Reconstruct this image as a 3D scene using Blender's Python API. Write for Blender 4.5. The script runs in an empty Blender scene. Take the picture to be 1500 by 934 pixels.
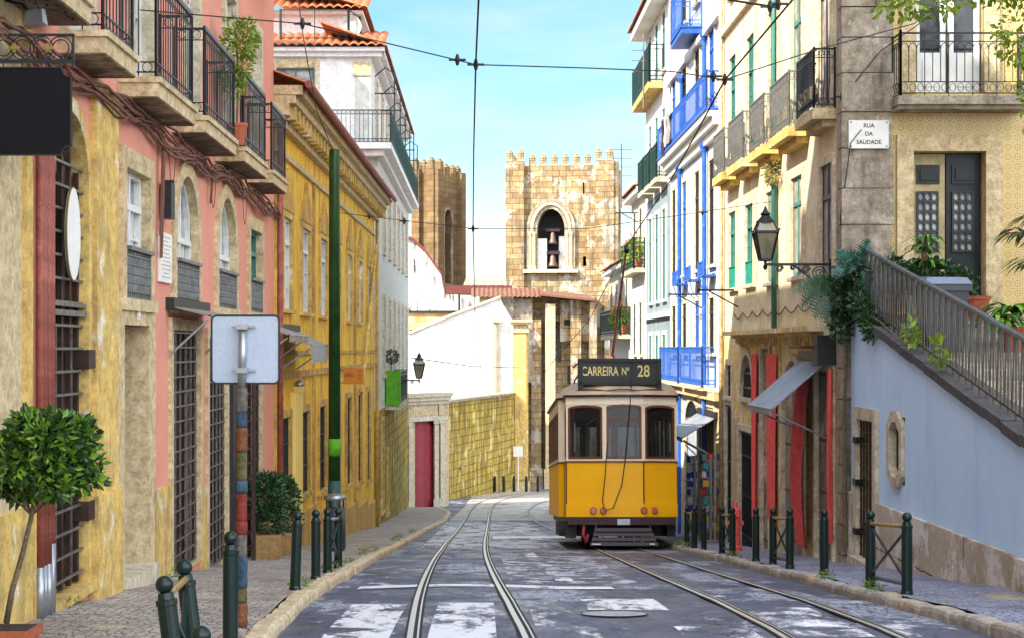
import bpy, bmesh, math, random
from mathutils import Vector, Matrix
random.seed(7)
C = bpy.context.scene.collection
R = math.radians
PI = math.pi
F0 = 2500.0      # focal length of the lens in photo pixels

# ------------------------------------------------------------ materials
MATS = {}
def _mat(name):
    m = bpy.data.materials.new(name); m.use_nodes = True
    nt = m.node_tree; b = nt.nodes['Principled BSDF']
    MATS[name] = m
    return m, nt, b
def _coord(nt, sc=(1, 1, 1)):
    tc = nt.nodes.new('ShaderNodeTexCoord'); mp = nt.nodes.new('ShaderNodeMapping')
    mp.inputs['Scale'].default_value = sc
    nt.links.new(tc.outputs['Object'], mp.inputs['Vector'])
    return mp.outputs['Vector']
def _noise(nt, v, scale, detail=6, rough=.6):
    n = nt.nodes.new('ShaderNodeTexNoise'); n.inputs['Scale'].default_value = scale
    n.inputs['Detail'].default_value = detail; n.inputs['Roughness'].default_value = rough
    nt.links.new(v, n.inputs['Vector']); return n.outputs['Fac']
def _ramp(nt, fac, a, b):
    r = nt.nodes.new('ShaderNodeMapRange'); r.inputs['From Min'].default_value = a; r.inputs['From Max'].default_value = b
    nt.links.new(fac, r.inputs['Value']); return r.outputs['Result']
def _mix(nt, fac, a, b, mode='MIX'):
    m = nt.nodes.new('ShaderNodeMix'); m.data_type = 'RGBA'; m.blend_type = mode
    if isinstance(fac, (int, float)): m.inputs['Factor'].default_value = fac
    else: nt.links.new(fac, m.inputs['Factor'])
    for k, x in (('A', a), ('B', b)):
        s = [i for i in m.inputs if i.name == k and i.type == 'RGBA'][0]
        if isinstance(x, (tuple, list)): s.default_value = (*x[:3], 1)
        else: nt.links.new(x, s)
    return [o for o in m.outputs if o.type == 'RGBA'][0]
def _bump(nt, b, h, strength, dist=.02):
    bp = nt.nodes.new('ShaderNodeBump'); bp.inputs['Strength'].default_value = strength; bp.inputs['Distance'].default_value = dist
    nt.links.new(h, bp.inputs['Height']); nt.links.new(bp.outputs['Normal'], b.inputs['Normal'])

def M(name, c1, c2=None, scale=3, rough=.8, metal=0, bump=.25, streak=None, sa=.55, sb=.75, fine=40, spec=.4, cover=None, ca=.55, cb=.62, cs=1.2):
    """painted or plain surface: two-tone noise, rain streaks, worn patches, fine bump"""
    m, nt, b = _mat(name)
    v = _coord(nt)
    c2 = c2 or tuple(x*.75 for x in c1)
    col = _mix(nt, _ramp(nt, _noise(nt, v, scale, 8, .65), .35, .68), c1, c2)
    if cover: col = _mix(nt, _ramp(nt, _noise(nt, v, cs, 9, .7), ca, cb), col, cover)
    if streak:
        v2 = _coord(nt, (1.5, 1.5, .26))
        col = _mix(nt, _ramp(nt, _noise(nt, v2, 1.6, 8, .7), sa, sb), col, streak)
    if bump:
        f = _noise(nt, v, fine, 5, .7)
        sp = _mix(nt, _ramp(nt, f, .3, .7), (.8, .8, .8), (1.1, 1.1, 1.1))
        col = _mix(nt, .6, col, sp, 'MULTIPLY')
        if bump >= .15:
            g1 = _ramp(nt, _noise(nt, v, scale*2.6, 12, .82), .40, .60)
            col = _mix(nt, min(.85, .25+bump*.9), col, _mix(nt, g1, (.50, .45, .40), (1.22, 1.22, 1.22)), 'MULTIPLY')
            pit = _ramp(nt, _noise(nt, v, 16, 10, .85), .56, .64)
            col = _mix(nt, pit, col, _mix(nt, min(1, bump*2.2), col, (.42, .38, .33), 'MULTIPLY'))
        _bump(nt, b, f, bump, .012)
    nt.links.new(col, b.inputs['Base Color'])
    b.inputs['Roughness'].default_value = rough; b.inputs['Metallic'].default_value = metal
    b.inputs['Specular IOR Level'].default_value = spec
    return m
def BR(name, c1, c2, mortar, bw=.6, bh=.3, ms=.015, rough=.9, streak=None, sa=.5, sb=.7, cover=None, ca=.5, cb=.6, bump=.6, var=None):
    """coursed stone or tile; runs along either wall direction"""
    m, nt, b = _mat(name)
    tc = nt.nodes.new('ShaderNodeTexCoord'); sx = nt.nodes.new('ShaderNodeSeparateXYZ'); nt.links.new(tc.outputs['Object'], sx.inputs[0])
    ad = nt.nodes.new('ShaderNodeMath'); ad.operation = 'ADD'; nt.links.new(sx.outputs[0], ad.inputs[0]); nt.links.new(sx.outputs[1], ad.inputs[1])
    cm = nt.nodes.new('ShaderNodeCombineXYZ'); nt.links.new(ad.outputs[0], cm.inputs[0]); nt.links.new(sx.outputs[2], cm.inputs[1])
    n = _noise(nt, tc.outputs['Object'], 3.0, 4)
    w = nt.nodes.new('ShaderNodeVectorMath'); w.operation = 'SCALE'; w.inputs['Scale'].default_value = .035
    nz = nt.nodes.new('ShaderNodeTexNoise'); nz.inputs['Scale'].default_value = 4; nt.links.new(tc.outputs['Object'], nz.inputs['Vector'])
    nt.links.new(nz.outputs['Color'], w.inputs[0])
    av = nt.nodes.new('ShaderNodeVectorMath'); nt.links.new(cm.outputs[0], av.inputs[0]); nt.links.new(w.outputs[0], av.inputs[1])
    br = nt.nodes.new('ShaderNodeTexBrick'); br.inputs['Scale'].default_value = 1
    br.inputs['Brick Width'].default_value = bw; br.inputs['Row Height'].default_value = bh; br.inputs['Mortar Size'].default_value = ms
    br.inputs['Color1'].default_value = (*c1, 1); br.inputs['Color2'].default_value = (*c2, 1); br.inputs['Mortar'].default_value = (*mortar, 1)
    br.inputs['Mortar Smooth'].default_value = .4; br.inputs['Bias'].default_value = 0
    nt.links.new(av.outputs[0], br.inputs['Vector'])
    col = br.outputs['Color']
    col = _mix(nt, _ramp(nt, _noise(nt, tc.outputs['Object'], 1.1, 7, .7), .35, .7), col, _mix(nt, 1.0, col, var or (.62, .55, .42), 'MULTIPLY'))
    if cover: col = _mix(nt, _ramp(nt, _noise(nt, tc.outputs['Object'], .8, 9, .75), ca, cb), col, cover)
    if streak:
        v2 = _coord(nt, (2.5, 2.5, .25)); col = _mix(nt, _ramp(nt, _noise(nt, v2, 1.3, 8, .7), sa, sb), col, streak)
    f = _noise(nt, tc.outputs['Object'], 25, 6, .7)
    col = _mix(nt, .5, col, _mix(nt, _ramp(nt, f, .3, .7), (.7, .7, .7), (1.15, 1.15, 1.15)), 'MULTIPLY')
    mm = nt.nodes.new('ShaderNodeMath'); mm.operation = 'MULTIPLY_ADD'; mm.inputs[1].default_value = -1.2; nt.links.new(br.outputs['Fac'], mm.inputs[0]); nt.links.new(f, mm.inputs[2])
    _bump(nt, b, mm.outputs[0], bump, .02)
    nt.links.new(col, b.inputs['Base Color']); b.inputs['Roughness'].default_value = rough; b.inputs['Specular IOR Level'].default_value = .25
    return m
def COB(name, c1, c2, gap, scale=13, rough=.55, patch=None, pa=.5, pb=.6, stretch=(1, 1, 1)):
    """small set stones underfoot"""
    m, nt, b = _mat(name)
    v = _coord(nt, stretch)
    vo = nt.nodes.new('ShaderNodeTexVoronoi'); vo.feature = 'DISTANCE_TO_EDGE'; vo.inputs['Scale'].default_value = scale; vo.inputs['Randomness'].default_value = .7
    vc = nt.nodes.new('ShaderNodeTexVoronoi'); vc.inputs['Scale'].default_value = scale; vc.inputs['Randomness'].default_value = .7
    nt.links.new(v, vo.inputs['Vector']); nt.links.new(v, vc.inputs['Vector'])
    sp = nt.nodes.new('ShaderNodeSeparateColor'); nt.links.new(vc.outputs['Color'], sp.inputs[0])
    col = _mix(nt, sp.outputs[0], c1, c2)
    col = _mix(nt, _ramp(nt, vo.outputs['Distance'], .015, .09), gap, col)
    col = _mix(nt, _ramp(nt, _noise(nt, v, 1.1, 8, .7), .38, .65), col, _mix(nt, 1., col, (.62, .58, .55), 'MULTIPLY'))
    if patch: col = _mix(nt, _ramp(nt, _noise(nt, v, .55, 8, .65), pa, pb), col, patch)
    _bump(nt, b, _ramp(nt, vo.outputs['Distance'], 0, .12), .8, .015)
    nt.links.new(col, b.inputs['Base Color']); b.inputs['Roughness'].default_value = rough
    return m

STONE = M('limestone', (.64, .53, .33), (.50, .39, .21), 3, .85, bump=.6, streak=(.22, .17, .10), sa=.60, sb=.8, fine=22)
STONE_P = M('pale_limestone', (.66, .60, .47), (.50, .43, .30), 3, .85, bump=.5, streak=(.25, .21, .16), sa=.58, sb=.78, fine=22)
STONE_Y = M('yellow_limestone', (.72, .50, .14), (.50, .36, .13), 2, .85, bump=.5, streak=(.26, .19, .09), sa=.54, sb=.72, fine=22, cover=(.74, .68, .52), ca=.58, cb=.64, cs=1.6)
STONE_D = M('weathered_stone', (.38, .33, .26), (.23, .195, .15), 2.2, .9, bump=.8, streak=(.09, .075, .055), sa=.52, sb=.7, fine=18, cover=(.55, .50, .42), ca=.56, cb=.63)
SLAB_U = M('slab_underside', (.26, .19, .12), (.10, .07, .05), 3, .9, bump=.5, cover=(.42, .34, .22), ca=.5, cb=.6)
PINK = M('pink_plaster', (.68, .29, .21), (.60, .24, .17), 1.1, .85, bump=.14, streak=(.34, .14, .09), sa=.56, sb=.78, fine=60)
YEL = M('ochre_plaster', (.88, .57, .05), (.76, .44, .04), 1.6, .85, bump=.15, streak=(.26, .15, .04), sa=.50, sb=.72, fine=50)
YEL_B = M('old_ochre_plaster', (.68, .44, .10), (.48, .30, .09), 2, .9, bump=.4, streak=(.20, .14, .07), sa=.48, sb=.7, fine=40)
YEL_L = M('lit_tone_yellow_paint', (.86, .66, .20), (.82, .62, .18), 2, .8, bump=.1)  # lit look of the panel put into a paler yellow
WHITE = M('white_plaster', (.80, .80, .80), (.74, .74, .74), 1.6, .85, bump=.2, streak=(.50, .49, .48), sa=.62, sb=.85, fine=50)
WHITE_ST = M('stained_whitewash', (.66, .65, .63), (.55, .54, .51), .8, .9, bump=.3, streak=(.05, .05, .045), sa=.50, sb=.60)
GREYW = M('grey_plaster', (.62, .63, .58), (.50, .51, .48), 1.6, .85, bump=.2, streak=(.34, .33, .29), sa=.55, sb=.8)
CREAM = M('cream_plaster', (.68, .62, .46), (.60, .52, .32), 1.2, .85, bump=.25, streak=(.46, .32, .10), sa=.54, sb=.76, fine=50)
OCHS = M('ochre_stained_plaster', (.72, .56, .24), (.60, .42, .15), 2, .88, bump=.35, streak=(.28, .20, .10), sa=.52, sb=.75, fine=40, cover=(.74, .68, .50), ca=.5, cb=.6)
PALEB = M('pale_blue_plaster', (.50, .56, .68), (.42, .48, .60), 1.4, .85, bump=.2, streak=(.30, .35, .44), sa=.56, sb=.78)
TEAL = M('shaded_grey_blue_plaster', (.24, .31, .36), (.18, .24, .28), 1.4, .85, bump=.2, streak=(.22, .24, .22), sa=.55, sb=.75)  # grey-blue darkened further, shade on the lower front put into the colour
BLUEW = M('sky_blue_limewash', (.55, .75, .98), (.46, .67, .96), .7, .85, bump=.12, streak=(.40, .56, .84), sa=.54, sb=.80, fine=60, cover=(.64, .80, .98), ca=.52, cb=.75, cs=.6)
PLINTH = BR('plinth_slabs', (.60, .53, .45), (.48, .41, .34), (.12, .10, .08), 2.2, 2.6, .012, .85, streak=(.20, .15, .11), sa=.58, sb=.74, cover=(.72, .68, .62), ca=.50, cb=.56, bump=.9)
RUBBLE = BR('yellow_rubble_wall', (.70, .50, .09), (.48, .34, .07), (.24, .17, .05), .66, .42, .03, .9, streak=(.17, .12, .03), sa=.44, sb=.60, cover=(.74, .60, .24), ca=.54, cb=.60, bump=1.)
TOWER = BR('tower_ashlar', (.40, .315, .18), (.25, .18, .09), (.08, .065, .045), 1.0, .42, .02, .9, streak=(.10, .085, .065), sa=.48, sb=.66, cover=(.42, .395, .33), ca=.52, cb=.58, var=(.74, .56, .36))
TOWER_D = BR('shaded_tower_ashlar', (.25, .175, .09), (.16, .11, .055), (.10, .08, .05), 1.0, .42, .02, .9, streak=(.12, .09, .06), sa=.5, sb=.7, var=(.7, .55, .35))  # darker copy of the tower stone, shade put into its colour
TILE = M('clay_roof_tile', (.50, .14, .05), (.30, .10, .05), 6, .85, bump=.3, cover=(.55, .32, .14), ca=.55, cb=.65, cs=4)
TILE_B = M('sooty_brown_tile', (.22, .09, .05), (.13, .07, .05), 5, .85, bump=.3, cover=(.40, .20, .12), ca=.56, cb=.66, cs=3)
TILE_D = M('dark_red_roof', (.16, .035, .03), (.10, .03, .03), 3, .8)
IRON = M('black_iron', (.007, .010, .014), (.014, .018, .022), 8, .4, .1, bump=.05, spec=.4)
IRON_R = M('worn_grey_iron', (.20, .21, .20), (.10, .10, .10), 9, .5, .3, bump=.1)
GRILLE = M('rusty_brown_iron', (.028, .013, .011), (.06, .028, .022), 9, .5, .2, bump=.1)
GRILLE_L = M('weathered_silver_iron', (.22, .21, .20), (.07, .065, .06), 9, .45, .4, bump=.1)
GREENI = M('dark_green_iron', (.005, .026, .022), (.012, .045, .035), 8, .4, .2, bump=.05)
BOLL = M('bottle_green_enamel', (.003, .013, .010), (.006, .02, .016), 10, .28, .0, bump=.04, spec=.35, cover=(.10, .12, .12), ca=.68, cb=.7, cs=14)
BLUEI = M('cobalt_paint', (.010, .075, .40), (.03, .13, .46), 6, .45, .0, bump=.1, spec=.4, cover=(.18, .26, .55), ca=.62, cb=.68, cs=5)
RUST = M('rust_red_pipe', (.30, .075, .05), (.17, .05, .035), 5, .6, bump=.2, cover=(.45, .14, .10), ca=.5, cb=.65, cs=3)
CABLE = M('old_brown_cable', (.20, .075, .045), (.09, .05, .04), 7, .7, bump=.1)
CABLE_B = M('black_cable', (.012, .012, .014), rough=.6, bump=0)
ALU = M('brushed_aluminium', (.42, .49, .60), (.38, .45, .56), 4, .42, .35, bump=.03)
STEEL = M('galvanised_steel', (.40, .42, .44), (.28, .30, .33), 6, .35, .7, bump=.05)
PAINTG = M('green_window_paint', (.03, .15, .13), (.05, .20, .17), 5, .5, bump=.08)
PAINTW = M('white_window_paint', (.74, .75, .72), (.60, .61, .58), 5, .5, bump=.1)
PAINTN = M('navy_window_paint', (.012, .02, .06), rough=.4, bump=.05)
GREY_D = M('dark_grey_paint', (.018, .019, .021), (.012, .012, .014), 5, .5, bump=.08)
REDDOOR = M('oxblood_door_paint', (.34, .03, .045), (.24, .03, .035), 4, .55, bump=.1)
CURTAIN = M('red_banner_cloth', (.80, .12, .11), (.66, .08, .08), 3, .85, bump=.15)
TERRA = M('terracotta', (.42, .11, .05), (.30, .09, .05), 6, .85, bump=.3)
WOOD = M('sun_bleached_wood', (.42, .26, .10), (.28, .17, .07), 4, .8, bump=.4)
BARK = M('bark', (.20, .14, .08), (.10, .08, .05), 12, .9, bump=.8)
SOIL = M('soil', (.05, .035, .025), rough=1)
SIGNB = M('black_sign_board', (.004, .0035, .006), (.005, .0045, .007), 4, .6, bump=.02, spec=.15)
GOLD = M('gilt_bronze', (.30, .24, .06), (.18, .13, .04), 12, .4, .6, bump=.1)
ORANGE = M('orange_sign_enamel', (.55, .20, .01), rough=.5, bump=.05)
LIME = M('lime_green_cloth', (.12, .42, .02), (.07, .30, .015), 4, .8, bump=.2)
MARBLE = M('white_marble_plaque', (.78, .77, .73), (.66, .65, .62), 4, .4, bump=.05, cover=(.5, .45, .35), ca=.66, cb=.74)
CANVAS = M('dusty_awning_canvas', (.34, .30, .27), (.20, .17, .15), 3, .8, bump=.15)
CANVAS_L = M('grey_awning_canvas', (.34, .36, .40), (.22, .23, .26), 2, .45, .3, bump=.08)
TY = M('tram_yellow', (.95, .49, .008), (.90, .43, .007), 1.6, .38, bump=.0, spec=.25)
TWH = M('tram_ivory', (.86, .78, .62), (.78, .68, .52), 2, .4, bump=.0)
TBR = M('tram_varnished_wood', (.16, .05, .018), (.10, .035, .012), 5, .35, bump=.05)
TMAR = M('tram_maroon', (.04, .008, .012), (.028, .007, .01), 5, .45, bump=.05)
TROOF = M('tram_roof_paint', (.50, .40, .24), (.30, .26, .24), 2.5, .5, bump=.1, streak=(.18, .16, .15))
TUND = M('greasy_underframe', (.016, .014, .014), (.035, .03, .028), 6, .6, bump=.1)
TSLAT = M('plum_slats', (.022, .012, .024), (.012, .008, .012), 6, .5, bump=.05)
REDL = M('red_lamp_lens', (.50, .02, .01), rough=.15, bump=0)
AMBL = M('amber_lamp_lens', (.62, .10, .02), rough=.15, bump=0)
CREAML = M('gold_lettering', (.80, .70, .28), rough=.5, bump=0)
BINK = M('sign_ink', (.03, .03, .035), rough=.6, bump=0)
BRONZE = M('bell_bronze', (.12, .13, .12), (.22, .10, .07), 3, .5, .6)
DARK = M('unlit_interior', (.012, .012, .013), rough=.9, bump=0)
BIN = M('bin_plastic', (.03, .035, .045), (.04, .045, .055), 5, .35, bump=.03)
BINL = M('bin_lid_plastic', (.16, .20, .28), rough=.35, bump=.03)
COLR = [M('souvenir_' + n, c, rough=.6, bump=0) for n, c in (('red', (.5, .03, .03)), ('blue', (.03, .09, .5)), ('white', (.7, .7, .68)), ('yellow', (.7, .45, .04)), ('teal', (.05, .3, .3)))]

def GL(name, c, rough=.06, c2=None):
    m, nt, b = _mat(name)
    v = _coord(nt); col = _mix(nt, _ramp(nt, _noise(nt, v, 1.7, 5), .42, .6), c, c2 or tuple(x*2.2 for x in c))
    nt.links.new(col, b.inputs['Base Color']); b.inputs['Roughness'].default_value = rough; b.inputs['Specular IOR Level'].default_value = .5
    return m
GLASS = GL('window_glass', (.008, .010, .014))
GLASS_C = GL('curtained_glass', (.10, .11, .12), .1, (.42, .43, .40))
m, nt, b = _mat('tram_glass'); b.inputs['Base Color'].default_value = (.02, .022, .026, 1); b.inputs['Roughness'].default_value = .04; b.inputs['Specular IOR Level'].default_value = .6
tr_ = nt.nodes.new('ShaderNodeBsdfTransparent'); tr_.inputs['Color'].default_value = (.62, .66, .68, 1); mx_ = nt.nodes.new('ShaderNodeMixShader'); mx_.inputs[0].default_value = .42
nt.links.new(tr_.outputs[0], mx_.inputs[1]); nt.links.new(b.outputs[0], mx_.inputs[2]); nt.links.new(mx_.outputs[0], nt.nodes['Material Output'].inputs['Surface']); GLASS_T = m
GLASS_L = GL('lantern_glass', (.14, .125, .08), .12, (.26, .23, .15))

def LEAF(name, a, b_, tr=.25):
    m, nt, b = _mat(name)
    g = nt.nodes.new('ShaderNodeNewGeometry')
    pw = nt.nodes.new('ShaderNodeMath'); pw.operation = 'POWER'; pw.inputs[1].default_value = 2.2; nt.links.new(g.outputs['Random Per Island'], pw.inputs[0])
    col = _mix(nt, pw.outputs[0], a, b_)
    pass
    nt.links.new(col, b.inputs['Base Color']); b.inputs['Roughness'].default_value = .38; b.inputs['Specular IOR Level'].default_value = .5
    t = nt.nodes.new('ShaderNodeBsdfTranslucent'); nt.links.new(col, t.inputs['Color'])
    mx = nt.nodes.new('ShaderNodeMixShader'); mx.inputs[0].default_value = tr
    nt.links.new(b.outputs[0], mx.inputs[1]); nt.links.new(t.outputs[0], mx.inputs[2])
    nt.links.new(mx.outputs[0], nt.nodes['Material Output'].inputs['Surface'])
    return m
LF_B = LEAF('bright_leaf', (.03, .13, .015), (.20, .42, .035))
LF_D = LEAF('dark_leaf', (.012, .045, .014), (.04, .11, .03), .12)
LF_Y = LEAF('yellow_green_leaf', (.12, .24, .02), (.34, .40, .04), .35)
LF_T = LEAF('blue_green_frond', (.015, .09, .06), (.07, .22, .18), .2)

# ------------------------------------------------------------ mesh builder
class MB:
    def __init__(s): s.v = []; s.f = []; s.sm = False
    def add(s, vs, fs):
        o = len(s.v); s.v += [tuple(p) for p in vs]; s.f += [tuple(i+o for i in f) for f in fs]
    def hexa(s, p):      # p: 8 points, bottom ring 0-3, top ring 4-7
        s.add(p, [(0, 3, 2, 1), (4, 5, 6, 7), (0, 1, 5, 4), (1, 2, 6, 5), (2, 3, 7, 6), (3, 0, 4, 7)])
    def box(s, x0, x1, y0, y1, z0, z1):
        s.hexa([(x0, y0, z0), (x1, y0, z0), (x1, y1, z0), (x0, y1, z0), (x0, y0, z1), (x1, y0, z1), (x1, y1, z1), (x0, y1, z1)])
    def tube(s, pts, r, n=6, r2=None, cap=True):
        pts = [Vector(p) for p in pts]; o = len(s.v); m = len(pts); up = None
        for i, p in enumerate(pts):
            d = (pts[min(i+1, m-1)]-pts[max(i-1, 0)])
            if d.length < 1e-9: d = Vector((0, 0, 1))
            d.normalize()
            if up is None: up = Vector((0, 0, 1)) if abs(d.z) < .9 else Vector((1, 0, 0))
            a = d.cross(up)
            if a.length < 1e-4: a = d.cross(Vector((1, 0, 0)))
            a.normalize(); b = a.cross(d).normalized(); up = b
            rr = r if r2 is None else r+(r2-r)*i/max(m-1, 1)
            for k in range(n):
                t = 2*PI*(k+.5)/n; q = p+a*math.cos(t)*rr+b*math.sin(t)*rr; s.v.append(tuple(q))
        for i in range(m-1):
            for k in range(n):
                s.f.append((o+i*n+k, o+i*n+(k+1) % n, o+(i+1)*n+(k+1) % n, o+(i+1)*n+k))
        if cap:
            s.f.append(tuple(o+k for k in range(n))[::-1]); s.f.append(tuple(o+(m-1)*n+k for k in range(n)))
    def lathe(s, prof, c=(0, 0, 0), n=16, rot0=0):
        o = len(s.v)
        for r, z in prof:
            for k in range(n):
                t = 2*PI*k/n+rot0; s.v.append((c[0]+r*math.cos(t), c[1]+r*math.sin(t), c[2]+z))
        for i in range(len(prof)-1):
            for k in range(n): s.f.append((o+i*n+k, o+i*n+(k+1) % n, o+(i+1)*n+(k+1) % n, o+(i+1)*n+k))
        s.f.append(tuple(o+k for k in range(n))[::-1]); s.f.append(tuple(o+(len(prof)-1)*n+k for k in range(n)))
    def ball(s, c, r, n=14, rz=None):
        rz = rz or r
        s.lathe([(max(r*math.sin(PI*i/8), .0005), -rz*math.cos(PI*i/8)) for i in range(9)], c, n)
    def prism(s, poly, fn0, fn1):   # poly of 2D points mapped by fn0 / fn1 to 3D
        n = len(poly); a = [fn0(*p) for p in poly]; b = [fn1(*p) for p in poly]
        s.add(a+b, [tuple(range(n))[::-1], tuple(range(n, 2*n))]+[(i, (i+1) % n, n+(i+1) % n, n+i) for i in range(n)])
    def fbox(s, F, s0, s1, z0, z1, d0, d1):
        p = F.pt
        s.hexa([p(s0, z0, d1), p(s1, z0, d1), p(s1, z0, d0), p(s0, z0, d0), p(s0, z1, d1), p(s1, z1, d1), p(s1, z1, d0), p(s0, z1, d0)])
    def ring(s, F, s0, s1, z0, z1, w, d0, d1, arch=False, bottom=True, lin=0):
        """stone or wooden surround around an opening"""
        if not arch:
            s.fbox(F, s0-w, s0, z0, z1, d0, d1); s.fbox(F, s1, s1+w, z0, z1, d0, d1); s.fbox(F, s0-w, s1+w, z1, z1+w, d0, d1)
        else:
            r = (s1-s0)/2; rz = arch if not isinstance(arch, bool) else r; c = (s0+s1)/2; zs = z1-rz
            s.fbox(F, s0-w, s0, z0, zs, d0, d1); s.fbox(F, s1, s1+w, z0, zs, d0, d1)
            N = 14
            for i in range(N):
                t0 = PI*i/N; t1 = PI*(i+1)/N
                q = []
                for d in (d1, d0):
                    q.append([F.pt(c-(r)*math.cos(t), zs+rz*math.sin(t), d) for t in (t0, t1)]+[F.pt(c-(r+w)*math.cos(t), zs+(rz+w)*math.sin(t), d) for t in (t1, t0)])
                s.hexa([*q[0], *q[1]])
        if lin:
            e = .004
            if not arch:
                s.fbox(F, s0, s0+e, z0, z1, -lin, d1-.01); s.fbox(F, s1-e, s1, z0, z1, -lin, d1-.01); s.fbox(F, s0+e, s1-e, z1-e, z1, -lin, d1-.01)
            else:
                s.fbox(F, s0, s0+e, z0, zs, -lin, d1-.01); s.fbox(F, s1-e, s1, z0, zs, -lin, d1-.01)
                for i in range(N):
                    t0 = PI*i/N; t1 = PI*(i+1)/N; ra = r-e; rb = rz-e
                    s.add([F.pt(c-ra*math.cos(t), zs+rb*math.sin(t), d) for t, d in ((t0, d1-.01), (t1, d1-.01), (t1, -lin), (t0, -lin))], [(0, 1, 2, 3)])
            s.fbox(F, s0, s1, z0-.01, z0+e, -lin, d1-.01)
        if bottom: s.fbox(F, s0-w*1.15, s1+w*1.15, z0-w*.6, z0, d0, d1+.04)
    def wall(s, F, s0, s1, z0, z1, ops, dep=.25):
        """facade face with real openings; ops: (s0,s1,z0,z1,arch)"""
        S = sorted({s0, s1, *[o[0] for o in ops], *[o[1] for o in ops]}); Z = sorted({z0, z1, *[o[2] for o in ops], *[o[3] for o in ops]})
        p = F.pt
        for i in range(len(S)-1):
            for j in range(len(Z)-1):
                cs = (S[i]+S[i+1])/2; cz = (Z[j]+Z[j+1])/2
                if any(o[0] < cs < o[1] and o[2] < cz < o[3] for o in ops): continue
                s.add([p(S[i], Z[j], 0), p(S[i+1], Z[j], 0), p(S[i+1], Z[j+1], 0), p(S[i], Z[j+1], 0)], [(0, 1, 2, 3)])
        for o in ops:
            a, b, c, d = o[:4]; arch = o[4] if len(o) > 4 else None
            top = d if not arch else d-(arch if not isinstance(arch, bool) else (b-a)/2)
            qs = [((a, c), (a, top)), ((b, c), (b, top)), ((a, c), (b, c))]
            if not arch: qs.append(((a, d), (b, d)))
            else:
                N = 14; r = (b-a)/2; rz = d-top; m = (a+b)/2
                arc = [(m-r*math.cos(PI*i/N), top+rz*math.sin(PI*i/N)) for i in range(N+1)]
                for i in range(N):
                    qs.append((arc[i], arc[i+1]))
                    s.add([p(*arc[i], 0), p(*arc[i+1], 0), p(arc[i+1][0], d, 0), p(arc[i][0], d, 0)], [(0, 1, 2, 3)])
            for (u, v) in qs: s.add([p(*u, 0), p(*v, 0), p(*v, -dep), p(*u, -dep)], [(0, 1, 2, 3)])
        # building body behind the face
    def body(s, F, s0, s1, z0, z1, d0, d1):
        s.fbox(F, s0, s1, z0, z1, d1, d0)
class Fr:       # wall running away from the camera: s is the distance along the street
    def __init__(s, x0, k=0, y0=0, sgn=1): s.x0 = x0; s.k = k; s.y0 = y0; s.sgn = sgn
    def pt(s, a, z, d): return (s.x0+s.k*(a-s.y0)+s.sgn*d, a, z)
class Fx:       # wall across the view: s is world x
    def __init__(s, y0, k=0, x0=0): s.y0 = y0; s.k = k; s.x0 = x0
    def pt(s, a, z, d): return (a, s.y0+s.k*(a-s.x0)-d, z)
class Pl:       # any plan line p0 -> p1, outward normal to its right
    def __init__(s, p0, p1):
        s.p = Vector((*p0, 0)); u = Vector((p1[0]-p0[0], p1[1]-p0[1], 0)); s.L = u.length; s.u = u.normalized(); s.n = Vector((s.u.y, -s.u.x, 0))
    def pt(s, a, z, d): q = s.p+s.u*a+s.n*d; return (q.x, q.y, z)

class T:        # a thing: an Empty at its base
    def __init__(s, name, label, cat, loc, group=None, local=False, kind=None):
        o = bpy.data.objects.new(name, None); C.objects.link(o); o.location = loc; o.empty_display_size = .1
        s.o = o; s.loc = Vector((0, 0, 0)) if local else Vector(loc)
        o['label'] = label; o['category'] = cat
        if group: o['group'] = group
        if kind: o['kind'] = kind
    def part(s, name, mb, mat, par=None, label=None, smooth=False):
        o = mesh(name, mb, mat, s.loc, smooth); o.parent = par or s.o
        if label: o['label'] = label
        return o
def mesh(name, mb, mat, off=Vector((0, 0, 0)), smooth=False):
    me = bpy.data.meshes.new(name)
    me.from_pydata([(v[0]-off[0], v[1]-off[1], v[2]-off[2]) for v in mb.v], [], mb.f)
    bm = bmesh.new(); bm.from_mesh(me); bmesh.ops.recalc_face_normals(bm, faces=bm.faces); bm.to_mesh(me); bm.free()
    me.materials.append(mat)
    if smooth:
        for p in me.polygons: p.use_smooth = True
    o = bpy.data.objects.new(name, me); C.objects.link(o); return o
def solo(name, mb, mat, loc, label=None, cat=None, group=None, kind=None, smooth=False):
    o = mesh(name, mb, mat, Vector(loc), smooth); o.location = loc
    if label: o['label'] = label
    if cat: o['category'] = cat
    if group: o['group'] = group
    if kind: o['kind'] = kind
    return o
def dup(o, par=None):
    c = o.copy(); C.objects.link(c)
    if par: c.parent = par
    for ch in list(o.children): dup(ch, c)
    return c
def text(t, name, s, size, mat, mtx, ext=.003, par=None, align='CENTER', squash=1):
    cu = bpy.data.curves.new(name, 'FONT'); cu.body = s; cu.size = size; cu.align_x = align; cu.align_y = 'CENTER'; cu.extrude = ext; cu.offset = size*.012
    tmp = bpy.data.objects.new('tmp', cu); C.objects.link(tmp)
    me = bpy.data.meshes.new_from_object(tmp.evaluated_get(bpy.context.evaluated_depsgraph_get())); bpy.data.objects.remove(tmp)
    me.transform(Matrix.Diagonal((squash, 1, 1, 1))); me.transform(mtx); me.transform(Matrix.Translation(-t.loc))
    me.materials.clear(); me.materials.append(mat)
    o = bpy.data.objects.new(name, me); C.objects.link(o); o.parent = par or t.o; return o
UP = Matrix.Rotation(PI/2, 4, 'X')     # text facing the camera (-Y)

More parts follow.
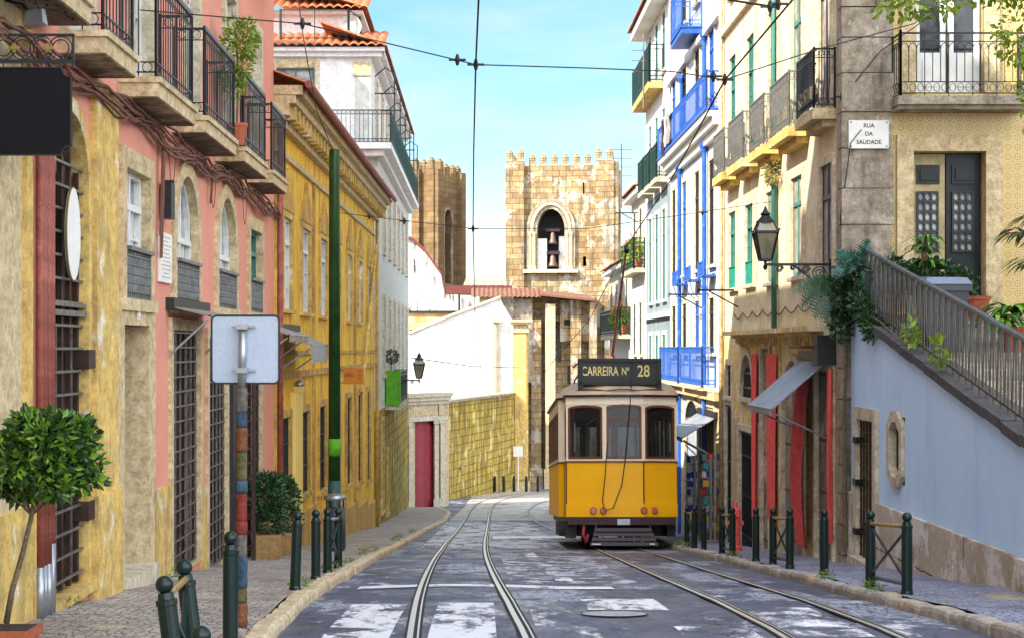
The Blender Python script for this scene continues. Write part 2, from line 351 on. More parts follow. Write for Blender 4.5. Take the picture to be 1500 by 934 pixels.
# ------------------------------------------------------------ ground profile (street falls away from the camera)
GT = [(-60, -1.9), (0, -1.9), (8, -1.95), (11.5, -2.06), (14, -2.2), (17, -2.42), (20, -2.68), (35, -4.03), (50, -5.3), (65, -6.42), (80, -7.4), (100, -8.4), (110, -9.0), (200, -10), (4000, -12)]
def g(y):
    for (a, za), (b, zb) in zip(GT, GT[1:]):
        if y <= b: return za+(zb-za)*(y-a)/(b-a)
    return GT[-1][1]
def Z(px, X): return X*F0/(px-705)
def H(py, y): return (510-py)*y/F0
def P(px, py, y): return ((px-705)*y/F0, y, H(py, y))
def lerp(tab, y):
    if y <= tab[0][0]: return tab[0][1]
    for (a, va), (b, vb) in zip(tab, tab[1:]):
        if y <= b: return va+(vb-va)*(y-a)/(b-a)
    return tab[-1][1]
ys = [-60, -30, 0, 4, 8, 10]+[11+.5*i for i in range(60)]+list(range(41, 116, 2))
KL = [(-60, -1.45), (9, -1.42), (12, -1.55), (16, -1.68), (30, -1.75), (50, -1.6), (62, -1.25), (72, -1.3), (79, -1.9)]
KR = [(-60, 4.6), (10, 4.25), (14, 4.02), (17, 3.85), (25, 3.9), (50, 4.0), (70, 4.1), (116, 4.2)]

def strip(xa, xb, za, n=6, y0=-60, y1=116):
    mb = MB(); yy = [y for y in ys if y0 <= y <= y1]
    for y in yy:
        for i in range(n+1):
            a = xa(y); b = xb(y); x = a+(b-a)*i/n; mb.v.append((x, y, za(x, y)))
    for j in range(len(yy)-1):
        for i in range(n):
            k = j*(n+1)+i; mb.f.append((k, k+1, k+n+2, k+n+1))
    return mb
wob = lambda x, y: .008*math.sin(x*3.1+y*1.3)+.008*math.sin(y*2.7-x*1.7)
# big ground sheet to the horizon, sitting below the street
mb = MB(); yy = [-3000, -60, 0, 8, 11.5, 14, 17, 20, 35, 50, 65, 80, 100, 110, 200, 4000]
xx = [-3000, -40, -4, 6, 40, 3000]
for y in yy:
    for x in xx: mb.v.append((x, y, g(max(y, -60))-.35))
for j in range(len(yy)-1):
    for i in range(len(xx)-1):
        k = j*len(xx)+i; mb.f.append((k, k+1, k+len(xx)+1, k+len(xx)))
solo('ground', mb, M('packed_earth', (.20, .17, .12), (.14, .12, .09), .5, .95), (0, 0, 0), kind='structure')

# asphalt with worn setts showing through
m, nt, b = _mat('patched_asphalt'); v = _coord(nt)
vs_ = _coord(nt, (1, .45, 1))
vo = nt.nodes.new('ShaderNodeTexVoronoi'); vo.feature = 'DISTANCE_TO_EDGE'; vo.inputs['Scale'].default_value = 9; nt.links.new(v, vo.inputs['Vector'])
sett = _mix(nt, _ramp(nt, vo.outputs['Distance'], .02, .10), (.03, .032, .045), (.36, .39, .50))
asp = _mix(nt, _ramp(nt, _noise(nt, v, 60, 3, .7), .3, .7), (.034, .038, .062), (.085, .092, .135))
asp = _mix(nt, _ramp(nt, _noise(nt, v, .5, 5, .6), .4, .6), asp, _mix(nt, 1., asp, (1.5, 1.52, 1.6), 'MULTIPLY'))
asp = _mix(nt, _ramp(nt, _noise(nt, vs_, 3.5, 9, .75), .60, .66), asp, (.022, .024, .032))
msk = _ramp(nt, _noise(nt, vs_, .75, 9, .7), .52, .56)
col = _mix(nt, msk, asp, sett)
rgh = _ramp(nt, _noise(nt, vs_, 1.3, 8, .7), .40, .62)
col = _mix(nt, _ramp(nt, _noise(nt, vs_, 1.9, 10, .78), .60, .64), col, (.60, .61, .72))  # whitish-blue patches: wear and sky glare painted into the road colour
col = _mix(nt, _ramp(nt, _noise(nt, _coord(nt, (1, .6, 1)), 2.7, 12, .82), .55, .60), col, (.03, .03, .04))
crk = nt.nodes.new('ShaderNodeTexVoronoi'); crk.feature = 'DISTANCE_TO_EDGE'; crk.inputs['Scale'].default_value = .8
cw_ = nt.nodes.new('ShaderNodeVectorMath'); cn_ = nt.nodes.new('ShaderNodeTexNoise'); cn_.inputs['Scale'].default_value = 2.5; cn_.inputs['Detail'].default_value = 8; nt.links.new(v, cn_.inputs['Vector']); nt.links.new(v, cw_.inputs[0]); nt.links.new(cn_.outputs['Color'], cw_.inputs[1]); nt.links.new(cw_.outputs[0], crk.inputs['Vector'])
col = _mix(nt, _ramp(nt, crk.outputs['Distance'], .012, .004), col, (.012, .012, .015))
nt.links.new(col, b.inputs['Base Color']); rr_ = nt.nodes.new('ShaderNodeMapRange'); rr_.inputs['To Min'].default_value = .28; rr_.inputs['To Max'].default_value = .62; nt.links.new(rgh, rr_.inputs['Value']); nt.links.new(rr_.outputs[0], b.inputs['Roughness'])
bh = nt.nodes.new('ShaderNodeMath'); bh.operation = 'MULTIPLY'; nt.links.new(_ramp(nt, vo.outputs['Distance'], 0, .12), bh.inputs[0]); nt.links.new(msk, bh.inputs[1])
b2 = nt.nodes.new('ShaderNodeMath'); b2.operation = 'ADD'; nt.links.new(bh.outputs[0], b2.inputs[0]); nt.links.new(_noise(nt, v, 30, 5, .8), b2.inputs[1])
_bump(nt, b, b2.outputs[0], .7, .015)
ASPH = m
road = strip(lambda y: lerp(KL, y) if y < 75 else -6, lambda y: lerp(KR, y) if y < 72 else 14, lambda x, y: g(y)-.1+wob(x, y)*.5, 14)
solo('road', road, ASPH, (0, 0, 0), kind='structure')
PAVE = COB('calcada_setts', (.52, .47, .42), (.36, .32, .29), (.11, .095, .09), 13, .6, (.62, .56, .42), .62, .72)
PAVE_R = COB('calcada_setts_blue_shade', (.38, .41, .54), (.25, .27, .38), (.07, .07, .11), 13, .6, (.50, .42, .24), .60, .70)  # bluish copy of the setts, with blue shade put into the colour
lp = strip(lambda y: -4.2, lambda y: lerp(KL, y)-.16, lambda x, y: g(y)+.002+wob(x, y)+max(0, -x-2.2)*.02, 8, -60, 79)
solo('pavement', lp, PAVE, (0, 0, 0), kind='structure')
rp = strip(lambda y: lerp(KR, y)+.16, lambda y: 5.9, lambda x, y: g(y)+.002+wob(x, y), 6, -60, 71)
solo('pavement', rp, PAVE_R, (0, 0, 0), kind='structure')
# kerbs: rows of separate worn stones
def kerb(tab, sg, y1, mat):
    mb = MB(); y = -10; rnd = random.Random(3+sg)
    while y < y1:
        L = rnd.uniform(.55, 1.05); a = y+.012; e = y+L-.012
        dx = rnd.uniform(-.012, .012); dz = rnd.uniform(-.014, .014)
        n = 3
        for k in range(n):
            u = a+(e-a)*k/n; w = a+(e-a)*(k+1)/n
            xa = lerp(tab, u)+dx; xb = lerp(tab, w)+dx; o = sg*.16
            zt0 = g(u)+.012+dz-(.015 if k == 0 else 0); zt1 = g(w)+.012+dz-(.015 if k == n-1 else 0); c = .035
            za = g(u)-.25; zb = g(w)-.25
            pr = lambda x, yy, zt, zl: [(x, yy, zl), (x, yy, zt-c*1.3), (x+sg*c*.35, yy, zt-c*.4), (x+sg*c, yy, zt), (x+o, yy, zt), (x+o, yy, zl)]
            A = pr(xa, u, zt0, za); B = pr(xb, w, zt1, zb); m_ = 6
            mb.add(A+B, [tuple(range(6))[::-1], tuple(range(6, 12))]+[(i, (i+1) % 6, 6+(i+1) % 6, 6+i) for i in range(6)])
        y += L
    return mb
solo('kerb', kerb(KL, -1, 79, 0), M('kerb_limestone', (.66, .55, .36), (.52, .42, .28), 4, .6, bump=.5, streak=(.25, .2, .14)), (0, 0, 0), kind='structure')
solo('kerb', kerb(KR, 1, 71, 0), M('kerb_grey_stone', (.46, .42, .38), (.30, .28, .27), 4, .55, bump=.6, cover=(.55, .44, .30), ca=.52, cb=.6), (0, 0, 0), kind='structure')

# tram rails: head, groove and guard
TL = [(-20, .2), (9, .02), (12.8, -.10), (19.6, -.26), (30, -.38), (40, -.38), (58, -.24), (78, -.06), (88, .3), (98, 1.8), (106, 5)]
TR = [(-20, 2.9), (9, 2.86), (13, 2.82), (20, 2.74), (36, 2.84), (46, 2.85), (60, 2.45), (75, 2.35), (86, 3.2), (96, 5.2), (104, 8.5)]
def smooth(tab, y):
    return sum(lerp(tab, y+d)*w for d, w in ((-4, .15), (-2, .2), (0, .3), (2, .2), (4, .15)))
RAIL = M('polished_rail', (.74, .72, .66), (.62, .60, .56), 6, .3, .55, bump=.0)
GROOVE = M('rail_groove', (.02, .02, .022), rough=.8, bump=0)
rails = []
for ti, (tab, lab) in enumerate(((TL, 'steel'), (TR, 'steel'))):
    for sd in (-.45, .45):
        def xs(o): return lambda y: smooth(tab, y)+sd+o
        top = lambda x, y: g(y)-.1+.008+.0
        y1 = tab[-1][0]
        a = strip(xs(-.025), xs(.022), lambda x, y: g(y)-.083, 1, -20, y1)
        a2 = strip(xs(.052), xs(.068), lambda x, y: g(y)-.083, 1, -20, y1)
        o = len(a.v); a.v += a2.v; a.f += [tuple(i+o for i in f) for f in a2.f]
        solo('tram_rail', a, RAIL, (0, 0, 0), kind='structure')
        gr = strip(xs(-.045), xs(.09), lambda x, y: g(y)-.0875, 1, -20, y1)
        solo('rail_bed', gr, GROOVE, (0, 0, 0), kind='structure')
# sett apron between the left rails and worn painted marks
def sheet(name, poly_fn, mat, n=8, z=-.084):
    """poly_fn(u,v)->(x,y) for u,v in 0..1"""
    mb = MB()
    for j in range(n+1):
        for i in range(n+1):
            x, y = poly_fn(i/n, j/n); mb.v.append((x, y, g(y)+z))
    for j in range(n):
        for i in range(n):
            k = j*(n+1)+i; mb.f.append((k, k+1, k+n+2, k+n+1))
    return solo(name, mb, mat, (0, 0, 0), kind='structure')
def worn(name, c, lo, hi, sc=2.2):
    m, nt, b = _mat(name); v = _coord(nt, (1, .4, 1)); b.inputs['Base Color'].default_value = (*c, 1); b.inputs['Roughness'].default_value = .6
    al = _ramp(nt, _noise(nt, v, sc, 10, .75), lo, hi)
    nt.links.new(al, b.inputs['Alpha']); return m
PAINT = worn('worn_road_paint', (.66, .67, .72), .58, .49, 3.2)
PAINT2 = worn('faded_road_paint', (.74, .75, .80), .50, .40, 1.6)
PAINT3 = worn('solid_road_paint', (.68, .69, .72), .64, .55, 3)
def rect(x0, x1, y0, y1, sk=0): return lambda u, v: (x0+(x1-x0)*u+sk*v, y0+(y1-y0)*v)
for i, (x0, x1, y0, y1, mt) in enumerate([(-1.25, -.72, 13.0, 16.6, PAINT), (-.42, .12, 12.6, 16.8, PAINT), (.45, .95, 12.2, 15.9, PAINT2), (1.0, 1.75, 15.9, 17.4, PAINT), (2.45, 3.1, 13.4, 16.2, PAINT2), (3.3, 3.8, 12.8, 15.0, PAINT2), (1.6, 2.2, 11.5, 14.2, PAINT2)]):
    sheet('crossing_stripe', rect(x0, x1, y0, y1), mt, 6, -.0935)
sheet('stop_line', lambda u, v: (-1.4+2.9*u, 19.2+.55*v+.7*math.sin(PI*min(u*1.25, 1))*.9), PAINT3, 14, -.0925)
sheet('lane_line', lambda u, v: (.95-.18*v+(.22+.0*v)*u, 20+14*v), PAINT2, 14, -.0935)
sheet('worn_setts_patch', rect(.35, 1.9, 20.5, 31), worn('worn_sett_painted_gloss', (.42, .43, .50), .52, .44, 3), 12, -.0945)  # worn setts, their sky gloss laid on as a paler colour
sheet('worn_setts_patch', rect(-1.3, 1.8, 36, 60), worn('worn_sett_painted_gloss_far', (.48, .48, .53), .56, .5, 1.5), 16, -.0945)  # far worn setts, sky gloss again painted as pale colour
sheet('square_paving', lambda u, v: ((-1.2+.9*v)+(5.2+3*v)*u, 64+42*v), COB('sunlit_tone_square_setts', (.66, .62, .54), (.50, .47, .42), (.25, .23, .2), 7, .6), 24, -.0955)  # setts coloured paler to stand in for sunlight on the far square
sheet('worn_line', rect(.3, 2.2, 44, 46), PAINT3, 8, -.0925)
mb = MB(); c = (1.2, 15.4)
mb.add([(c[0]+.29*math.cos(t*PI/14), c[1]+.29*math.sin(t*PI/14), g(c[1]+.29*math.sin(t*PI/14))-.086) for t in range(28)]+[(c[0], c[1], g(c[1])-.084)], [(i, (i+1) % 28, 28) for i in range(28)])
mh = T('manhole_cover', 'round pale worn manhole cover set in the road', 'manhole', (c[0], c[1], g(c[1])-.09))
mh.part('cover', mb, PAINT3 if 0 else M('worn_cast_cover', (.50, .50, .52), (.34, .34, .36), 9, .4, .3))
rm = MB()
for i in range(28):
    a0, a1 = i*PI/14, (i+1)*PI/14
    q = [(c[0]+r*math.cos(a), c[1]+r*math.sin(a), g(c[1]+r*math.sin(a))-.0855) for r, a in ((.29, a0), (.29, a1), (.305, a1), (.305, a0))]
    rm.add(q, [(0, 1, 2, 3)])
mh.part('rim', rm, GREY_D)

# ------------------------------------------------------------ shared building pieces
def window(t, F, s0, s1, z0, z1, arch=None, fm=PAINTW, gm=GLASS, surr=None, w=.14, sd=.05, dep=.2, cols=2, rows=3, ft=.05, sill=True, par=None, transom=None):
    f = MB(); f.sm = 0
    zt = z1
    f.fbox(F, s0, s0+ft, z0, z1 if not arch else z1-(s1-s0)*.3, -dep, -dep+.07); f.fbox(F, s1-ft, s1, z0, z1 if not arch else z1-(s1-s0)*.3, -dep, -dep+.07)
    f.fbox(F, s0+ft, s1-ft, z0, z0+ft*1.3, -dep, -dep+.07)
    if not arch: f.fbox(F, s0+ft, s1-ft, z1-ft, z1, -dep, -dep+.07)
    else: f.ring(F, s0+ft, s1-ft, z1-(s1-s0)/2-.02, z1-ft, ft, -dep, -dep+.07, arch=True, bottom=False)
    tz = transom if transom else (z1-(z1-z0)*.27 if not arch else z1-(s1-s0)/2)
    f.fbox(F, s0+ft, s1-ft, tz-.035, tz+.035, -dep, -dep+.085)
    for i in range(1, cols):
        m = s0+(s1-s0)*i/cols; f.fbox(F, m-ft*.6, m+ft*.6, z0, z1-(0 if not arch else .04), -dep+.002, -dep+.078)
    for i in range(cols):
        for j in range(1, rows):
            zz = z0+(tz-z0)*j/rows; a = s0+(s1-s0)*i/cols+ft; e = s0+(s1-s0)*(i+1)/cols-ft
            f.fbox(F, a, e, zz-.012, zz+.012, -dep+.01, -dep+.05)
        m = s0+(s1-s0)*(i+.5)/cols; f.fbox(F, m-.012, m+.012, z0+ft, tz, -dep+.012, -dep+.048)
    o = t.part('window', f, fm, par)
    p = MB(); p.add([F.pt(s0, z0, -dep+.005), F.pt(s1, z0, -dep+.005), F.pt(s1, z1, -dep+.005), F.pt(s0, z1, -dep+.005)], [(0, 1, 2, 3)])
    t.part('pane', p, gm, o)
    if surr:
        r = MB(); r.ring(F, s0, s1, z0, z1, w, -.02, sd, arch=arch, bottom=sill, lin=dep-.07); t.part('surround', r, surr, o)
    return o
def grille(mb, F, s0, s1, z0, z1, d, nv, nh, r=.012, flat=.02):
    for i in range(nv+1):
        s = s0+(s1-s0)*i/nv; mb.fbox(F, s-r, s+r, z0, z1, d, d+flat)
    for j in range(nh+1):
        z = z0+(z1-z0)*j/nh; mb.fbox(F, s0, s1, z-r*.8, z+r*.8, d+flat, d+flat+.014)
def railing(pts, h, sp=.11, r=.008, rings=True, top=.02, bow=False, mid=True):
    """iron balcony railing along a base polyline"""
    mb = MB()
    for a, b in zip(pts, pts[1:]):
        a = Vector(a); b = Vector(b); L = (b-a).length; n = max(2, int(L/sp)); u = (b-a)/L; nn = Vector((-u.y, u.x, 0))
        U = Vector((0, 0, 1))
        mb.tube([a+U*h, b+U*h], top, 4); mb.tube([a+U*.04, b+U*.04], r*1.4, 4)
        if mid: mb.tube([a+U*(h-.13), b+U*(h-.13)], r*1.2, 4); mb.tube([a+U*.14, b+U*.14], r*1.2, 4)
        for i in range(n+1):
            p = a+u*L*i/n
            if bow:
                mb.tube([p+U*.04, p+U*.1-nn*.06*bow, p+U*.22-nn*.07*bow, p+U*.36, p+U*h], r, 4)
            else: mb.tube([p, p+U*h], r if i % n else r*2, 4)
            if rings and i < n:
                q = p+u*L*.5/n; rr = min(.05, L/n*.45)
                for zc in (h-.065, .09):
                    mb.tube([q+u*rr*math.cos(t*PI/4)+U*(zc+rr*math.sin(t*PI/4)) for t in range(9)], r*.7, 3, cap=False)
        for e in (a, b): mb.tube([e-U*.02, e+U*(h+.03)], r*2.2, 5)
    return mb
def tiles(F, s0, s1, zl, zh, d_out, d_in, pitch=.24, axis='s', amp=.05, n=6):
    """barrel-tile roof plane falling towards the street"""
    mb = MB(); cols = int((s1-s0)/pitch); N = cols*6
    for i in range(N+1):
        s = s0+(s1-s0)*i/N; w = abs(math.sin(PI*i/6))*amp
        for j in range(n+1):
            t = j/n; st = .018*((t*n) % 1)
            for lay in (0,):
                mb.v.append(F.pt(s, zl+(zh-zl)*t+w, d_out+(d_in-d_out)*t))
    for i in range(N):
        for j in range(n):
            k = i*(n+1)+j; mb.f.append((k, k+n+1, k+n+2, k+1))
    # tile ends at the eave
    for i in range(N):
        a = mb.v[i*(n+1)]; b_ = mb.v[(i+1)*(n+1)]
        mb.add([a, b_, (b_[0], b_[1], b_[2]-.03), (a[0], a[1], a[2]-.03)], [(0, 1, 2, 3)])
    return mb
def leaves(cs, n, size, seed=1, shell=.55, aspect=2.2, droop=0):
    """leaf-sized folded faces spread through ellipsoids: cs = (x,y,z,rx,ry,rz)"""
    rnd = random.Random(seed); mb = MB(); tot = sum(c[3]*c[5] for c in cs)
    for c in cs:
        for _ in range(int(n*c[3]*c[5]/tot)):
            while 1:
                d = Vector((rnd.uniform(-1, 1), rnd.uniform(-1, 1), rnd.uniform(-1, 1)))
                if .05 < d.length < 1: break
            r = d.length; d.normalize(); r = shell+(1-shell)*r*rnd.uniform(.85, 1.12)
            p = Vector((c[0]+d.x*c[3]*r, c[1]+d.y*c[4]*r, c[2]+d.z*c[5]*r))
            u = (d+Vector((rnd.gauss(0, .6), rnd.gauss(0, .6), rnd.gauss(0, .6)-droop))).normalized()
            w = u.cross(Vector((rnd.gauss(0, 1), rnd.gauss(0, 1), rnd.gauss(0, 1)))).normalized()
            s = size*rnd.uniform(.6, 1.3); nn = u.cross(w)*s*.12
            a = p; e = p+u*s; m1 = p+u*s*.5+w*s/aspect*.5+nn; m2 = p+u*s*.5-w*s/aspect*.5+nn
            mb.add([a, m1, e, m2], [(0, 1, 2), (0, 2, 3)])
    return mb
def fronds(c, n, L, w, seed=1, up=.6, segs=6, spread=1.0, down=1.0):
    rnd = random.Random(seed); mb = MB()
    for i in range(n):
        a = rnd.uniform(0, 2*PI); el = up*rnd.uniform(.6, 1.2); l = L*rnd.uniform(.7, 1.15)
        h = Vector((math.cos(a), math.sin(a), 0)); side = Vector((-h.y, h.x, 0)); p = Vector(c); prev = None; d = h*math.cos(el)*spread+Vector((0, 0, math.sin(el)))
        for k in range(segs+1):
            t = k/segs; ww = w*math.sin(PI*min(.12+t*.88, 1))*.5+.002
            cur = (p+side*ww, p-side*ww)
            if prev: mb.add([prev[0], cur[0], cur[1], prev[1]], [(0, 1, 2, 3)])
            prev = cur; p = p+d.normalized()*l/segs; d.z -= .28*down
    return mb
def fern(c, dirs, L, seed=2):
    """pinnate fronds: a rib with fingers on both sides"""
    mb = MB(); rnd = random.Random(seed)
    for dv in dirs:
        d = Vector(dv).normalized(); p = Vector(c)+Vector((rnd.uniform(-.05, .05),)*3); side = d.cross(Vector((0, -1, .2))).normalized()
        N = 12
        for k in range(N):
            q = p+d*L/N; t = k/N; f = L*.34*math.sin(PI*(.12+t*.86))
            for sg in (-1, 1):
                tip = q+side*sg*f+d*f*.5; b1 = q-d*.005; b2 = q+d*L/N*.92
                mb.add([b1, b2, tip], [(0, 1, 2)])
            mb.add([p+side*.005, q+side*.005, q-side*.005, p-side*.005], [(0, 1, 2, 3)])
            p = q; d.z -= .06; d.normalize()
    return mb
def block(t, F, s0, s1, z0, z1, ops, mat, deep=8, dep=.25, name='wall'):
    mb = MB(); mb.wall(F, s0, s1, z0, z1, ops, dep)
    w = t.part(name, mb, mat)
    bd = MB(); bd.body(F, s0+.01, s1-.01, z0, z1-.01, -dep-.35, -deep)
    # end faces and top of the outer skin
    for s in (s0, s1): bd.add([F.pt(s, z0, 0), F.pt(s, z1, 0), F.pt(s, z1, -deep), F.pt(s, z0, -deep)], [(0, 1, 2, 3)])
    bd.add([F.pt(s0, z1, 0), F.pt(s1, z1, 0), F.pt(s1, z1, -deep), F.pt(s0, z1, -deep)], [(0, 1, 2, 3)])
    t.part('side_wall', bd, mat, w)
    return w

# ============================================================ LEFT SIDE
FL = Fr(-3.6)
XO = .40        # balcony depth
# beige corner house at the very left edge
t = T('stone_house', 'tall beige limestone house at the left edge, behind the hanging black sign', 'house', (-3.6, 10, g(10)))
block(t, FL, -2, 13.55, -2.6, 15.5, [(9.9, 11.3, 2.9, 5.2), (9.9, 11.3, -2.0, .6)], STONE, 9)  # height above the view raised to shade the corner house opposite
window(t, FL, 9.9, 11.3, 2.9, 5.2, surr=STONE_P); window(t, FL, 9.9, 11.3, -2.0, .6, surr=STONE_P, fm=PAINTG)
mb = MB(); mb.fbox(FL, 12.3, 13.5, -2.6, -1.25, 0, .05); t.part('plinth', mb, STONE_Y)
mb = MB(); mb.fbox(FL, 13.38, 13.56, -2.6, 15, .0, .04); t.part('corner_strip', mb, STONE_Y)

# pink house
pk = T('pink_house', 'pink plastered house with stone arches and a row of iron balconies', 'house', (-3.6, 20, g(20)))
Sb = [(12.2, 14.0, 2.64), (14.52, 15.84, 2.5), (16.9, 19.1, 2.48), (19.85, 22.3, 2.5), (23.1, 25.5, 2.52), (26.2, 28.1, 2.53)]
arched = [(19.95, 21.5, .53, 2.08, True), (23.15, 24.8, .55, 2.1, True)]
rectw = [(17.12, 18.35, .50, 1.82), (26.35, 27.75, .56, 1.85)]
gates = [(19.75, 21.65, g(20)-.0, .22), (22.35, 24.0, g(22)-.1, .15), (25.4, 27.7, g(25)-.2, .2)]
door1 = (17.05, 18.35, -2.32, .24)
bigar = (14.22, 15.45, -2.12, 2.05, True)
fren = [((a+b)/2-.48, (a+b)/2+.48, 2.72, 5.0) for a, b, _ in Sb[1:]]
fren2 = [((a+b)/2-.48, (a+b)/2+.48, 6.2, 8.4) for a, b, _ in Sb[1:]]
ops = arched+rectw+gates+[door1, bigar]+fren+fren2
block(pk, FL, 13.56, 29.6, -3.9, 9.5, ops, PINK, 9)
for o in arched: window(pk, FL, *o[:4], arch=True, surr=STONE, w=.2, gm=GLASS_C, rows=3, dep=.13)
for o in rectw: window(pk, FL, *o[:4], surr=STONE, w=.2, gm=GLASS_C if o[0] < 20 else GLASS, rows=3, fm=PAINTW if o[0] < 20 else PAINTG, dep=.13)
for o in fren+fren2: window(pk, FL, *o, surr=STONE_P, w=.16, fm=PAINTW, gm=GLASS_C, rows=4, dep=.15)
# tall arched gateway with iron grille
r = MB(); r.ring(FL, *bigar[:4], .13, -.02, .05, arch=True, bottom=True, lin=.14); go = pk.part('arched_gateway', r, STONE_Y)
p = MB(); p.fbox(FL, 14.22, 15.45, -2.12, 2.05, -.18, -.15); pk.part('pane', p, GLASS, go)
gm_ = MB()
for i in range(5):
    s = 14.26+1.15*i/4; gm_.fbox(FL, s-.03, s+.03, -2.1, 1.45+.55*math.sin(PI*(i+.35)/4.7), -.08, -.04)
pk.part('gate_frame', gm_, GRILLE, go)
gm_ = MB()
for z in [-2.0+.2*i for i in range(19)]:
    e = 0 if z < 1.45 else (.62-math.sqrt(max(.0, .38-(z-1.45)**2))); gm_.fbox(FL, 14.22+e, 15.45-e, z-.011, z+.011, -.02, -.0)
for s in (14.55, 15.1): gm_.fbox(FL, s-.008, s+.008, -2.0, 0.2, -.035, -.02)
gm_.fbox(FL, 14.2, 15.47, .28, .33, -.04, .03); gm_.fbox(FL, 14.2, 15.47, .36, .39, -.04, .03)
pk.part('gate_bars', gm_, GRILLE_L, go)
for z_ in (-.18, -1.55):
    hg = MB(); hg.fbox(FL, 15.35, 15.62, z_, z_+.17, -.1, .07); pk.part('hinge', hg, GRILLE, go)
# stone pilaster and plinths
mb = MB(); mb.fbox(FL, 15.68, 16.62, -1.35, 2.48, .0, .07); mb.fbox(FL, 15.6, 16.7, -2.6, -1.35, .0, .1); pk.part('pilaster', mb, STONE_Y)
for a, b in ((13.57, 14.05), (18.62, 19.55), (21.85, 22.15), (24.2, 25.2), (27.9, 29.6)):
    mb = MB(); mb.fbox(FL, a, b, -4.0, g((a+b)/2)+1.05, -.01, .05); pk.part('plinth', mb, STONE_Y)
mb = MB(); mb.fbox(FL, 16.72, 17.05, -2.5, .5, -.01, .04); mb.fbox(FL, 18.35, 18.66, -2.5, .5, -.01, .04); mb.fbox(FL, 17.05, 18.35, .24, .42, -.01, .04)
dj = pk.part('doorway', mb, STONE)
mb = MB(); mb.fbox(FL, 17.05, 18.35, -2.32, .24, -.5, -.44); pk.part('door_leaf', mb, GREENI, dj)
for a in (18.335, 17.055):
    mb = MB(); mb.fbox(FL, a, a+.012, -2.3, .235, -.44, .03); pk.part('jamb', mb, STONE, dj)
mb = MB(); mb.fbox(FL, 16.95, 18.45, -2.9, -2.3, -.45, .12); pk.part('step', mb, STONE_P, dj)
mb = MB(); mb.fbox(FL, 17.62, 17.72, .3, .42, .04, .06); mb.fbox(FL, 17.60, 17.69, .33, .47, .045, .07); pk.part('house_number', mb, MARBLE, dj)
for k, (a, b, z0, z1) in enumerate(gates):
    r = MB(); r.ring(FL, a, b, z0, z1, .13, -.02, .045, bottom=False, lin=.13); go = pk.part('shop_gateway', r, STONE)
    p = MB(); p.fbox(FL, a, b, z0, z1, -.18, -.14); pk.part('pane', p, GLASS, go)
    q = MB(); grille(q, FL, a+.04, b-.04, z0+.05, z1-.03, -.03, 5, 16, .013)
    pk.part('gate_bars', q, GRILLE_L if k < 2 else GRILLE, go)
    q = MB()
    for s in (a+.02, a+(b-a)*.33, a+(b-a)*.66, b-.02): q.fbox(FL, s-.045, s+.045, z0, z1, -.09, -.04)
    pk.part('gate_frame', q, GRILLE, go)
    if k == 1: q = MB(); q.fbox(FL, 24.1, 24.9, z0-.3, .1, -.0, .1); pk.part('shutter_leaf', q, GREY_D, go)
    if k == 2:
        q = MB(); grille(q, Fx(25.35), -3.6, -3.38, z0+.1, z1-.4, 0, 2, 12, .013); q.fbox(Fx(25.35), -3.62, -3.56, z0, .0, 0, .05); q.fbox(Fx(25.35), -3.40, -3.35, z0, -.2, 0, .05)
        pk.part('open_gate_leaf', q, GRILLE, go)
# window guards
for a, b, z0 in ((17.12, 18.35, .50), (19.95, 21.5, .53), (23.15, 24.8, .55), (26.35, 27.75, .56)):
    q = MB()
    for s in [a+(b-a)*i/12 for i in range(13)]: q.fbox(FL, s-.008, s+.008, z0, z0+.5, .03, .045)
    for z in (0, .07, .16, .25, .34, .43): q.fbox(FL, a, b, z0+z, z0+z+.018, .02, .055)
    for i in range(12):
        s = a+(b-a)*(i+.5)/12
        for zc in (.12, .21, .3, .39): q.tube([FL.pt(s+.035*math.cos(t*PI/3), z0+zc+.035*math.sin(t*PI/3), .05) for t in range(7)], .007, 3, cap=False)
    o = pk.part('window_guard', q, IRON_R)
    q = MB(); q.fbox(FL, a-.02, b+.02, z0+.49, z0+.53, .0, .09); pk.part('top_rail', q, GRILLE_L, o)
# balconies
for i, (a, b, zb) in enumerate(Sb):
    q = MB(); q.fbox(FL, a, b, zb+.012, zb+.20, .0, XO); q.fbox(FL, a-.02, b+.02, zb+.15, zb+.205, .003, XO+.03)
    o = pk.part('balcony', q, STONE)
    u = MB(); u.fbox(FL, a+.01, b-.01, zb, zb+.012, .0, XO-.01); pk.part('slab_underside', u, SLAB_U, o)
    z = zb+.22; q = railing([FL.pt(a+.05, z, .02), FL.pt(a+.05, z, XO-.03), FL.pt(b-.05, z, XO-.03), FL.pt(b-.05, z, .02)], 1.0, .125, .0075)
    pk.part('railing', q, IRON, o)
    q = MB(); q.tube([FL.pt(a+.05, z+1.03, XO-.03), FL.pt(b-.05, z+1.03, XO-.03)], .018, 4); pk.part('handrail', q, GRILLE_L, o)
for i, (a, b, zb) in enumerate(Sb[1:]):
    q = MB(); q.fbox(FL, a, b, 5.95, 6.15, 0, XO); o = pk.part('balcony', q, STONE)
    z = 6.16; q = railing([FL.pt(a+.05, z, .02), FL.pt(a+.05, z, XO-.03), FL.pt(b-.05, z, XO-.03), FL.pt(b-.05, z, .02)], 1.0, .12, .009, rings=False); pk.part('railing', q, IRON, o)
q = MB(); q.fbox(FL, 18.6, 29.6, 9.3, 9.55, -.1, .45); pk.part('cornice', q, STONE_P)
q = MB(); q.fbox(FL, 13.57, 18.5, 9.51, 15.2, -9, 0); pk.part('upper_storey', q, PINK)  # unseen extra height, added to shade the tiled corner house
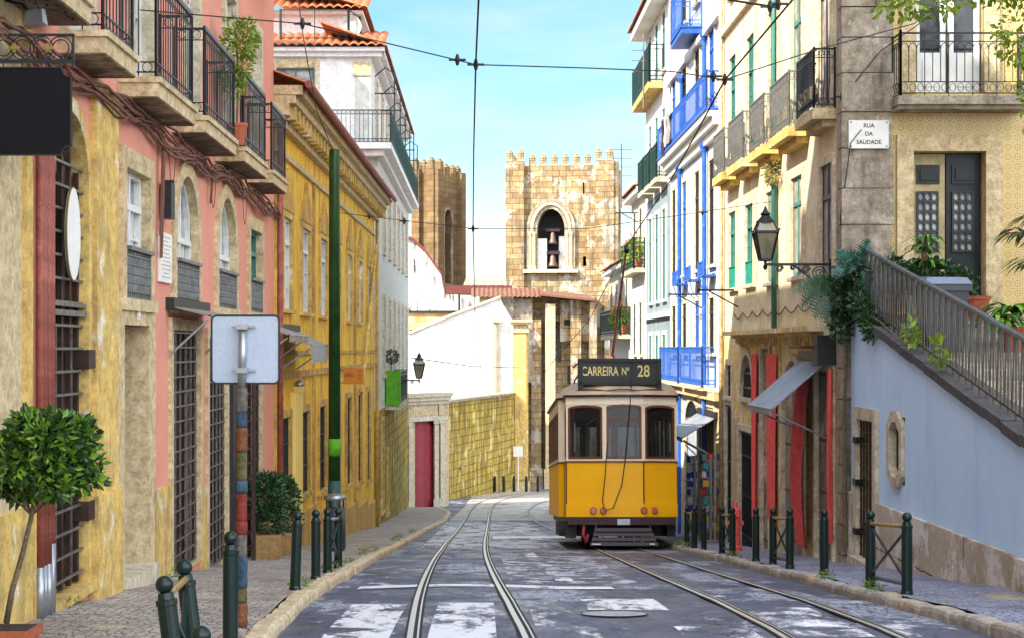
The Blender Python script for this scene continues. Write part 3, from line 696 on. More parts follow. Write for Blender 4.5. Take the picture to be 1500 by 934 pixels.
# rust-coloured downpipes by the left edge
for k, (s, r, zb, m_) in enumerate(((13.66, .035, -1.75, RUST), (13.78, .03, -1.75, RUST), (13.9, .035, -1.75, RUST), (14.02, .03, -1.6, RUST))):
    q = MB(); q.tube([FL.pt(s, g(s)+.0, .07), FL.pt(s, zb, .07)], r*1.15, 8); q2 = MB(); q2.tube([FL.pt(s, zb, .07), FL.pt(s, 2.4, .07)], r, 8)
    t = T('downpipe', ('rust-red downpipe beside the beige stone corner, %s of four' % ('nearest', 'second', 'third', 'farthest')[k]), 'pipe', FL.pt(s, g(s), .07), 'rust-red downpipes')
    t.part('pipe', q2, m_, smooth=True); t.part('metal_sleeve', q, STEEL, smooth=True)
# cable bundle along the facade
rnd = random.Random(5)
for j, (lab, off, mm) in enumerate((('thick brown cable bundle sagging under the pink house balconies', 0, CABLE), ('thin black cables looped above the black hanging sign', 1, CABLE_B))):
    q = MB()
    if j == 0:
        for k in range(9):
            ph = rnd.uniform(0, 6); pts = []
            for i in range(70):
                s = 12.4+i*.25; z = 2.36-.0*s+rnd.gauss(0, .012)+.05*math.sin(s*.9+ph)+.05*math.sin(s*2.3+ph*2)-.02*k+.05
                pts.append(FL.pt(s, z, .10+.03*math.sin(s*1.7+ph)))
            q.tube(pts, .011 if k % 2 else .017, 5)
        for s, zl in ((18.95, 1.0), (18.9, 1.25), (22.4, 1.9)): q.tube([FL.pt(s, 2.35, .08), FL.pt(s+.03, (2.35+zl)/2, .06), FL.pt(s-.02, zl, .05)], .018, 5)
        for s in (19.3, 22.3, 25.3):
            q.tube([FL.pt(s+.5*t, 2.3-.45*math.sin(PI*t/1.0)*(1 if t < 1 else 0), .06) for t in [i/10 for i in range(11)]], .006, 4)
    else:
        for k in range(4): q.tube([FL.pt(12.3+.3*k, 2.9+.1*k, .1), FL.pt(12.5+.3*k, 2.5+.05*k, .28), FL.pt(12.9+.25*k, 2.62, .34), FL.pt(13.3+.1*k, 2.9+.1*k, .15), FL.pt(13.6, 3.3, .05)], .009, 5)
    solo('cable_bundle', q, mm, FL.pt(13, 2.3, 0), lab, 'cables')
# junction box, plaque, oval sign, hanging sign
q = MB(); q.fbox(FL, 19.05, 19.28, 1.45, 1.85, .03, .14); q.fbox(FL, 19.3, 19.36, 1.5, 1.9, .02, .12)
solo('junction_box', q, GREY_D, FL.pt(19.1, 1.45, .03), 'small dark junction box on pink wall above the white plaque', 'box')
t = T('wall_plaque', 'white rectangular stone plaque with rows of small writing on pink wall', 'plaque', FL.pt(19.3, .74, 0))
q = MB(); q.fbox(FL, 18.95, 19.68, .74, 1.30, .005, .035); t.part('slab', q, MARBLE)
q = MB(); rnd = random.Random(8)
for r_ in range(11):
    z = 1.25-.045*r_; w = rnd.uniform(.12, .28); s = 19.315-w
    while s < 19.315+w:
        l = rnd.uniform(.02, .07); q.fbox(FL, s, s+l, z-.008, z+.004, .035, .037); s += l+.02
t.part('lettering', q, M('faded_lettering', (.35, .33, .3), rough=.8, bump=0))
t = T('oval_sign', 'white upright oval sign hung on the iron grille of the tall arch', 'sign', FL.pt(14.85, .6, .05))
q = MB(); q.prism([(14.86+.24*math.cos(i*PI/18), .99+.40*math.sin(i*PI/18)) for i in range(36)], lambda a, b: FL.pt(a, b, .03), lambda a, b: FL.pt(a, b, .055)); t.part('board', q, MARBLE)
q = MB(); q.tube([FL.pt(14.86+.245*math.cos(i*PI/18), .99+.405*math.sin(i*PI/18), .045) for i in range(37)], .010, 5); t.part('rim', q, GOLD)
t = T('hanging_sign', 'large blank black sign board with notched corners hanging at the left edge', 'sign', (-3.25, 12.5, 1.4))
FS = Fx(12.5); x0, x1, z0, z1, c = -3.58, -3.0, 1.41, 2.05, .07
pts = [(x0, z0)]+[(x1-c+.0, z0)]+[(x1-c*math.cos(a*PI/10), z0+c*math.sin(a*PI/10)) for a in range(1, 5)]+[(x1, z0+c), (x1, z1-c)]+[(x1-c*math.sin(a*PI/10), z1-c*math.cos(a*PI/10)) for a in range(1, 5)]+[(x1-c, z1), (x0, z1)]
q = MB(); q.prism(pts, lambda a, b: FS.pt(a, b, .025), lambda a, b: FS.pt(a, b, -.025)); t.part('board', q, SIGNB)
q = MB(); q.tube([FS.pt(a, b, .027) for a, b in pts], .006, 4); t.part('edge_moulding', q, GREY_D)
q = MB(); q.fbox(FS, -3.6, -2.98, 2.085, 2.11, -.015, .015); q.fbox(FS, -3.6, -2.98, 2.285, 2.30, -.015, .015); q.fbox(FS, -2.995, -2.98, 2.05, 2.30, -.01, .01)
for i in range(4):
    xc = -3.5+.14*i
    for rr in (.085, .06): q.tube([FS.pt(xc+rr*math.cos(a*PI/9), 2.197+rr*math.sin(a*PI/9), 0) for a in range(19)], .006, 4, cap=False)
    q.tube([FS.pt(xc, 2.05, 0), FS.pt(xc, 2.1, 0)], .006, 4)
t.part('bracket', q, IRON)
q = MB()
for xc in (-3.42, -3.17):
    for a in range(4): q.fbox(FS, xc-.012+.028*math.cos(a*PI/2), xc+.012+.028*math.cos(a*PI/2), 2.197-.012+.022*math.sin(a*PI/2), 2.197+.012+.022*math.sin(a*PI/2), .0, .018)
    q.fbox(FS, xc-.016, xc+.016, 2.18, 2.214, .0, .024)
t.part('flower_ornament', q, GOLD)
# floodlight
t = T('floodlight', 'small grey floodlight fixed under the nearest left balcony', 'light', P(52, 38, 12.9))
q = MB(); a = Vector(P(52, 30, 12.9)); q.hexa([(a.x-.07, a.y-.08, a.z-.06), (a.x+.08, a.y-.1, a.z-.03), (a.x+.08, a.y+.06, a.z-.03), (a.x-.07, a.y+.06, a.z-.06), (a.x-.06, a.y-.06, a.z+.06), (a.x+.06, a.y-.06, a.z+.09), (a.x+.06, a.y+.05, a.z+.09), (a.x-.06, a.y+.05, a.z+.06)]); t.part('housing', q, STEEL)
q = MB(); q.tube([(a.x, a.y, a.z), (a.x-.1, a.y, a.z+.12), (-3.6, a.y, a.z+.15)], .012, 5); t.part('arm', q, IRON)
# retracted awnings, left
def awning(lab, a, b, zt, out, drop, mat, sgn_F, val=.12, grp='shop awnings'):
    t = T('awning', lab, 'awning', sgn_F.pt((a+b)/2, zt, 0), grp)
    q = MB(); q.hexa([sgn_F.pt(a, zt-.02, 0), sgn_F.pt(b, zt-.02, 0), sgn_F.pt(b, zt-drop-.02, out), sgn_F.pt(a, zt-drop-.02, out), sgn_F.pt(a, zt, 0), sgn_F.pt(b, zt, 0), sgn_F.pt(b, zt-drop, out), sgn_F.pt(a, zt-drop, out)]); t.part('canopy', q, mat)
    q = MB()
    n = 14
    for i in range(n):
        s0 = a+(b-a)*i/n; s1 = a+(b-a)*(i+1)/n; zz = zt-drop-val*(1-.2*(i % 2)); q.hexa([sgn_F.pt(s0, zz, out), sgn_F.pt(s1, zz, out), sgn_F.pt(s1, zz, out+.012), sgn_F.pt(s0, zz, out+.012), sgn_F.pt(s0, zt-drop, out), sgn_F.pt(s1, zt-drop, out), sgn_F.pt(s1, zt-drop, out+.012), sgn_F.pt(s0, zt-drop, out+.012)])
    t.part('valance', q, mat)
    q = MB(); q.fbox(sgn_F, a-.05, b+.05, zt-.06, zt+.08, .0, .1)
    t.part('cassette', q, GREY_D)
    q = MB()
    for s in (a+.05, b-.05): q.tube([sgn_F.pt(s, zt-drop-.45, .04), sgn_F.pt(s, zt-drop-.05, out-.03)], .015, 5)
    q.tube([sgn_F.pt(a, zt-drop, out), sgn_F.pt(b, zt-drop, out)], .022, 6); t.part('arms', q, STEEL)
awning('faded beige awning folded above the first shop grille of the pink house', 19.5, 22.0, .50, .5, .12, CANVAS, FL, .08)
FYk = Fr(-3.6, .014, 29.7)
awning('worn pale awning at the end of the pink house behind the square sign', 26.5, 29.3, .42, .62, .2, CANVAS, FL, .12)
awning('tilted pale awning on the yellow house above the green bin pole', 29.9, 32.6, .36, .62, .30, CANVAS_L, FYk, .32)

# ---------------- yellow house
yh = T('yellow_house', 'long ochre-yellow house with hooded windows and deep stone eaves', 'house', (-3.5, 40, g(40)))
FY = Fr(-3.6, .014, 29.7)
UP_ = [(30.7, 31.9), (33.5, 34.9), (36.8, 38.2), (40.0, 41.3), (43.2, 44.4), (46.4, 47.6), (49.5, 50.6)]
uw = [(a, b, .71, 2.38) for a, b in UP_]
lw = [(a-.2, b-.2, max(-2.85-.06*(a-33), -4.6), -1.25) for a, b in UP_]
block(yh, FY, 29.62, 52.3, -5.9, 4.55, uw+lw, YEL, 8)
for i, o in enumerate(uw):
    w_ = window(yh, FY, *o, surr=STONE_Y, w=.12, fm=PAINTW, gm=GLASS, rows=3, dep=.09)
    q = MB(); m_ = (o[0]+o[1])/2; hw = (o[1]-o[0])/2+.16
    pl = [(-hw, 2.5), (hw, 2.5), (hw, 2.72), (hw*.6, 2.82), (hw*.28, 3.05), (0, 3.3), (-hw*.28, 3.05), (-hw*.6, 2.82), (-hw, 2.72)]
    q.prism([(m_+a, z) for a, z in pl], lambda a, z: FY.pt(a, z, -.01), lambda a, z: FY.pt(a, z, .07)); yh.part('hood', q, YEL_B, w_)
for o in lw:
    w_ = window(yh, FY, *o, surr=YEL_B, w=.14, fm=GREENI, gm=GLASS, rows=2, dep=.16)
    q = MB(); grille(q, FY, o[0]+.03, o[1]-.03, o[2]+.02, o[3]-.02, -.03, 6, 3, .012)
    for i in range(5):
        s = o[0]+(o[1]-o[0])*(i+.5)/5; q.tube([FY.pt(s+.07*math.cos(t*PI/4), o[3]-.12+.07*math.sin(t*PI/4), -.05) for t in range(9)], .008, 3, cap=False)
    yh.part('grille', q, IRON, w_)
q = MB(); q.fbox(FY, 29.62, 52.3, -.55, -.42, 0, .06); q.fbox(FY, 29.62, 52.3, -.12, -.04, 0, .04); yh.part('string_course', q, YEL_B)
q = MB(); q.fbox(FY, 29.62, 52.3, 3.42, 3.52, 0, .07); q.fbox(FY, 29.62, 52.3, 3.9, 4.05, 0, .14); q.fbox(FY, 29.62, 52.4, 4.05, 4.25, 0, .26); q.fbox(FY, 29.62, 52.5, 4.25, 4.40, 0, .38); q.fbox(FY, 29.6, 52.6, 4.40, 4.56, -.2, .5); yh.part('cornice', q, STONE)
for i in range(38):
    s = 29.9+i*.6; q = MB(); q.fbox(FY, s, s+.2, 4.0, 4.245, .15, .34); yh.part('eave_bracket', q, STONE_Y)
q = tiles(FY, 29.5, 52.6, 4.58, 6.6, .58, -5, .26); yh.part('roof', q, TILE)
q = MB(); q.tube([FY.pt(29.5, 4.56, .62), FY.pt(52.6, 4.56, .62)], .07, 8); yh.part('gutter', q, RUST)
q = MB()
for a, b in zip([29.62, 33.0, 36.0, 39.5, 42.8, 46.0, 49.2], [33.0, 36.0, 39.5, 42.8, 46.0, 49.2, 52.3]): q.fbox(FY, a, b, -6.1, min(g((a+b)/2)+.75, lw[0][2]+3), -.01, .06)
yh.part('plinth', q, YEL_B)
q = MB(); q.fbox(FY, 31.95, 33.05, -3.4, -.82, -.01, .10); yh.part('pale_panel', q, YEL_L)
for s in (29.8, 35.6, 39.2, 45.4): 
    q = MB(); q.fbox(FY, s-.12, s+.12, -5.6, 3.4, -.01, .05); yh.part('pilaster', q, YEL_B)
q = MB(); q.tube([FY.pt(46.5, -1.2, .1), FY.pt(51.7, 3.1, .12)], .05, 6)
yh.part('diagonal_conduit', q, STONE_Y)
for s, lab in ((29.72, 'brown downpipe at the joint of the pink and yellow houses'), (52.2, 'ochre downpipe at the far end of the yellow house')):
    q = MB(); q.tube([FY.pt(s, g(s), .1), FY.pt(s, 4.2, .1)], .055, 8); q.tube([FY.pt(s, 4.2, .1), FY.pt(s, 4.5, .55)], .055, 8); solo('downpipe', q, RUST if s < 40 else YEL_B, FY.pt(s, g(s), .1), lab, 'pipe', smooth=True)
t = T('dome_vent', 'small round metal vent above the pale panel on the yellow house', 'vent', FY.pt(32.5, -.8, .1)); q = MB(); q.ball(FY.pt(32.5, -.68, .1), .09); t.part('dome', q, STEEL, smooth=True)
q = MB(); q.fbox(FY, 32.4, 32.6, -.82, -.72, 0, .18); t.part('base', q, YEL_L)

# ---------------- pole, bin, orange sign
t = T('tram_wire_pole', 'tall dark green round pole with a lime band, in front of the yellow house', 'pole', (-2.84, 33, g(33)))
q = MB(); q.lathe([(.125, 0), (.125, 1.3)], (-2.84, 33, g(33)), 16); t.part('painted_base', q, M('teal_flyposted_paint', (.01, .09, .09), (.02, .05, .06), 6, .5, cover=(.35, .42, .42), ca=.62, cb=.66, cs=6), smooth=True)
q = MB(); q.lathe([(.118, g(33)+1.3), (.105, 3.7), (.105, 3.8), (.09, 3.84)], (-2.84, 33, 0), 16); t.part('shaft', q, M('dark_green_pole_paint', (.004, .035, .008), (.015, .085, .012), 3, .4), smooth=True)
q = MB(); q.lathe([(.127, 0), (.127, .33)], (-2.84, 33, H(667, 33)), 16); t.part('lime_band', q, LIME, smooth=True)
t = T('litter_bin', 'dark grey domed litter bin at the foot of the green pole', 'litter bin', (-2.62, 30.6, g(30.6)))
q = MB(); q.lathe([(.15, .0), (.19, .06), (.19, .78)], (-2.62, 30.6, g(30.6)), 16); t.part('body', q, BIN, smooth=True)
q = MB(); q.lathe([(.21, .93), (.2, .99), (.12, 1.03), (.01, 1.04)], (-2.62, 30.6, g(30.6)), 16); t.part('lid', q, STEEL, smooth=True)
q = MB()
for a in range(4): q.tube([(-2.62+.17*math.cos(a*PI/2+.6), 30.6+.17*math.sin(a*PI/2+.6), g(30.6)+.76), (-2.62+.17*math.cos(a*PI/2+.6), 30.6+.17*math.sin(a*PI/2+.6), g(30.6)+.95)], .015, 5)
t.part('lid_support', q, BIN)
t = T('shop_sign', 'orange square hanging sign with a pair of ring shapes on the yellow house', 'sign', (-2.9, 39, H(562, 39)))
FG = Fx(39); xa, xb = (503-705)*39/F0, (533-705)*39/F0
q = MB(); q.fbox(FG, xa, xb, H(562, 39), H(538, 39), -.03, .03); t.part('panel', q, ORANGE)
q = MB(); q.fbox(FG, -3.5, xa, H(541, 39)-.01, H(541, 39)+.01, -.01, .01); q.fbox(FG, -3.5, xa, H(560, 39)-.01, H(560, 39)+.01, -.01, .01); t.part('bracket', q, IRON)
zc = H(548.5, 39)
for xc in (xa+.1, xa+.19): q = MB(); q.tube([FG.pt(xc+.05*math.cos(a*PI/8), zc+.025*math.sin(a*PI/8), .034) for a in range(17)], .008, 4); t.part('ring_emblem', q, REDDOOR)
for k in range(3): q = MB(); q.fbox(FG, xb-.13, xb-.05, zc+.08-.09*k, zc+.1-.09*k, .03, .034); t.part('printed_line', q, REDDOOR)

q = leaves([(lerp(KL, y_)-.2+random.uniform(-.1, .05), y_, g(y_)+.03, .1, .2, .05) for y_ in (18.2, 22.5, 24.6, 29, 31, 38.5, 41, 46)]+[(lerp(KR, y_)+.1, y_, g(y_)+.03, .1, .25, .06) for y_ in (17.2, 19.6, 27, 33.5, 34.8)]+[(-3.5, y_, g(y_)+.05, .06, .25, .06) for y_ in (14.6, 19.3, 24.4, 30.5)], 1300, .05, 200, .1, 3)
solo('kerb_weeds', q, LF_Y, (0, 0, 0), 'small weeds and moss growing in the kerb and wall joints', 'weeds', kind='stuff')
# ---------------- planters by the wall
for k, (y, x) in enumerate(((26.0, -3.25), (27.6, -3.2))):
    t = T('planter_bush', ('dark glossy bush in a square wooden planter, nearer of the two' if k == 0 else 'dark glossy bush in a square wooden planter, further of the two'), 'potted bush', (x, y, g(y)), 'potted bushes by the grille gate')
    z = g(y); q = MB(); q.hexa([(x-.17, y-.17, z), (x+.17, y-.17, z), (x+.17, y+.17, z), (x-.17, y+.17, z), (x-.22, y-.22, z+.40), (x+.22, y-.22, z+.40), (x+.22, y+.22, z+.40), (x-.22, y+.22, z+.40)]); t.part('planter', q, WOOD)
    q = leaves([(x, y, z+.95, .27, .27, .33), (x+.04, y, z+.62, .24, .24, .26), (x-.04, y, z+1.15, .2, .2, .18)], 1500, .085, 11+k, .3); t.part('crown', q, LF_D)
    q = MB(); q.tube([(x, y, z+.35), (x+.01, y, z+.9)], .02, 5); t.part('stem', q, BARK)
# ---------------- topiary
x, y = -3.12, 11.35; z = g(y)-.05
t = T('topiary_tree', 'round-headed bay tree on a thin leaning stem in a terracotta pot', 'potted tree', (x, y, z))
q = MB(); q.hexa([(x-.13, y-.13, z), (x+.13, y-.13, z), (x+.13, y+.13, z), (x-.13, y+.13, z), (x-.15, y-.15, z+.24), (x+.15, y-.15, z+.24), (x+.15, y+.15, z+.24), (x-.15, y+.15, z+.24)]); q.box(x-.165, x+.165, y-.165, y+.165, z+.20, z+.25); t.part('pot', q, TERRA)
q = MB(); q.box(x-.13, x+.13, y-.13, y+.13, z+.22, z+.255); t.part('soil', q, SOIL)
q = MB(); q.tube([(x-.04, y, z+.28), (x+.0, y, z+.5), (x+.07, y, z+.75), (x+.13, y, z+1.0), (x+.17, y, z+1.25)], .022, 7, .014)
for dx, dz in ((-.15, .25), (.14, .3), (.02, .4), (.2, .12), (-.22, .1)): q.tube([(x+.13, y, z+1.0), (x+.17+dx, y+dx*.4, z+1.1+dz)], .01, 5, .004)
t.part('trunk', q, BARK, smooth=True)
cx, cz = x+.22, z+1.37
rnd = random.Random(44); cl_ = [(cx, y, cz, .27, .27, .25)]
for i in range(22):
    a_ = rnd.uniform(0, 2*PI); e_ = rnd.uniform(-.8, 1.2); cl_.append((cx+.27*math.cos(a_)*math.cos(e_), y+.26*math.sin(a_)*math.cos(e_), cz+.25*math.sin(e_), rnd.uniform(.09, .15), .12, rnd.uniform(.08, .13)))
q = leaves(cl_, 5200, .075, 3, .25, 2.0)
t.part('crown', q, LEAF('bay_leaf', (.010, .040, .012), (.22, .42, .03), .25))
# balcony plant
x, y, z = -3.28, 22.9, 3.1
t = T('balcony_plant', 'tall yellow-green leafy shrub standing on a left balcony', 'potted plant', (x, y, 2.72))
q = leaves([(x, y, 3.95, .22, .25, .5), (x+.12, y, 4.15, .16, .2, .28), (x-.06, y, 3.6, .16, .2, .25)], 900, .085, 21, .2); t.part('crown', q, LF_Y)
q = MB(); q.tube([(x, y, 2.95), (x+.02, y, 3.6), (x-.01, y, 4.2)], .015, 5); q.tube([(x, y, 3.4), (x+.12, y, 4.1)], .01, 4); t.part('stem', q, BARK)
q = MB(); q.lathe([(.09, 0), (.14, .25), (.15, .25), (.15, .29)], (x, y, 2.72), 12); t.part('pot', q, TERRA, smooth=False)

# ---------------- square traffic sign seen from behind
x, y = (354-705)*13.2/F0, 13.2; zg = g(y)
t = T('traffic_sign', 'square aluminium road sign seen from behind on a knitted multicoloured post', 'road sign', (x, y, zg))
cols = [('red', (.30, .05, .035)), ('rust', (.26, .10, .045)), ('blue', (.05, .11, .17)), ('green', (.16, .15, .06)), ('grey', (.18, .17, .15))]
YM = {n: M('yarn_'+n, c, tuple(v*.4 for v in c), 12, .95, bump=1.0, fine=70) for n, c in cols}
seq = ['rust', 'green', 'blue', 'grey', 'red', 'red', 'blue', 'green', 'rust', 'blue', 'grey']
ztop = H(568, y); n = len(seq)
for i, nm in enumerate(seq):
    jt = [0, .02, -.03, .04, .05, -.02, .03, -.04, .01, .03, -.02, 0]; a = zg+(ztop-zg)*i/n+jt[i]; b_ = zg+(ztop-zg)*(i+1)/n+jt[i+1]; q = MB(); rr = .041 if i % 2 else .045
    xo = x+.0; q.lathe([(rr*.94, a-(x*0)), (rr*1.04, a+.03), (rr, (a+b_)/2), (rr*1.04, b_-.03), (rr*.94, b_)], (xo, y, 0), 10); t.part('knitted_band', q, YM[nm], smooth=True)
q = MB(); q.tube([(x, y, ztop), (x+.01, y, H(474, y))], .03, 10); t.part('post', q, STEEL, smooth=True)
s2 = .262; cx = (358-705)*y/F0; cz = H(511.5, y); pl = []
for (sx, sz) in ((1, -1), (1, 1), (-1, 1), (-1, -1)):
    for a in range(5):
        a0 = {(1, -1): -90, (1, 1): 0, (-1, 1): 90, (-1, -1): 180}[(sx, sz)]+a*22.5; pl.append((cx+sx*(s2-.04)+.04*math.cos(R(a0)), cz+sz*(s2-.04)+.04*math.sin(R(a0))))
FT = Fx(y+.055)
q = MB(); q.prism(pl, lambda a, b: FT.pt(a, b, 0), lambda a, b: FT.pt(a, b, -.012)); t.part('panel', q, ALU)
q = MB(); q.tube([FT.pt(a, b, .004) for a, b in pl+pl[:1]], .008, 5); t.part('rolled_edge', q, GREY_D)
for zz in (H(478, y), H(542, y)):
    q = MB(); q.fbox(FT, cx-.075, cx+.085, zz-.012, zz+.012, .0, .02); q.fbox(FT, x-.04, x+.05, zz-.02, zz+.02, .02, .1); q.tube([FT.pt(x-.08, zz, .045), FT.pt(x+.09, zz, .045)], .007, 5); t.part('clamp', q, STEEL)

# ---------------- bollards
def bollard_parts(t, par, x, y, z, h=.80, lean=(0, 0)):
    Mx = Matrix.Translation((x, y, z)) @ Matrix.Rotation(lean[1], 4, 'Y') @ Matrix.Rotation(lean[0], 4, 'X')
    def tr(mb): mb.v = [tuple(Mx @ Vector(v)) for v in mb.v]; return mb
    q = MB(); q.lathe([(.062, -.1), (.062, .02), (.054, .04), (.052, h-.16), (.058, h-.155), (.058, h-.13), (.045, h-.125), (.04, h-.09)], (0, 0, 0), 16); a = t.part('post', tr(q), BOLL, par, smooth=False)
    q = MB(); q.ball((0, 0, h-.048), .049, 18); t.part('ball_cap', tr(q), BOLL, a, smooth=True)
    return a
def single(x, y, lab, h=.8, lean=(0, 0)):
    t = T('bollard', lab, 'bollard', (x, y, g(y)), 'dark green ball-topped bollards'); bollard_parts(t, None, x, y, g(y), h, lean)
def barrier(xa, ya, xb, yb, lab, lean=(0, 0), gold=True, h=.8):
    t = T('bollard_barrier', lab, 'barrier', ((xa+xb)/2, (ya+yb)/2, g((ya+yb)/2)), 'crossed twin-post barriers')
    za, zb = g(ya), g(yb)
    bollard_parts(t, None, xa, ya, za, h, lean); bollard_parts(t, None, xb, yb, zb, h, lean)
    lx, ly = math.sin(lean[1]), -math.sin(lean[0])
    def a(u, k): return Vector((xa+(xb-xa)*u+lx*k, ya+(yb-ya)*u+ly*k, za+(zb-za)*u+k))
    q = MB(); q.tube([a(0, .12), a(1, .64)], .016, 5); q.tube([a(0, .64), a(1, .12)], .016, 5); t.part('cross_bars', q, BOLL)
    q = MB(); q.tube([a(0, .10), a(1, .10)], .02, 5); t.part('bottom_bar', q, BOLL)
    q = MB(); q.tube([a(0, .66), a(1, .66)], .02, 6); t.part('top_bar', q, M('worn_brass_paint', (.48, .30, .05), (.30, .22, .12), 10, .5, .3) if gold else STEEL)
XR = 4.12
single(XR+.02, 20.6, 'dark green bollard in front of the street-corner stone pier, right side')
single(XR, 25.6, 'dark green bollard between the two yellow-barred barriers, by red curtains')
single(XR, 31.6, 'dark green bollard just right of the tram, before the souvenir shop')
barrier(XR+.02, 16.6, XR+.0, 18.07, 'large crossed barrier with two green posts in front of the blue wall')
barrier(XR+.02, 22.9, XR, 24.1, 'crossed barrier with yellow top bar near the red curtains')
barrier(XR, 28.0, XR, 29.2, 'crossed barrier in front of the red hydrant')
barrier(XR, 33.0, XR, 34.2, 'crossed barrier beside the right front corner of the tram')
single(-1.72, 11.7, 'tall dark green bollard just before the knitted sign post', .82)
single(-1.9, 17.4, 'dark green bollard alone on the left pavement, right after the sign post', .8, (0, R(2)))
single(-1.9, 19.6, 'dark green bollard just before the crossed barrier on the left kerb')
barrier(-1.92, 21.3, -1.92, 22.9, 'crossed barrier with grey bars on the left kerb near the litter bin', gold=False)
barrier(-1.60, 9.1, -1.66, 10.05, 'leaning pair of joined green posts at the bottom left', (0, R(-7)), h=.78)
single(-1.40, 8.35, 'ball-topped green bollard at the bottom edge, closest to the camera', .62, (R(6), R(4)))

# ---------------- white tall house beyond, left
WD = 4.2
wh = T('white_house', 'tall white house with tiled roof and wraparound terrace beyond the yellow house', 'house', (-3.3, 60, g(60)))
FW = Fr(-3.3)
cw = [57.6, 61.0, 64.4, 67.8, 71.2, 74.6]
ops = [(c-.5, c+.5, 3.2, 5.5) for c in cw]+[(c-.5, c+.5, -.9, 1.7) for c in cw]
block(wh, FW, 54.6, 77.5, -2.0, 6.3, ops, GREYW, 5.2)

for o in ops: window(wh, FW, *o, surr=STONE_P, w=.14, fm=PAINTG, gm=GLASS, rows=3, dep=.07)
q = MB(); q.wall(FW, 54.6, 77.5, -8.0, -2.0, [(56.2, 57.2, -5.4, -2.4), (59.5, 60.4, -5.8, -3.6)], .3); q.body(FW, 54.62, 77.5, -8, -2.01, -.35, -5.2); q.add([FW.pt(54.6, -8, 0), FW.pt(54.6, -2, 0), FW.pt(54.6, -2, -5.2), FW.pt(54.6, -8, -5.2)], [(0, 1, 2, 3)]); wh.part('stone_base', q, RUBBLE)
window(wh, FW, 56.2, 57.2, -5.4, -2.4, fm=GREENI, surr=STONE_Y); window(wh, FW, 59.5, 60.4, -5.8, -3.6, fm=GREENI, surr=STONE_Y)
q = MB(); q.fbox(FW, 54.1, 77.5, 6.1, 6.3, -5.3, .2); q.fbox(FW, 53.9, 77.6, 6.3, 6.5, -5.3, .45); wh.part('terrace_cornice', q, WHITE)
# upper storey
FG2 = Fx(54.9)
ops2 = [(-6.6, -5.35, 7.9, 9.0)]
q = MB(); q.wall(FG2, -8.6, -3.55, 6.5, 9.7, ops2, .2); q.body(FG2, -8.6, -3.56, 6.5, 9.65, -.45, -22); q.wall(Fr(-3.55), 54.9, 77.3, 6.5, 9.7, [(c-.5, c+.5, 6.6, 8.9) for c in cw], .2); wh.part('upper_storey', q, WHITE)
window(wh, FG2, -6.6, -5.35, 7.9, 9.0, fm=PAINTG, gm=GLASS_C, surr=STONE_P, rows=1, w=.15, dep=.1, transom=8.4)
for c_ in cw: window(wh, Fr(-3.55), c_-.5, c_+.5, 6.6, 8.9, fm=PAINTG, gm=GLASS, surr=STONE_P, rows=3, dep=.1)
q = MB(); q.fbox(FG2, -4.05, -3.6, 6.55, 9.15, 0, .03); wh.part('blind_window', q, GREYW)
q = MB(); q.fbox(FG2, -4.1, -3.56, 8.75, 9.2, .0, .07); wh.part('stone_lintel', q, STONE)
q = MB(); q.fbox(FG2, -6.75, -5.2, 9.02, 9.25, .0, .07); wh.part('stone_lintel', q, STONE)
q = MB(); q.fbox(FG2, -8.7, -3.2, 9.35, 9.5, 0, .2); q.fbox(FG2, -8.7, -3.1, 9.5, 9.62, 0, .35); q.fbox(Fr(-3.55), 54.7, 77.5, 9.5, 9.62, 0, .42); q.fbox(Fr(-3.55), 54.9, 77.4, 9.35, 9.5, 0, .25); wh.part('eave_moulding', q, WHITE)
q = tiles(FG2, -8.7, -3.08, 9.66, 10.5, .5, -2.0, .27, amp=.08); o = wh.part('roof', q, TILE)
q = tiles(Fr(-3.55), 54.5, 77.5, 9.66, 10.4, .52, -1.6, .27, amp=.08); wh.part('roof', q, TILE)
q = MB(); q.body(FG2, -8.6, -4.2, 9.7, 11.15, -1.6, -20); wh.part('penthouse', q, WHITE)
q = MB(); q.body(FG2, -8.6, -3.9, 11.0, 11.12, -1.3, -20.2); wh.part('penthouse_eave', q, WHITE)
q = tiles(Fx(56.0), -8.8, -3.7, 11.15, 12.2, .15, -3, .27, amp=.08); wh.part('roof', q, TILE)
q = tiles(Fr(-4.15), 55.9, 76, 11.15, 12.2, .4, -3, .27, amp=.08); wh.part('roof', q, TILE)
# terrace railings
q = railing([(-5.0, 54.15, 6.5), (-2.88, 54.15, 6.5)], 1.05, .14, .012); o = wh.part('terrace_railing', q, GREENI)
q = railing([(-2.88, 54.15, 6.5), (-2.88, 77.4, 6.5)], 1.05, .14, .014, rings=False); wh.part('terrace_railing', q, GREENI)
for y_ in (56, 60, 64, 68, 72, 76):
    q = MB(); q.tube([(-3.5, y_, 8.9), (-3.15, y_, 9.2), (-2.85, y_, 9.0), (-2.85, y_, 7.5)], .025, 5); q.tube([(-3.5, y_, 8.35), (-2.8, y_, 8.35)], .025, 5); wh.part('awning_hoop', q, GREENI)
q = railing([(-6.5, 55.3, 10.0), (-4.3, 55.3, 10.0)], .95, .8, .02, rings=False, mid=False); q2 = railing([(-4.3, 55.3, 10.0), (-4.0, 56.3, 9.95)], .95, .8, .02, rings=False, mid=False); wh.part('roof_rail', q, GREENI); wh.part('roof_rail', q2, GREENI)
t = T('satellite_dish', 'pale round satellite dish on the white house roof terrace', 'dish', (-4.35, 55.6, 9.9))
q = MB(); c0 = Vector((-4.25, 55.55, 10.45)); n_ = 20
rings_ = []
for i in range(5):
    r_ = .36*i/4; rings_.append([(c0.x+r_*math.cos(a*2*PI/n_), c0.y-.12*(i/4)**2, c0.z+r_*math.sin(a*2*PI/n_)) for a in range(n_)])
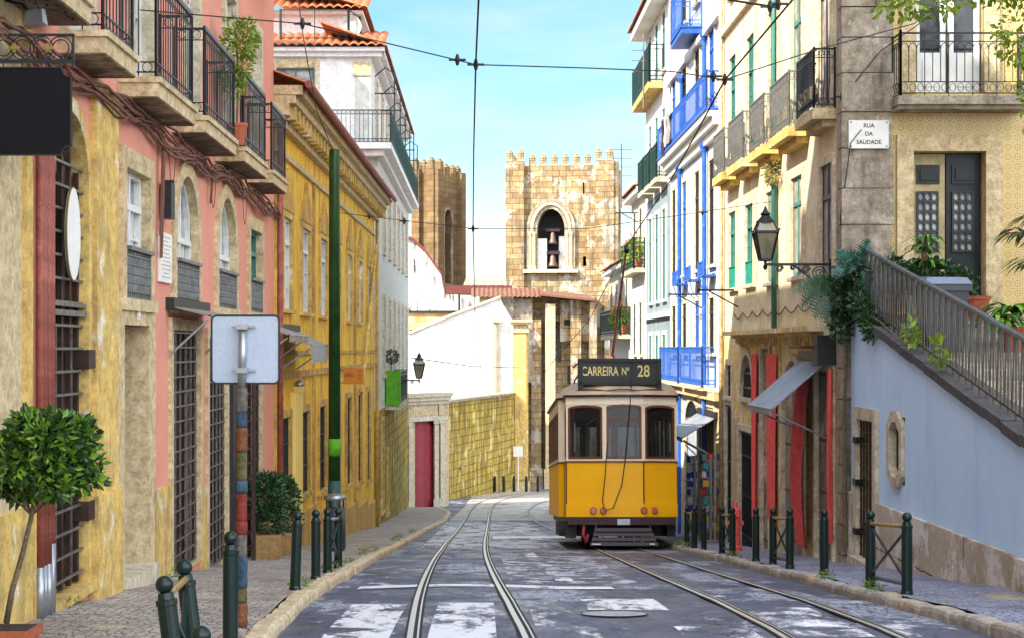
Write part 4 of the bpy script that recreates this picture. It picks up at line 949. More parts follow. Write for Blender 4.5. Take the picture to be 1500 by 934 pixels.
for i in range(4):
    for a in range(n_): q.add([rings_[i][a], rings_[i][(a+1) % n_], rings_[i+1][(a+1) % n_], rings_[i+1][a]], [(0, 1, 2, 3)])
t.part('dish', q, GREYW, smooth=True)
q = MB(); q.tube([(-4.25, 55.7, 9.85), (-4.25, 55.6, 10.45)], .03, 6); q.tube([(-4.25, 55.55, 10.2), (-4.2, 55.1, 10.4)], .015, 5); t.part('mast', q, STEEL)
# small balcony with lime cloth
q = MB(); q.fbox(FW, 58.5, 64.5, -2.1, -1.9, 0, .5); o = wh.part('balcony', q, STONE_P)
z = -1.9; q = railing([FW.pt(58.55, z, .02), FW.pt(58.55, z, .47), FW.pt(64.4, z, .47), FW.pt(64.4, z, .02)], 1.1, .14, .014); wh.part('railing', q, GREENI, o)
q = MB(); q.box(-3.27, -2.82, 58.44, 58.48, -1.95, -.75); q.box(-2.83, -2.79, 58.44, 59.2, -1.9, -.8); solo('lime_cloth', q, LIME, (-3, 58.45, -1.9), 'bright lime green cloth over the end of the small iron balcony', 'cloth')
t = T('balcony_topiary', 'small dark ball-shaped shrub on the lime-cloth balcony', 'potted plant', (-3.1, 58.8, -1.9)); q = leaves([(-3.1, 58.8, -.28, .25, .25, .24)], 500, .08, 31, .2); t.part('crown', q, LF_D); q = MB(); q.tube([(-3.1, 58.8, -1.5), (-3.1, 58.8, -.3)], .02, 5); t.part('stem', q, BARK); q = MB(); q.lathe([(.13, 0), (.17, .4)], (-3.1, 58.8, -1.9), 10); t.part('pot', q, TERRA)
# unseen house added behind the yellow house to shade the white gable
t = T('unseen_shade_house', 'unseen white house added behind the yellow house to shade the gable', 'house', (-13, 45, g(45))); q = MB(); q.box(-19, -10.2, 40, 51, -7, 14.5); t.part('wall', q, WHITE); q = tiles(Fr(-10.2), 39.8, 51.2, 14.5, 16, .4, -4.4, .3); t.part('roof', q, TILE)

# ---------------- street lanterns
def lantern(lab, wallx, x, y, zb, s=1.0, grp=None):
    """wrought-iron bracket lantern; zb is the bottom of the lamp"""
    t = T('street_lantern', lab, 'street lamp', (wallx, y, zb-.1), 'wrought-iron wall lanterns')
    def L(a): return a*s
    q = MB()
    b0, b1, h0 = L(.10), L(.20), L(.50)
    cs = [(1, 1), (-1, 1), (-1, -1), (1, -1)]
    for (a, b_) in cs:
        q.tube([(x+a*b0, y+b_*b0, zb), (x+a*b1, y+b_*b1, zb+h0)], L(.02), 5)
        q.tube([(x+a*b1, y+b_*b1, zb+h0), (x+a*L(.12), y+b_*L(.12), zb+L(.70))], L(.012), 5)
        q.tube([(x+a*b1, y+b_*b1, zb+h0), (x+a*b1*1.12, y+b_*b1*1.12, zb+h0+L(.06))], L(.016), 5)
    for r_, z_ in ((b0, zb), (b1, zb+h0)):
        q.tube([(x+a*r_, y+b_*r_, z_) for a, b_ in cs+cs[:1]], L(.024), 5)
    t.part('lantern_frame', q, IRON)
    q = MB(); q.lathe([(L(.17)*1.1, L(.68)), (L(.10), L(.76)), (L(.07), L(.80)), (L(.10), L(.83)), (L(.055), L(.87)), (L(.04), L(.9)), (L(.012), L(.97))], (x, y, zb), 8, PI/8); t.part('crown_cap', q, IRON)
    q = MB(); e = .92; q.hexa([(x+a*b0*e, y+b_*b0*e, zb+.01) for a, b_ in cs]+[(x+a*b1*e, y+b_*b1*e, zb+h0) for a, b_ in cs]); q.hexa([(x+a*b1*e, y+b_*b1*e, zb+h0+.002) for a, b_ in cs]+[(x+a*L(.115), y+b_*L(.115), zb+L(.69)) for a, b_ in cs]); t.part('glass', q, GLASS_L)
    q = MB(); q.lathe([(L(.02), 0), (L(.045), L(.06)), (L(.02), L(.1)), (L(.03), L(.16)), (L(.09), L(.18))], (x, y, zb-L(.18)), 8); t.part('socket', q, IRON)
    q = MB(); sg = 1 if wallx > x else -1; zr = zb-L(.08)
    q.tube([(x-sg*L(.02), y, zr), (wallx, y, zr)], L(.026), 5); W = abs(wallx-x)
    q.tube([(x+sg*W*.42, y, zr), (x+sg*W*.6, y, zr-L(.16)), (x+sg*W*.8, y, zr-L(.36)), (wallx, y, zr-L(.5))], L(.024), 5)
    for cx_, cz_, r_ in ((.22, -.08, .07), (.42, -.06, .05), (.62, -.1, .08), (.82, -.16, .13), (.9, -.34, .09)):
        c_ = (x+sg*W*cx_, zr+L(cz_)); q.tube([(c_[0]+sg*L(r_)*(1-k/26)*math.cos(k*PI/5), y, c_[1]+L(r_)*(1-k/26)*math.sin(k*PI/5)) for k in range(22)], L(.016), 4)
    q.box(min(wallx, wallx-sg*.03), max(wallx, wallx-sg*.03), y-.05, y+.05, zr-L(.58), zr+L(.1))
    t.part('bracket', q, IRON)
lantern('black iron wall lantern on a scrolled bracket, right side, beside the fern leaves', 5.3, (1121-705)*25.9/F0, 25.9, H(381, 25.9), .84)
lantern('distant iron wall lantern on the left, against the bright white wall', -3.3, (614-705)*60/F0, 60, H(553, 60), .95)

# ============================================================ END OF THE STREET
# portal with red door
FP = Fx(79.0, 3.5/2.05, -3.7)
t = T('stone_portal', 'carved stone doorway with cornice and tall oxblood red panelled door', 'doorway', (-2.7, 80, g(80)))
zt = H(575, 80); zg = -7.75
xa, xb = -3.12, -2.28
q = MB(); q.wall(FP, -3.72, -1.62, zg, zt-.5, [(xa, xb, zg, H(610, 80))], .35); q.body(FP, -3.72, -1.62, zg, zt-.52, -.5, -3); t.part('wall', q, STONE)
q = MB()
for a, b_ in ((-3.62, -3.45), (-3.36, -3.18), (-2.22, -2.04), (-1.95, -1.76)):
    q.fbox(FP, a, b_, zg, zt-1.35, 0, .18); q.fbox(FP, a-.04, b_+.04, zg, zg+.6, 0, .26); q.fbox(FP, a-.04, b_+.04, zt-1.5, zt-1.35, 0, .26)
t.part('pilaster', q, STONE_P)
q = MB(); q.fbox(FP, -3.75, -1.6, zt-1.34, zt-1.15, 0, .3); q.fbox(FP, -3.6, -1.8, zt-1.15, zt-.55, 0, .2); q.fbox(FP, -3.8, -1.55, zt-.55, zt-.38, 0, .38); q.fbox(FP, -3.95, -1.45, zt-.38, zt-.2, 0, .55); q.fbox(FP, -4.1, -1.35, zt-.2, zt-.02, -.6, .7); t.part('entablature', q, STONE_P)
q = MB(); q.fbox(FP, -3.3, -2.1, zt-1.08, zt-.62, .2, .24)
for a in (-3.5, -1.92): q.fbox(FP, a-.1, a+.1, zt-1.1, zt-.56, .2, .33)
t.part('carved_panel', q, STONE)
q = MB(); q.fbox(FP, xa, xb, zg, H(610, 80), -.34, -.28); o = t.part('door', q, REDDOOR)
q = MB(); zz0, zz1 = zg+.2, H(610, 80)-.1
for i in range(2):
    for j in range(6):
        q = MB(); a = xa+.06+.39*i; c_ = zz0+(zz1-zz0)*j/6; q.fbox(FP, a, a+.30, c_+.06, c_+(zz1-zz0)/6-.06, -.28, -.255); q.fbox(FP, a+.06, a+.24, c_+.18, c_+(zz1-zz0)/6-.18, -.255, -.235); t.part('door_panel', q, REDDOOR, o)
# rubble wall closing the street
FRW = Fx(90.0, 17/3.97, -1.87)
t = T('rubble_wall', 'long yellow rubble-stone wall closing the street behind the tram', 'wall', (0, 95, g(95)))
q = MB(); q.wall(FRW, -1.9, 2.1, -9.6, -2.8, []); q.hexa([FRW.pt(a, z, d) for z in (-9.6, -2.85) for a, d in ((-1.9, -.2), (2.1, -.2), (2.1, -3), (-1.9, -3))]); t.part('masonry', q, RUBBLE)
q = MB(); q.fbox(FRW, -1.9, 2.12, -2.85, -2.72, -3, 1.2); t.part('coping', q, STONE_D)
q = MB(); q.fbox(FRW, -1.1, -.93, -6.6, -6.45, 0, .6); t.part('drain_spout', q, STONE_D)
# pilaster at its right end
t = T('stone_pilaster', 'tall yellow stone pilaster with carved capital at the end of the rubble wall', 'pilaster', (2.45, 107.5, g(107)))
FE = Fx(107.2)
q = MB(); q.fbox(FE, 2.0, 2.95, -9.4, 1.0, -1.0, .1); q.fbox(FE, 2.12, 2.82, -8.2, 1.0, .1, .25); t.part('shaft', q, STONE_Y)
q = MB(); q.fbox(FE, 1.95, 3.0, 1.0, 1.15, -1, .35); q.fbox(FE, 2.05, 2.9, 1.15, 1.5, -1, .2); q.fbox(FE, 1.85, 3.1, 1.5, 1.65, -1, .45); q.fbox(FE, 1.75, 3.2, 1.65, 1.8, -1, .6)
for a in (2.1, 2.35, 2.6, 2.85): q.tube([FE.pt(a+.1*math.cos(k*PI/5), 1.3+.14*math.sin(k*PI/5), .28) for k in range(11)], .04, 5)
t.part('capital', q, STONE)
q = MB(); q.fbox(FE, 1.9, 3.05, -9.4, -8.4, -1, .4); t.part('base', q, STONE)
q = MB(); q.fbox(Fx(106.2), (752-705)*106.2/F0, (766-705)*106.2/F0, H(668, 106.2), H(653, 106.2), 0, .05); q.tube([((759-705)*106.2/F0, 106.22, H(720, 106.2)), ((759-705)*106.2/F0, 106.22, H(653, 106.2))], .04, 5)
solo('notice_board', q, MARBLE, ((759-705)*106.2/F0, 106.2, g(106)), 'small pale notice on a thin post at the far wall', 'sign')
for k, px in enumerate((725, 738, 753, 771, 788)):
    y = 101; x = (px-705)*y/F0; t = T('small_bollard', 'tiny distant black bollard at the far wall, %s from the left' % ('first', 'second', 'third', 'fourth', 'fifth')[k], 'bollard', (x, y, g(y)), 'distant bollards at the far wall')
    q = MB(); q.lathe([(.09, 0), (.09, .75), (.06, .8), (.09, .85), (.05, .92)], (x, y, g(y)), 8); t.part('post', q, BOLL)
# white lean-to building with sloping gable
FWh = Fx(109.5)
t = T('white_building', 'blinding white windowless building with sloping roof line above the rubble wall', 'house', (-1, 111, g(110)))
pl = [(598, 640), (598, 489), (660, 463), (733, 436), (736, 445), (751, 470), (751, 640)]
q = MB(); q.prism([((a-705)*109.5/F0, H(b_, 109.5)) for a, b_ in pl], lambda a, z: FWh.pt(a, z, 0), lambda a, z: FWh.pt(a, z, -4)); t.part('wall', q, M('fresh_whitewash', (.66, .66, .66), (.58, .58, .57), .5, .85, bump=.2, streak=(.34, .33, .31), sa=.60, sb=.76))
q = MB(); q.tube([FWh.pt((a-705)*109.5/F0, H(b_, 109.5)+.04, .1) for a, b_ in pl[1:4]], .09, 5); t.part('verge', q, STONE_P)
q = MB(); q.fbox(FWh, (723.5-705)*109.5/F0, (727-705)*109.5/F0, -2.9, H(470, 109.5), 0, .25); q.fbox(FWh, (721-705)*109.5/F0, (733-705)*109.5/F0, H(472, 109.5), H(466, 109.5), 0, .5); t.part('stone_corner', q, STONE)
# stained house
t = T('stained_house', 'white gabled wall with black rain streaks, in front of the left tower', 'house', (-3, 116, g(110)))
FS2 = Fx(116)
pl = [(585, 620), (585, 345), (604, 352), (622, 368), (646, 402), (652, 431), (702, 433), (702, 620)]
q = MB(); q.prism([((a-705)*116/F0, H(b_, 116)) for a, b_ in pl], lambda a, z: FS2.pt(a, z, 0), lambda a, z: FS2.pt(a, z, -4)); t.part('wall', q, WHITE_ST)
q = MB()
pp = [((a-705)*116/F0, H(b_, 116)) for a, b_ in pl[1:6]]
for (a, z), (b_, w) in zip(pp, pp[1:]): q.hexa([FS2.pt(a, z-.05, .25), FS2.pt(b_, w-.05, .25), FS2.pt(b_, w-.05, -4), FS2.pt(a, z-.05, -4), FS2.pt(a, z+.18, .25), FS2.pt(b_, w+.18, .25), FS2.pt(b_, w+.18, -4), FS2.pt(a, z+.18, -4)])
t.part('roof', q, TILE_D)
q = MB(); q.fbox(FS2, -5.2, -.15, H(482, 116), H(458, 116), 0, .08); o = t.part('brick_band', q, BR('orange_brick_band', (.62, .36, .12), (.70, .60, .42), (.5, .42, .28), .8, .4, .03))
q = MB(); q.fbox(FS2, -5.2, -.15, H(458, 116), H(455, 116), 0, .3); q.tube([FS2.pt(-1.5, H(490, 116), .2), FS2.pt(-1.5, H(432, 116), .2)], .08, 5); t.part('gutter', q, GREY_D)

# ---------------- cathedral
def merlon(t, w, h, x, y, z, d=None, mat=TOWER):
    pass
def tower(name, lab, cx, cy, w, d, ztop, rot, wall_m, front_ops, side_ops=(), butt=1.3, z0=-10):
    t = T(name, lab, 'tower', (cx, cy, z0), 'cathedral towers', local=True)
    t.o.rotation_euler = (0, 0, rot)
    hw = w/2; hd = d/2; top = ztop-z0
    FF = Pl((-hw, -hd), (hw, -hd)); FRt = Pl((hw, -hd), (hw, hd))
    q = MB(); q.wall(FF, 0, w, 0, top, front_ops, 1.2); q.wall(FRt, 0, d, 0, top, list(side_ops), .8)
    q.add([(-hw, -hd, 0), (-hw, hd, 0), (-hw, hd, top), (-hw, -hd, top)], [(0, 1, 2, 3)]); q.add([(-hw, hd, 0), (hw, hd, 0), (hw, hd, top), (-hw, hd, top)], [(0, 1, 2, 3)]); q.add([(-hw, -hd, top-.6), (hw, -hd, top-.6), (hw, hd, top-.6), (-hw, hd, top-.6)], [(0, 1, 2, 3)])
    t.part('wall', q, wall_m)
    bt = .45
    for (a, b_) in ((-hw-.1, -hw+butt), (hw-butt, hw+.1)):
        q = MB(); q.box(a, b_, -hd-bt, -hd+.3, 0, top+.35); t.part('buttress', q, wall_m)
    q = MB(); q.box(hw-.3, hw+bt, -hd-.3, -hd+butt, 0, top+.3); q.box(hw-.3, hw+bt, hd-butt, hd+.1, 0, top+.3); t.part('buttress', q, wall_m)
    # merlons with pyramid tops, each its own part sharing one mesh
    m_ = MB(); mw, mh = .23, .62
    m_.box(-mw, mw, -.22, .22, -.02, mh); m_.add([(-mw-.04, -.26, mh), (mw+.04, -.26, mh), (mw+.04, .26, mh), (-mw-.04, .26, mh), (0, 0, mh+.38)], [(0, 1, 4), (1, 2, 4), (2, 3, 4), (3, 0, 4)])
    first = None; spots = []
    n = max(3, int(w/.88))
    for i in range(n+1): 
        s = -hw+.2+(w-.4)*i/n; spots.append((s, -hd+.2-(bt if (s < -hw+butt or s > hw-butt) else 0), 0))
        spots.append((s, hd-.2, 0))
    nd = max(3, int(d/.88))
    for i in range(1, nd): spots.append((hw-.2, -hd+d*i/nd, PI/2)); spots.append((-hw+.2, -hd+d*i/nd, PI/2))
    for (a, b_, r_) in spots:
        if first is None: first = o = t.part('merlon', m_, wall_m)
        else: o = first.copy(); C.objects.link(o)
        o.location = (a, b_, top+(.33 if abs(a) > hw-butt and b_ < 0 else 0)); o.rotation_euler = (0, 0, r_)
    return t, FF, FRt
cy = 130; sc = cy/F0
cx = (828-705)*sc; w = 154*sc
zb, zt_ = H(395, cy)+10, H(318, cy)+10
wc = w/2+(815-828)*sc
tw, FF, FRt = tower('cathedral_tower', 'crenellated cathedral bell tower with arched belfry window, right one', cx, cy+4, w, 8, H(243, cy), R(-6), TOWER, [(wc-1.05, wc+1.05, zb+.0, H(306, cy)+10, 1.6), (w*.72, w*.72+.12, H(285, cy)+10, H(268, cy)+10), (w*.72, w*.72+.25, H(390, cy)+10, H(376, cy)+10)])
for i, (gr, dd) in enumerate(((.0, .0), (.28, .05), (.56, .12))):
    q = MB(); q.ring(FF, wc-1.05-gr, wc+1.05+gr, zb, H(306, cy)+10+gr, .24, -.02, .12+dd+.12*(i % 2), arch=1.6+gr, bottom=False); o = tw.part('arch_moulding', q, STONE if i % 2 else STONE_D)
q = MB(); q.fbox(FF, wc-2.1, wc+2.1, zb-.25, zb, 0, .5); tw.part('sill', q, STONE_P)
for s in (-1.55, -1.25, 1.25, 1.55):
    q = MB(); a = FF.pt(wc+s, zb, .3); q.lathe([(.16, 0), (.16, .2), (.1, .3), (.1, 2.5), (.17, 2.7), (.17, 2.85)], a, 10); tw.part('colonnette', q, STONE)
for s in (-1,):
    q = MB(); q.fbox(FF, wc-1.05, wc-.35, zb, zb+2.4, -1.15, -.5); tw.part('splayed_jamb', q, WHITE)
q = MB(); q.fbox(FF, wc-1.6, wc+1.6, zb-.2, zb+5.2, -3.2, -1.25); tw.part('belfry_interior', q, DARK)
q = MB(); q.fbox(FF, wc+.55, wc+1.05, zb, zb+2.6, -1.2, -1.0); tw.part('splayed_jamb', q, WHITE)
for k, (dz, r_, m_) in enumerate(((.25, .42, BRONZE), (2.0, .34, BRONZE))):
    a = FF.pt(wc+.1, zb+dz, -.7); q = MB(); q.lathe([(r_, 0), (r_*.85, .15), (r_*.6, .4), (r_*.55, .7), (r_*.3, .9), (.03, .95)], a, 14); o = tw.part('bell', q, m_, smooth=True)
    q = MB(); q.fbox(FF, wc-.45, wc+.65, zb+dz+.95, zb+dz+1.2, -.85, -.55); tw.part('headstock', q, TMAR, o)
cy2 = 138; w2 = 1.9
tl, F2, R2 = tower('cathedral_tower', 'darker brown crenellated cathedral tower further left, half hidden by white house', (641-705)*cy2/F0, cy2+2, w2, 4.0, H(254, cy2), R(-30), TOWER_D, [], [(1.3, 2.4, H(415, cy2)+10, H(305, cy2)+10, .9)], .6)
q = MB(); q.fbox(R2, 1.2, 2.6, H(420, cy2)+10, H(300, cy2)+10, -.9, -.6); tl.part('belfry_interior', q, DARK)
q = MB(); q.ring(R2, 1.3, 2.4, H(415, cy2)+10, H(305, cy2)+10, .18, -.02, .12, arch=.9, bottom=True); tl.part('arch_moulding', q, STONE_D)
# nave roof between
t = T('nave', 'dark red nave roof with small pointed battlements between the two towers', 'building', (0, 128, -10))
FN = Fx(126); a0, a1 = (646-705)*126/F0, (746-705)*126/F0
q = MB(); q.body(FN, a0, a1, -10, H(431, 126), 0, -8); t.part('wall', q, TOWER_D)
q = MB(); q.body(FN, a0, a1+.2, H(431, 126), H(418.5, 126), .3, -8); t.part('roof', q, TILE_D)
first = None
for i, px in enumerate((684, 696, 708, 721, 733)):
    q = MB(); x_ = (px-705)*128/F0; zz = H(418, 128)
    if first is None:
        q.add([(x_-.28, 128, zz), (x_+.28, 128, zz), (x_+.28, 128.4, zz), (x_-.28, 128.4, zz), (x_, 128.2, zz+.75)], [(0, 1, 4), (1, 2, 4), (2, 3, 4), (3, 0, 4)]); first = t.part('merlon', q, STONE_D); fx_ = x_
    else: o = first.copy(); C.objects.link(o); o.location = (x_-fx_, 0, 0)
# cathedral body below the right tower
t = T('church_wall', 'weathered stone cathedral wall with buttresses below the bell tower', 'building', (5, 116, -10))
FC = Fx(112)
x_ = lambda px, y=112: (px-705)*y/F0
q = MB(); q.wall(FC, x_(752), x_(930), -10, H(432, 112), [(x_(806), x_(822), H(530, 112), H(470, 112), .5)], .8); q.body(FC, x_(752), x_(930), -10, H(433, 112), -.9, -12); t.part('wall', q, TOWER)
q = MB(); q.fbox(FC, x_(806), x_(822), H(530, 112), H(470, 112), -.8, -.7); t.part('blind_recess', q, STONE_D)
for a, b_, zt2, dd in ((778, 792, 468, 1.0), (798, 812, 446, 1.4), (835, 850, 440, .9), (862, 872, 436, 1.5), (884, 893, 440, .9)):
    q = MB(); q.fbox(FC, x_(a), x_(b_), -10, H(zt2, 112), 0, dd); q.fbox(FC, x_(a)-.1, x_(b_)+.1, -10, -7.8, 0, dd+.2); t.part('buttress', q, STONE if a == 798 else TOWER)
q = MB(); q.fbox(FC, x_(820), x_(870), H(500, 112), H(440, 112), 0, .5); q.fbox(FC, x_(850), x_(862), H(478, 112), H(468, 112), .5, .55); t.part('wall_projection', q, TOWER)
q = MB(); q.fbox(FC, x_(826), x_(846), H(476, 112), H(468, 112), .5, .56); t.part('dark_opening', q, DARK)
q = tiles(Fx(110.5), x_(690, 110.5), x_(792, 110.5), H(436, 110.5), H(421, 110.5), .4, -3, .3, amp=.09); t.part('roof', q, TILE_B)
q = MB(); q.hexa([(x_(792, 110), 110.1, H(433, 110)), (x_(872, 110), 110.1, H(441, 110)), (x_(872, 110), 112.4, H(441, 110)), (x_(792, 110), 112.4, H(433, 110)), (x_(792, 110), 110.1, H(430, 110)), (x_(872, 110), 110.1, H(438, 110)), (x_(868, 110), 112.4, H(430, 110)), (x_(792, 110), 112.4, H(424, 110))]); t.part('lean_to_roof', q, TILE_B)
q = MB(); q.fbox(Fx(110.6), x_(736, 110.6), x_(752, 110.6), H(470, 110), H(437, 110), -2, 0); q.fbox(Fx(110.6), x_(752, 110.6), x_(780, 110.6), H(560, 110), H(437, 110), -1, -.3); t.part('side_chapel', q, STONE_D)

# ============================================================ TRAM
# local frame: x across, y back along the car, z up from the rails
tm = T('tram', 'vintage yellow and ivory tram with route board 28 coming along the right track', 'tram', (2.92, 35.2, g(35.2)-.085), local=True)
tm.o.rotation_euler = (-math.atan(.087), 0, R(-.3))
LEN = 8.4; VW = 1.15; BW = 1.27
def outline(y0, y1, wv=VW, wb=BW):
    return [(-.36, y0), (.44, y0), (wv-.0, y0+.2), (wv, y0+1.15), (wb, y0+1.25), (wb, y1-1.25), (wv, y1-1.15), (wv, y1-.2), (.44, y1), (-.36, y1), (-wv, y1-.2), (-wv, y1-1.15), (-wb, y1-1.25), (-wb, y0+1.25), (-wv, y0+1.15), (-wv, y0+.2)]
OL = outline(0, LEN)
def facets(pts): return [Pl(pts[i], pts[(i+1) % len(pts)]) for i in range(len(pts))]
fc = facets(OL)
q = MB(); q2 = MB(); q3 = MB()
for i, F in enumerate(fc):
    side_door = i in (2, 6, 10, 14)
    if i == 14 or i == 2: # open platform doorway
        q.wall(F, 0, F.L, .65, 1.8, [(F.L*.1, F.L*.42, .66, 1.8)] if i == 14 else [], .05)
    else: q.wall(F, 0, F.L, .65, 1.8, [], .05)
tm.part('lower_body', q, TY)
q = MB(); q.fbox(fc[0], -.76*0, fc[0].L, .66, .93, 0, .025); q.fbox(fc[15], 0, fc[15].L, .66, .93, 0, .025); q.fbox(fc[1], 0, fc[1].L, .66, .93, 0, .025); tm.part('apron_panel', q, TY)
# upper ivory body with window openings
q = MB(); wins = []
for i, F in enumerate(fc):
    L = F.L
    if i in (0, 8): o = [(.035, L-.035, 1.86, 2.99, .06)]
    elif i in (1, 15, 7, 9): o = [(.04, L-.05, 1.86, 2.97, .06)]
    elif i in (4, 5) and L > 3: o = [(.12+k*(L-.1)/6, .12+k*(L-.1)/6+(L-.1)/6-.12, 1.88, 2.9) for k in range(6)]
    elif L > 3: o = [(.12+k*(L-.1)/6, .12+k*(L-.1)/6+(L-.1)/6-.12, 1.88, 2.9) for k in range(6)]
    elif L > .8: o = [(.14, L-.3, 1.82, 2.95)] if i != 14 else [(L*.1, L*.42, 1.81, 2.95), (L*.5, L*.92, 1.88, 2.9)]
    else: o = []
    q.wall(F, 0, L, 1.8, 3.14, o, .06)
    wins += [(F, w_, i) for w_ in o]
tm.part('upper_body', q, TWH)
for F, o, i in wins:
    if i == 14 and o[2] < 1.82: continue
    f = MB(); a, b_, c_, d_ = o[:4]
    e = .035 if i not in (0, 1, 15) else .045
    f.fbox(F, a, a+e, c_, d_-(.0 if len(o) < 5 else .06), -.05, .012); f.fbox(F, b_-e, b_, c_, d_-(.0 if len(o) < 5 else .06), -.05, .012); f.fbox(F, a+e, b_-e, c_, c_+e, -.05, .012)
    if len(o) < 5: f.fbox(F, a+e, b_-e, d_-e, d_, -.05, .012)
    else: f.ring(F, a+e, b_-e, d_-.12, d_-e, e, -.05, .012, arch=.05, bottom=False)
    if i == 0: f.fbox(F, a+e, b_-e, d_-.32, d_-.26, -.045, .008)
    w_ = tm.part('window', f, TBR)
    p = MB(); p.add([F.pt(a, c_, -.03), F.pt(b_, c_, -.03), F.pt(b_, d_, -.03), F.pt(a, d_, -.03)], [(0, 1, 2, 3)]); tm.part('pane', p, GLASS_T, w_)
# trims
def belt(z0, z1, out, mat, nm, inset=0):
    q = MB()
    for F in fc: q.fbox(F, -.0, F.L, z0, z1, -.02, out)
    return tm.part(nm, q, mat)
for F in (fc[1], fc[15], fc[2], fc[14]):
    q = MB(); q.fbox(F, -.012, .012, .66, 1.785, 0, .012); tm.part('corner_moulding', q, TMAR)
belt(1.785, 1.815, .02, TBR, 'belt_rail'); belt(3.14, 3.19, .05, TMAR, 'roof_edge'); belt(2.98, 3.02, .012, TWH, 'letterboard_trim')
q = MB(); q.box(-1.05, 1.05, .3, LEN-.3, .70, .76); q.box(-1.2, 1.2, 1.3, 7.1, .72, .78); tm.part('floor', q, TUND)
for yb in (1.32, 7.04):
    q = MB(); q.box(-1.18, -.38, yb, yb+.04, .78, 1.9); q.box(.38, 1.18, yb, yb+.04, .78, 1.9); q.box(-1.18, 1.18, yb, yb+.04, 2.8, 3.14); q.box(-.44, -.38, yb, yb+.05, 1.9, 2.8); q.box(.38, .44, yb, yb+.05, 1.9, 2.8); q.box(-1.18, -1.1, yb, yb+.05, 1.9, 2.8); q.box(1.1, 1.18, yb, yb+.05, 1.9, 2.8); tm.part('bulkhead', q, TBR)
for yb in [1.9+.8*i for i in range(6)]:
    for xs_ in (-1.1, .3):
        q = MB(); q.box(xs_, xs_+.8, yb, yb+.42, 1.15, 1.22); q.box(xs_, xs_+.8, yb+.40, yb+.45, 1.2, 1.75); q.box(xs_+.05, xs_+.12, yb+.1, yb+.35, .78, 1.15); q.box(xs_+.68, xs_+.75, yb+.1, yb+.35, .78, 1.15); tm.part('seat', q, TBR)
q = MB(); q.lathe([(.16, .78), (.16, 1.6), (.2, 1.62), (.2, 1.72), (.05, 1.75)], (-.2, .55, 0), 12); q.tube([(-.2, .55, 1.75), (-.1, .45, 1.82), (.05, .42, 1.82)], .02, 5); tm.part('controller', q, TUND)
q = MB()
for xs_ in (-.35, .35):
    q.tube([(xs_, 1.4, 2.85), (xs_, 7.0, 2.85)], .015, 5)
tm.part('ceiling_rail', q, STEEL)
q = MB(); q.box(-1.0, -.95, .5, 1.2, .78, 3.1); tm.part('door_post', q, TBR)
# roof
q = MB(); prof = [(1.03, 3.19), (1.0, 3.27), (.93, 3.38), (.80, 3.47), (.6, 3.54), (.3, 3.585), (.02, 3.6)]
o0 = len(q.v); cxm = (0, LEN/2)
for k, z_ in prof:
    for (a, b_) in OL: 
        yy_ = LEN/2+(b_-LEN/2)*(1-(1-k)*.38*(1.3 if abs(b_-LEN/2) > 4 else 1.0)) if k < 1.03 else LEN/2+(b_-LEN/2)*1.012
        q.v.append((a*k, yy_, z_))
n = len(OL)
for i in range(len(prof)-1):
    for k in range(n): q.f.append((i*n+k, i*n+(k+1) % n, (i+1)*n+(k+1) % n, (i+1)*n+k))
q.f.append(tuple((len(prof)-1)*n+k for k in range(n)))
tm.part('roof', q, TROOF, smooth=True)
q = MB()
q.tube([(-1.0+2.0*k/24, -.02+.22*abs(-1+2*k/24)**2, 3.27+.03*abs(math.sin(3*PI*k/24))) for k in range(25)], .014, 5); tm.part('rain_strip', q, TBR)
q = MB(); q.box(-.55, .55, 1.4, 7.0, 3.58, 3.62)
for a in (-.62, .62): q.tube([(a, .9, 3.60), (a, .9, 3.98), (a, 7.3, 3.98), (a, 7.3, 3.60)], .022, 5)
q.tube([(-.98, .7, 3.80), (-.8, .75, 3.96), (-.62, .9, 4.0), (.4, .9, 4.0), (.62, .95, 3.98)], .02, 5); q.box(-1.1, -1.03, .66, .72, 3.45, 3.85)
tm.part('roof_rack', q, TUND)
# route board
q = MB(); x0, x1 = -.90, .84
q.box(x0, x1, .12, .34, 3.88, 3.95); q.box(x0, x1, .12, .34, 3.40, 3.47); q.box(x0, x0+.1, .12, .34, 3.3, 3.9); q.box(x1-.1, x1, .12, .34, 3.3, 3.9); o = tm.part('route_board', q, GREY_D)
q = MB(); q.box(x0+.1, x1-.1, .17, .3, 3.47, 3.88); tm.part('board_face', q, M('board_black', (.010, .014, .012), rough=.4, bump=0), o)
q = MB(); q.box(.22, .25, .155, .18, 3.47, 3.88); tm.part('divider', q, GREY_D, o)
for s_, xx_, sz, sq in (('CARREIRA', -.44, .27, .62), ('Nº', .09, .23, .62), ('28', .47, .34, .78)):
    text(tm, 'lettering', s_, sz, CREAML, Matrix.Translation((xx_, .163, 3.68)) @ UP, .004, o, squash=sq)
# lamps
for xx_, m_ in ((-.60, AMBL), (-.40, REDL), (.44, AMBL), (.66, AMBL)):
    q = MB(); yy_ = -.03 if -.36 < xx_ < .44 else -.03+max(0, abs(xx_)-.38)*.27
    q.tube([(xx_, yy_+.03, .79), (xx_, yy_-.025, .79)], .072, 16); o = tm.part('head_lamp', q, TBR)
    q = MB(); q.tube([(xx_, yy_-.02, .79), (xx_, yy_-.045, .79)], .056, 16); tm.part('lens', q, m_, o)
q = MB(); q.tube([(-.31, -.05, 2.2), (-.36, -.06, 1.5), (-.42, -.06, 1.0), (-.38, -.07, .78), (-.2, -.06, .85), (-.02, -.06, 1.3), (.08, -.06, 2.0), (.17, -.03, 3.0), (.2, .05, 3.5)], .011, 5); tm.part('trolley_rope', q, CABLE_B)
q = MB()
for x_ in (-.98, 1.0): q.tube([(x_, .02+.0, 2.0), (x_, .02, 2.6)], .012, 5)
